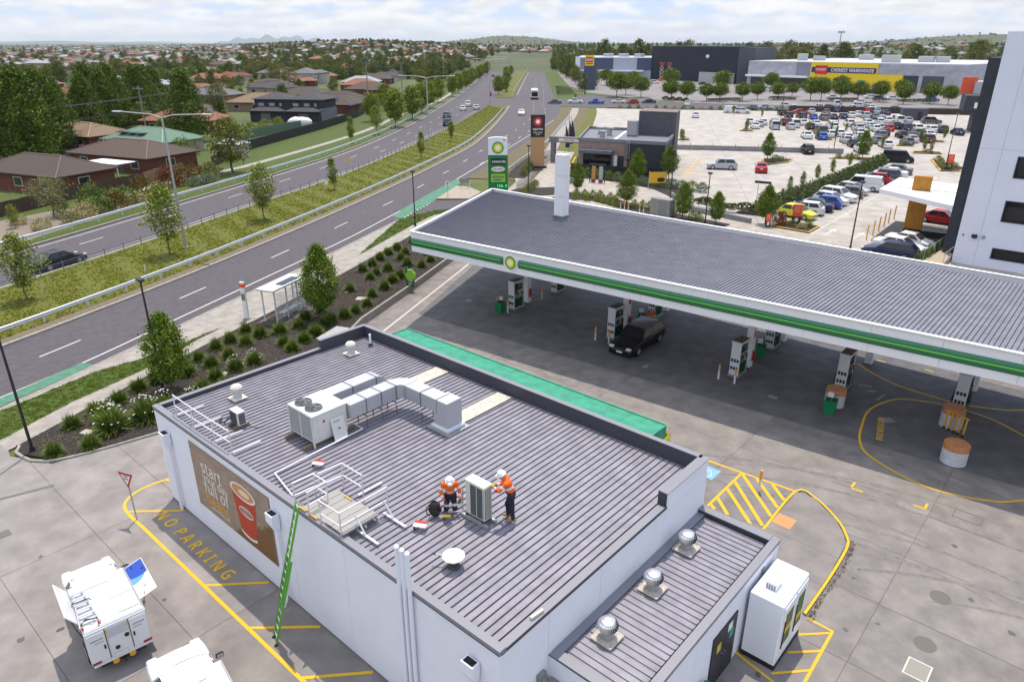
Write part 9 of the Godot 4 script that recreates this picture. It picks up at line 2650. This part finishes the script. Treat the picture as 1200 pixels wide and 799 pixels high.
	part(get_node("house_004") if has_node("house_004") else self, "solar_panel", bx(V(2.0, 3.9, 3.0), V(3.2, 0.06, 1.8)), M("solar"), Transform3D(Basis(Vector3.RIGHT, 0.3), V(0, 1.1, 0.6)))
	structure("side_street", MB.new().sheet(PV([-262, -118, -176, -84, -172, -90, -258, -127]), 0.05), M("asphalt"))
	car("h", "ice", -196.5, -95.0, toward(-0.9, -0.35), "pale blue hatchback parked in the side street by the townhouses", "", 0.06)
	solo("blue_tarp", "bright blue tarpaulin over a garden frame by the power pole", "tarpaulin", cb(V(0, 2.2, 0), V(3.4, 0.1, 2.2), 0.03), M("tarp_blue", 0.01, 0.13, 0.62, 0.6), V(-173, 0, -127.5), 0.3).rotation.z = 0.3
	for q in [[-140.5, -37.5, 15.0], [-145, -31, 15.2], [-152, -44, 14.2], [-158, -39, 13.8], [-165, -50, 13.0], [-172, -58, 12.5], [-148.5, -68.5, 13.6], [-186, -69, 13.8], [-197, -79, 13.6], [-205, -84, 13.2], [-192, -66, 14.2], [-178, -64, 13.2], [-152, -26, 14.5], [-201, -74, 14.0], [-212, -90, 12.5], [-168, -44, 12.0]]:
		tree("cypress", q[0], q[1], q[2], beside(Vector2(q[0], q[1]), "tall dark cypress tree"), "tall dark cypresses")
	for q in [[-131, -40.5, 1.8, 2.0, "plum"], [-134, -43.5, 2.2, 2.6, "plum"], [-138, -46, 2.0, 2.2, "plum"], [-130, -44, 1.4, 1.3, "olive"], [-141, -50, 2.4, 2.6, "green"], [-129, -58, 2.2, 3.0, "green"], [-146, -55, 2.6, 3.2, "green"], [-152, -84, 1.8, 2.2, "box"], [-156, -90, 1.8, 2.2, "box"], [-147, -78, 2.2, 2.6, "green"], [-160, -96, 1.6, 2.0, "box"], [-117, -52, 1.8, 2.2, "olive"]]:
		bush(q[0], q[1], q[2], q[3], q[4], {"plum": "plum coloured", "olive": "olive", "green": "dark green", "box": "bright clipped"}[q[4]] + " garden bush among the brick houses", q[4] + " garden bushes among the houses")
	var g := RandomNumberGenerator.new()
	g.seed = 90
	var rk := ["brown", "brown", "umber", "red", "terracotta", "terracotta", "charcoal", "grey", "tan", "silver"]
	var wk := ["brick", "brick", "orange_brick", "cream", "buff", "white"]
	var taken := []
	for q in near: taken.append(Vector2(q[0], q[1]))
	for q in [[-115, -32], [-123, -47], [-139, -57], [-158, -52], [-170, -107], [-186, -131]]: taken.append(Vector2(q[0], q[1]))
	var count := 0
	for row in 17:
		for k in 26:
			var i := 26 + k * 7
			if i >= FL.size() - 2: continue
			var dn := (FL[i + 1] - FL[i - 1]).normalized()
			var nn := Vector2(dn.y, -dn.x)
			var p: Vector2 = FL[i] + nn * (48.0 + row * 25.0 + (8.0 if row % 2 else 0.0)) + dn * g.randf_range(-3, 3)
			var cam_d := p.length()
			if cam_d < 150 or cam_d > 720: continue
			var fwd := Vector2(-0.662, -0.7495)
			var ang := fwd.angle_to(p)
			if absf(ang) > 0.72: continue
			if g.randf() < 0.08: continue
			var clash := false
			for t in taken:
				if p.distance_to(t) < 17.5: clash = true
			if clash: continue
			taken.append(p)
			var r: String = rk[g.randi() % rk.size()]
			var w: String = wk[g.randi() % wk.size()]
			house(p.x, p.y, atan2(-dn.y, dn.x) + (PI * 0.5 if g.randf() < 0.5 else 0.0) + g.randf_range(-0.06, 0.06), g.randf_range(13, 18), g.randf_range(8.5, 11.5), 2.6 if g.randf() < 0.88 else 5.2, r, w, "%s roofed %s house in the suburb streets" % [r, w.replace("_", " ")], "%s roofed %s houses in the suburb" % [r, w.replace("_", " ")], height_at(p.x, p.y), [0, 1, -1][g.randi() % 3])
			count += 1
	var made := 0
	var tries := 0
	while made < 105 and tries < 9000:
		tries += 1
		var a := g.randf_range(-0.74, 0.2)
		var r := g.randf_range(165, 640)
		var p := Vector2(-0.662, -0.7495).rotated(a) * r
		if not left_of_road(p, 38.0): continue
		var ok := true
		for t in taken:
			if p.distance_to(t) < 8.5: ok = false
		if not ok: continue
		var kind: String = ["garden", "dark", "gum", "dark", "garden", "gum"][g.randi() % 6]
		tree(kind, p.x, p.y, g.randf_range(4.5, 11.0) if kind != "garden" else g.randf_range(3.5, 7.0), beside(p, {"garden": "round green garden tree", "dark": "dark evergreen tree", "gum": "olive gum tree"}[kind]), {"garden": "garden trees in the suburb", "dark": "dark evergreens in the suburb", "gum": "gum trees in the suburb"}[kind], height_at(p.x, p.y))
		made += 1
	tree("garden", -196, -52, 7.5, "golden green garden tree behind the cypress wall")

func beside(p: Vector2, what: String) -> String:
	var best := 1e9
	var of := ""
	for c in get_children():
		if String(c.name).begins_with("house"):
			var d := p.distance_to(Vector2(c.position.x, c.position.z))
			if d < best:
				best = d
				of = str(c.get_meta("label")).split(" in the")[0].split(" behind")[0].split(" beside")[0].split(" below")[0].split(" beyond")[0]
	return " ".join(("%s %s the %s" % [what, "close by" if best < 14.0 else "near", of]).split(" ").slice(0, 16))

func near_road(p: Vector2, margin: float) -> bool:
	for i in range(0, NL.size(), 3):
		if p.distance_to(NL[i]) < margin or p.distance_to(FL[i]) < margin: return true
	return false

func left_of_road(p: Vector2, margin: float) -> bool:
	var best := 1e9
	var side := 0.0
	for i in range(0, FL.size() - 1, 4):
		var d := p.distance_to(FL[i])
		if d < best:
			best = d
			side = (FL[mini(i + 1, FL.size() - 1)] - FL[i]).cross(p - FL[i])
	return side < 0.0 and best > margin

# ---- land rising to the horizon
func height_at(x: float, z: float) -> float:
	var r := sqrt(x * x + z * z)
	if r < 480.0: return 0.0
	var ang := Vector2(-0.662, -0.7495).angle_to(Vector2(x, z))  # to the right of the view is positive
	var s := smoothstep(480.0, 1500.0, r)
	var h := s * lerpf(2.0, 7.0, smoothstep(-0.5, -0.2, ang))
	h += 13.0 * exp(-pow((ang + 0.2) / 0.14, 2.0)) * smoothstep(500.0, 1500.0, r) 
	h += 5.0 * smoothstep(0.02, 0.12, ang) * s
	h += 46.0 * exp(-pow((ang - 0.0) / 0.07, 2.0)) * exp(-pow((r - 4700.0) / 900.0, 2.0))
	h += 34.0 * exp(-pow((ang - 0.56) / 0.12, 2.0)) * exp(-pow((r - 3300.0) / 800.0, 2.0))
	h += 10.0 * smoothstep(1500.0, 6000.0, r) * (0.6 + 0.4 * sin(ang * 17.0 + 1.0) * cos(r * 0.0011))
	return h * smoothstep(26000.0, 9000.0, r)

func build_horizon() -> void:
	var rows := []
	var radii := [470.0, 560, 660, 780, 920, 1080, 1260, 1480, 1750, 2050, 2400, 2800, 3200, 3700, 4200, 4700, 5200, 5800, 6600, 7600, 9000, 11000, 14000, 18000, 24000]
	for r in radii:
		var row := PackedVector3Array()
		for k in 101:
			var a := -0.95 + 1.85 * k / 100.0
			var d := Vector2(-0.662, -0.7495).rotated(a) * float(r)
			row.append(V(d.x, height_at(d.x, d.y) - (0.3 if r < 480 else 0.0) + (0.0), d.y))
		rows.append(row)
	structure("terrain", MB.new().grid(rows, true), M("far_land", 0.075, 0.092, 0.03, 0.95, {"tex": "blotch", "size": 900.0}))
	for q in [[-0.78, -0.36, 16000.0, 75.0, 3.0], [-0.37, -0.22, 21000.0, 235.0, 8.0], [0.3, 0.75, 17000.0, 40.0, 5.0]]:
		var rr := []
		var lo := PackedVector3Array()
		var hi := PackedVector3Array()
		var bk := PackedVector3Array()
		for k in 61:
			var t := k / 60.0
			var a: float = lerpf(q[0], q[1], t)
			var d := Vector2(-0.662, -0.7495).rotated(a)
			var h: float = q[3] * pow(sin(PI * t), 0.6) * (0.72 + 0.28 * sin(t * q[4] * 5.0 + 0.7) * sin(t * 11.0))
			lo.append(V(d.x * (q[2] - 1800), -20, d.y * (q[2] - 1800)))
			hi.append(V(d.x * q[2], h + 10.0, d.y * q[2]))
			bk.append(V(d.x * (q[2] + 1800), -20, d.y * (q[2] + 1800)))
		structure("hills", MB.new().grid([lo, hi, bk], true), M("range_green", 0.1, 0.13, 0.1, 0.95))
	var g := RandomNumberGenerator.new()
	g.seed = 55
	for spec in [["dark", 0, "dark"], ["gum", 1, "olive"], ["garden", 2, "green"], ["dark", 2, "dark"]]:
		var key := "%s%d" % [spec[0], spec[1]]
		if not crowns.has(key): tree(spec[0], -420, -300 - spec[1] * 20, 8.0, "dark evergreen tree among the suburb houses", "dark evergreens in the suburb")
		var src: ArrayMesh = null
		for k in 3:
			if crowns.has("%s%d" % [spec[0], (spec[1] + k) % 3]): src = crowns["%s%d" % [spec[0], (spec[1] + k) % 3]][0]
		var m := src.duplicate()
		m.surface_set_material(0, leafm())
		var spots: Array[Transform3D] = []
		while spots.size() < 950:
			var a := g.randf_range(-0.78, 0.72) if g.randf() < 0.6 else g.randf_range(-0.34, 0.12)
			var r := 430.0 * pow(12.0, pow(g.randf(), 1.35))
			var p := Vector2(-0.662, -0.7495).rotated(a) * r
			if near_road(p, 19.0) or (a > 0.03 and r < 560): continue
			spots.append(at(p.x, height_at(p.x, p.y) - 0.3, p.y, g.randf() * TAU, g.randf_range(0.4, 1.1)))
		scatter("distant_trees", "far %s trees massing toward the horizon" % spec[2], m, spots, "woodland")
	var hb := MB.new()
	hb.box(V(0, 1.3, 0), V(15, 2.7, 10))
	for rname in ["terracotta", "brown", "grey", "silver"]:
		var rb := MB.new()
		hip_roof(rb, 15, 10, 2.6, 2.2, 0.5)
		var am := rb.mesh()
		am.surface_set_material(0, roofm(rname))
		var wmesh := hb.mesh()
		wmesh.surface_set_material(0, wallm("cream" if rname in ["terracotta", "silver"] else "buff"))
		var spots: Array[Transform3D] = []
		while spots.size() < 430:
			var a := g.randf_range(-0.75, 0.05) if g.randf() < 0.85 else g.randf_range(0.3, 0.7)
			var r := 640.0 * pow(8.0, pow(g.randf(), 1.2))
			var p := Vector2(-0.662, -0.7495).rotated(a) * r
			if near_road(p, 30.0) or a > 0.0 and r < 900: continue
			spots.append(at(p.x, height_at(p.x, p.y), p.y, g.randf() * TAU))
		scatter("distant_roofs", "far %s roofs of the suburb on the horizon" % rname, am, spots, "suburb")
		scatter("distant_walls", "far pale house walls under %s roofs on the horizon" % rname, wmesh, spots, "suburb")
	for i in range(74, 150, 3):
		for sd in [[NR, 13.0], [FL, -17.0]]:
			if g.randf() < 0.3: continue
			var q: Vector2 = offset_line(sd[0], sd[1] + g.randf_range(-2, 9) * signf(sd[1]))[i]
			tree("gum" if g.randf() < 0.5 else "dark", q.x, q.y, g.randf_range(6, 10), "leafy roadside tree past the signals", "roadside trees past the signals", height_at(q.x, q.y))
	var made := 0
	while made < 34:
		var a := g.randf_range(0.09, 0.62)
		var p := Vector2(-0.662, -0.7495).rotated(a) * g.randf_range(520, 680)
		if p.y > -440: continue
		tree("gum" if made % 2 else "dark", p.x, p.y, g.randf_range(13, 21), "tall gum tree standing behind the retail sheds" if made % 2 else "tall dark tree standing behind the retail sheds", "tall trees behind the retail sheds", height_at(p.x, p.y))
		made += 1
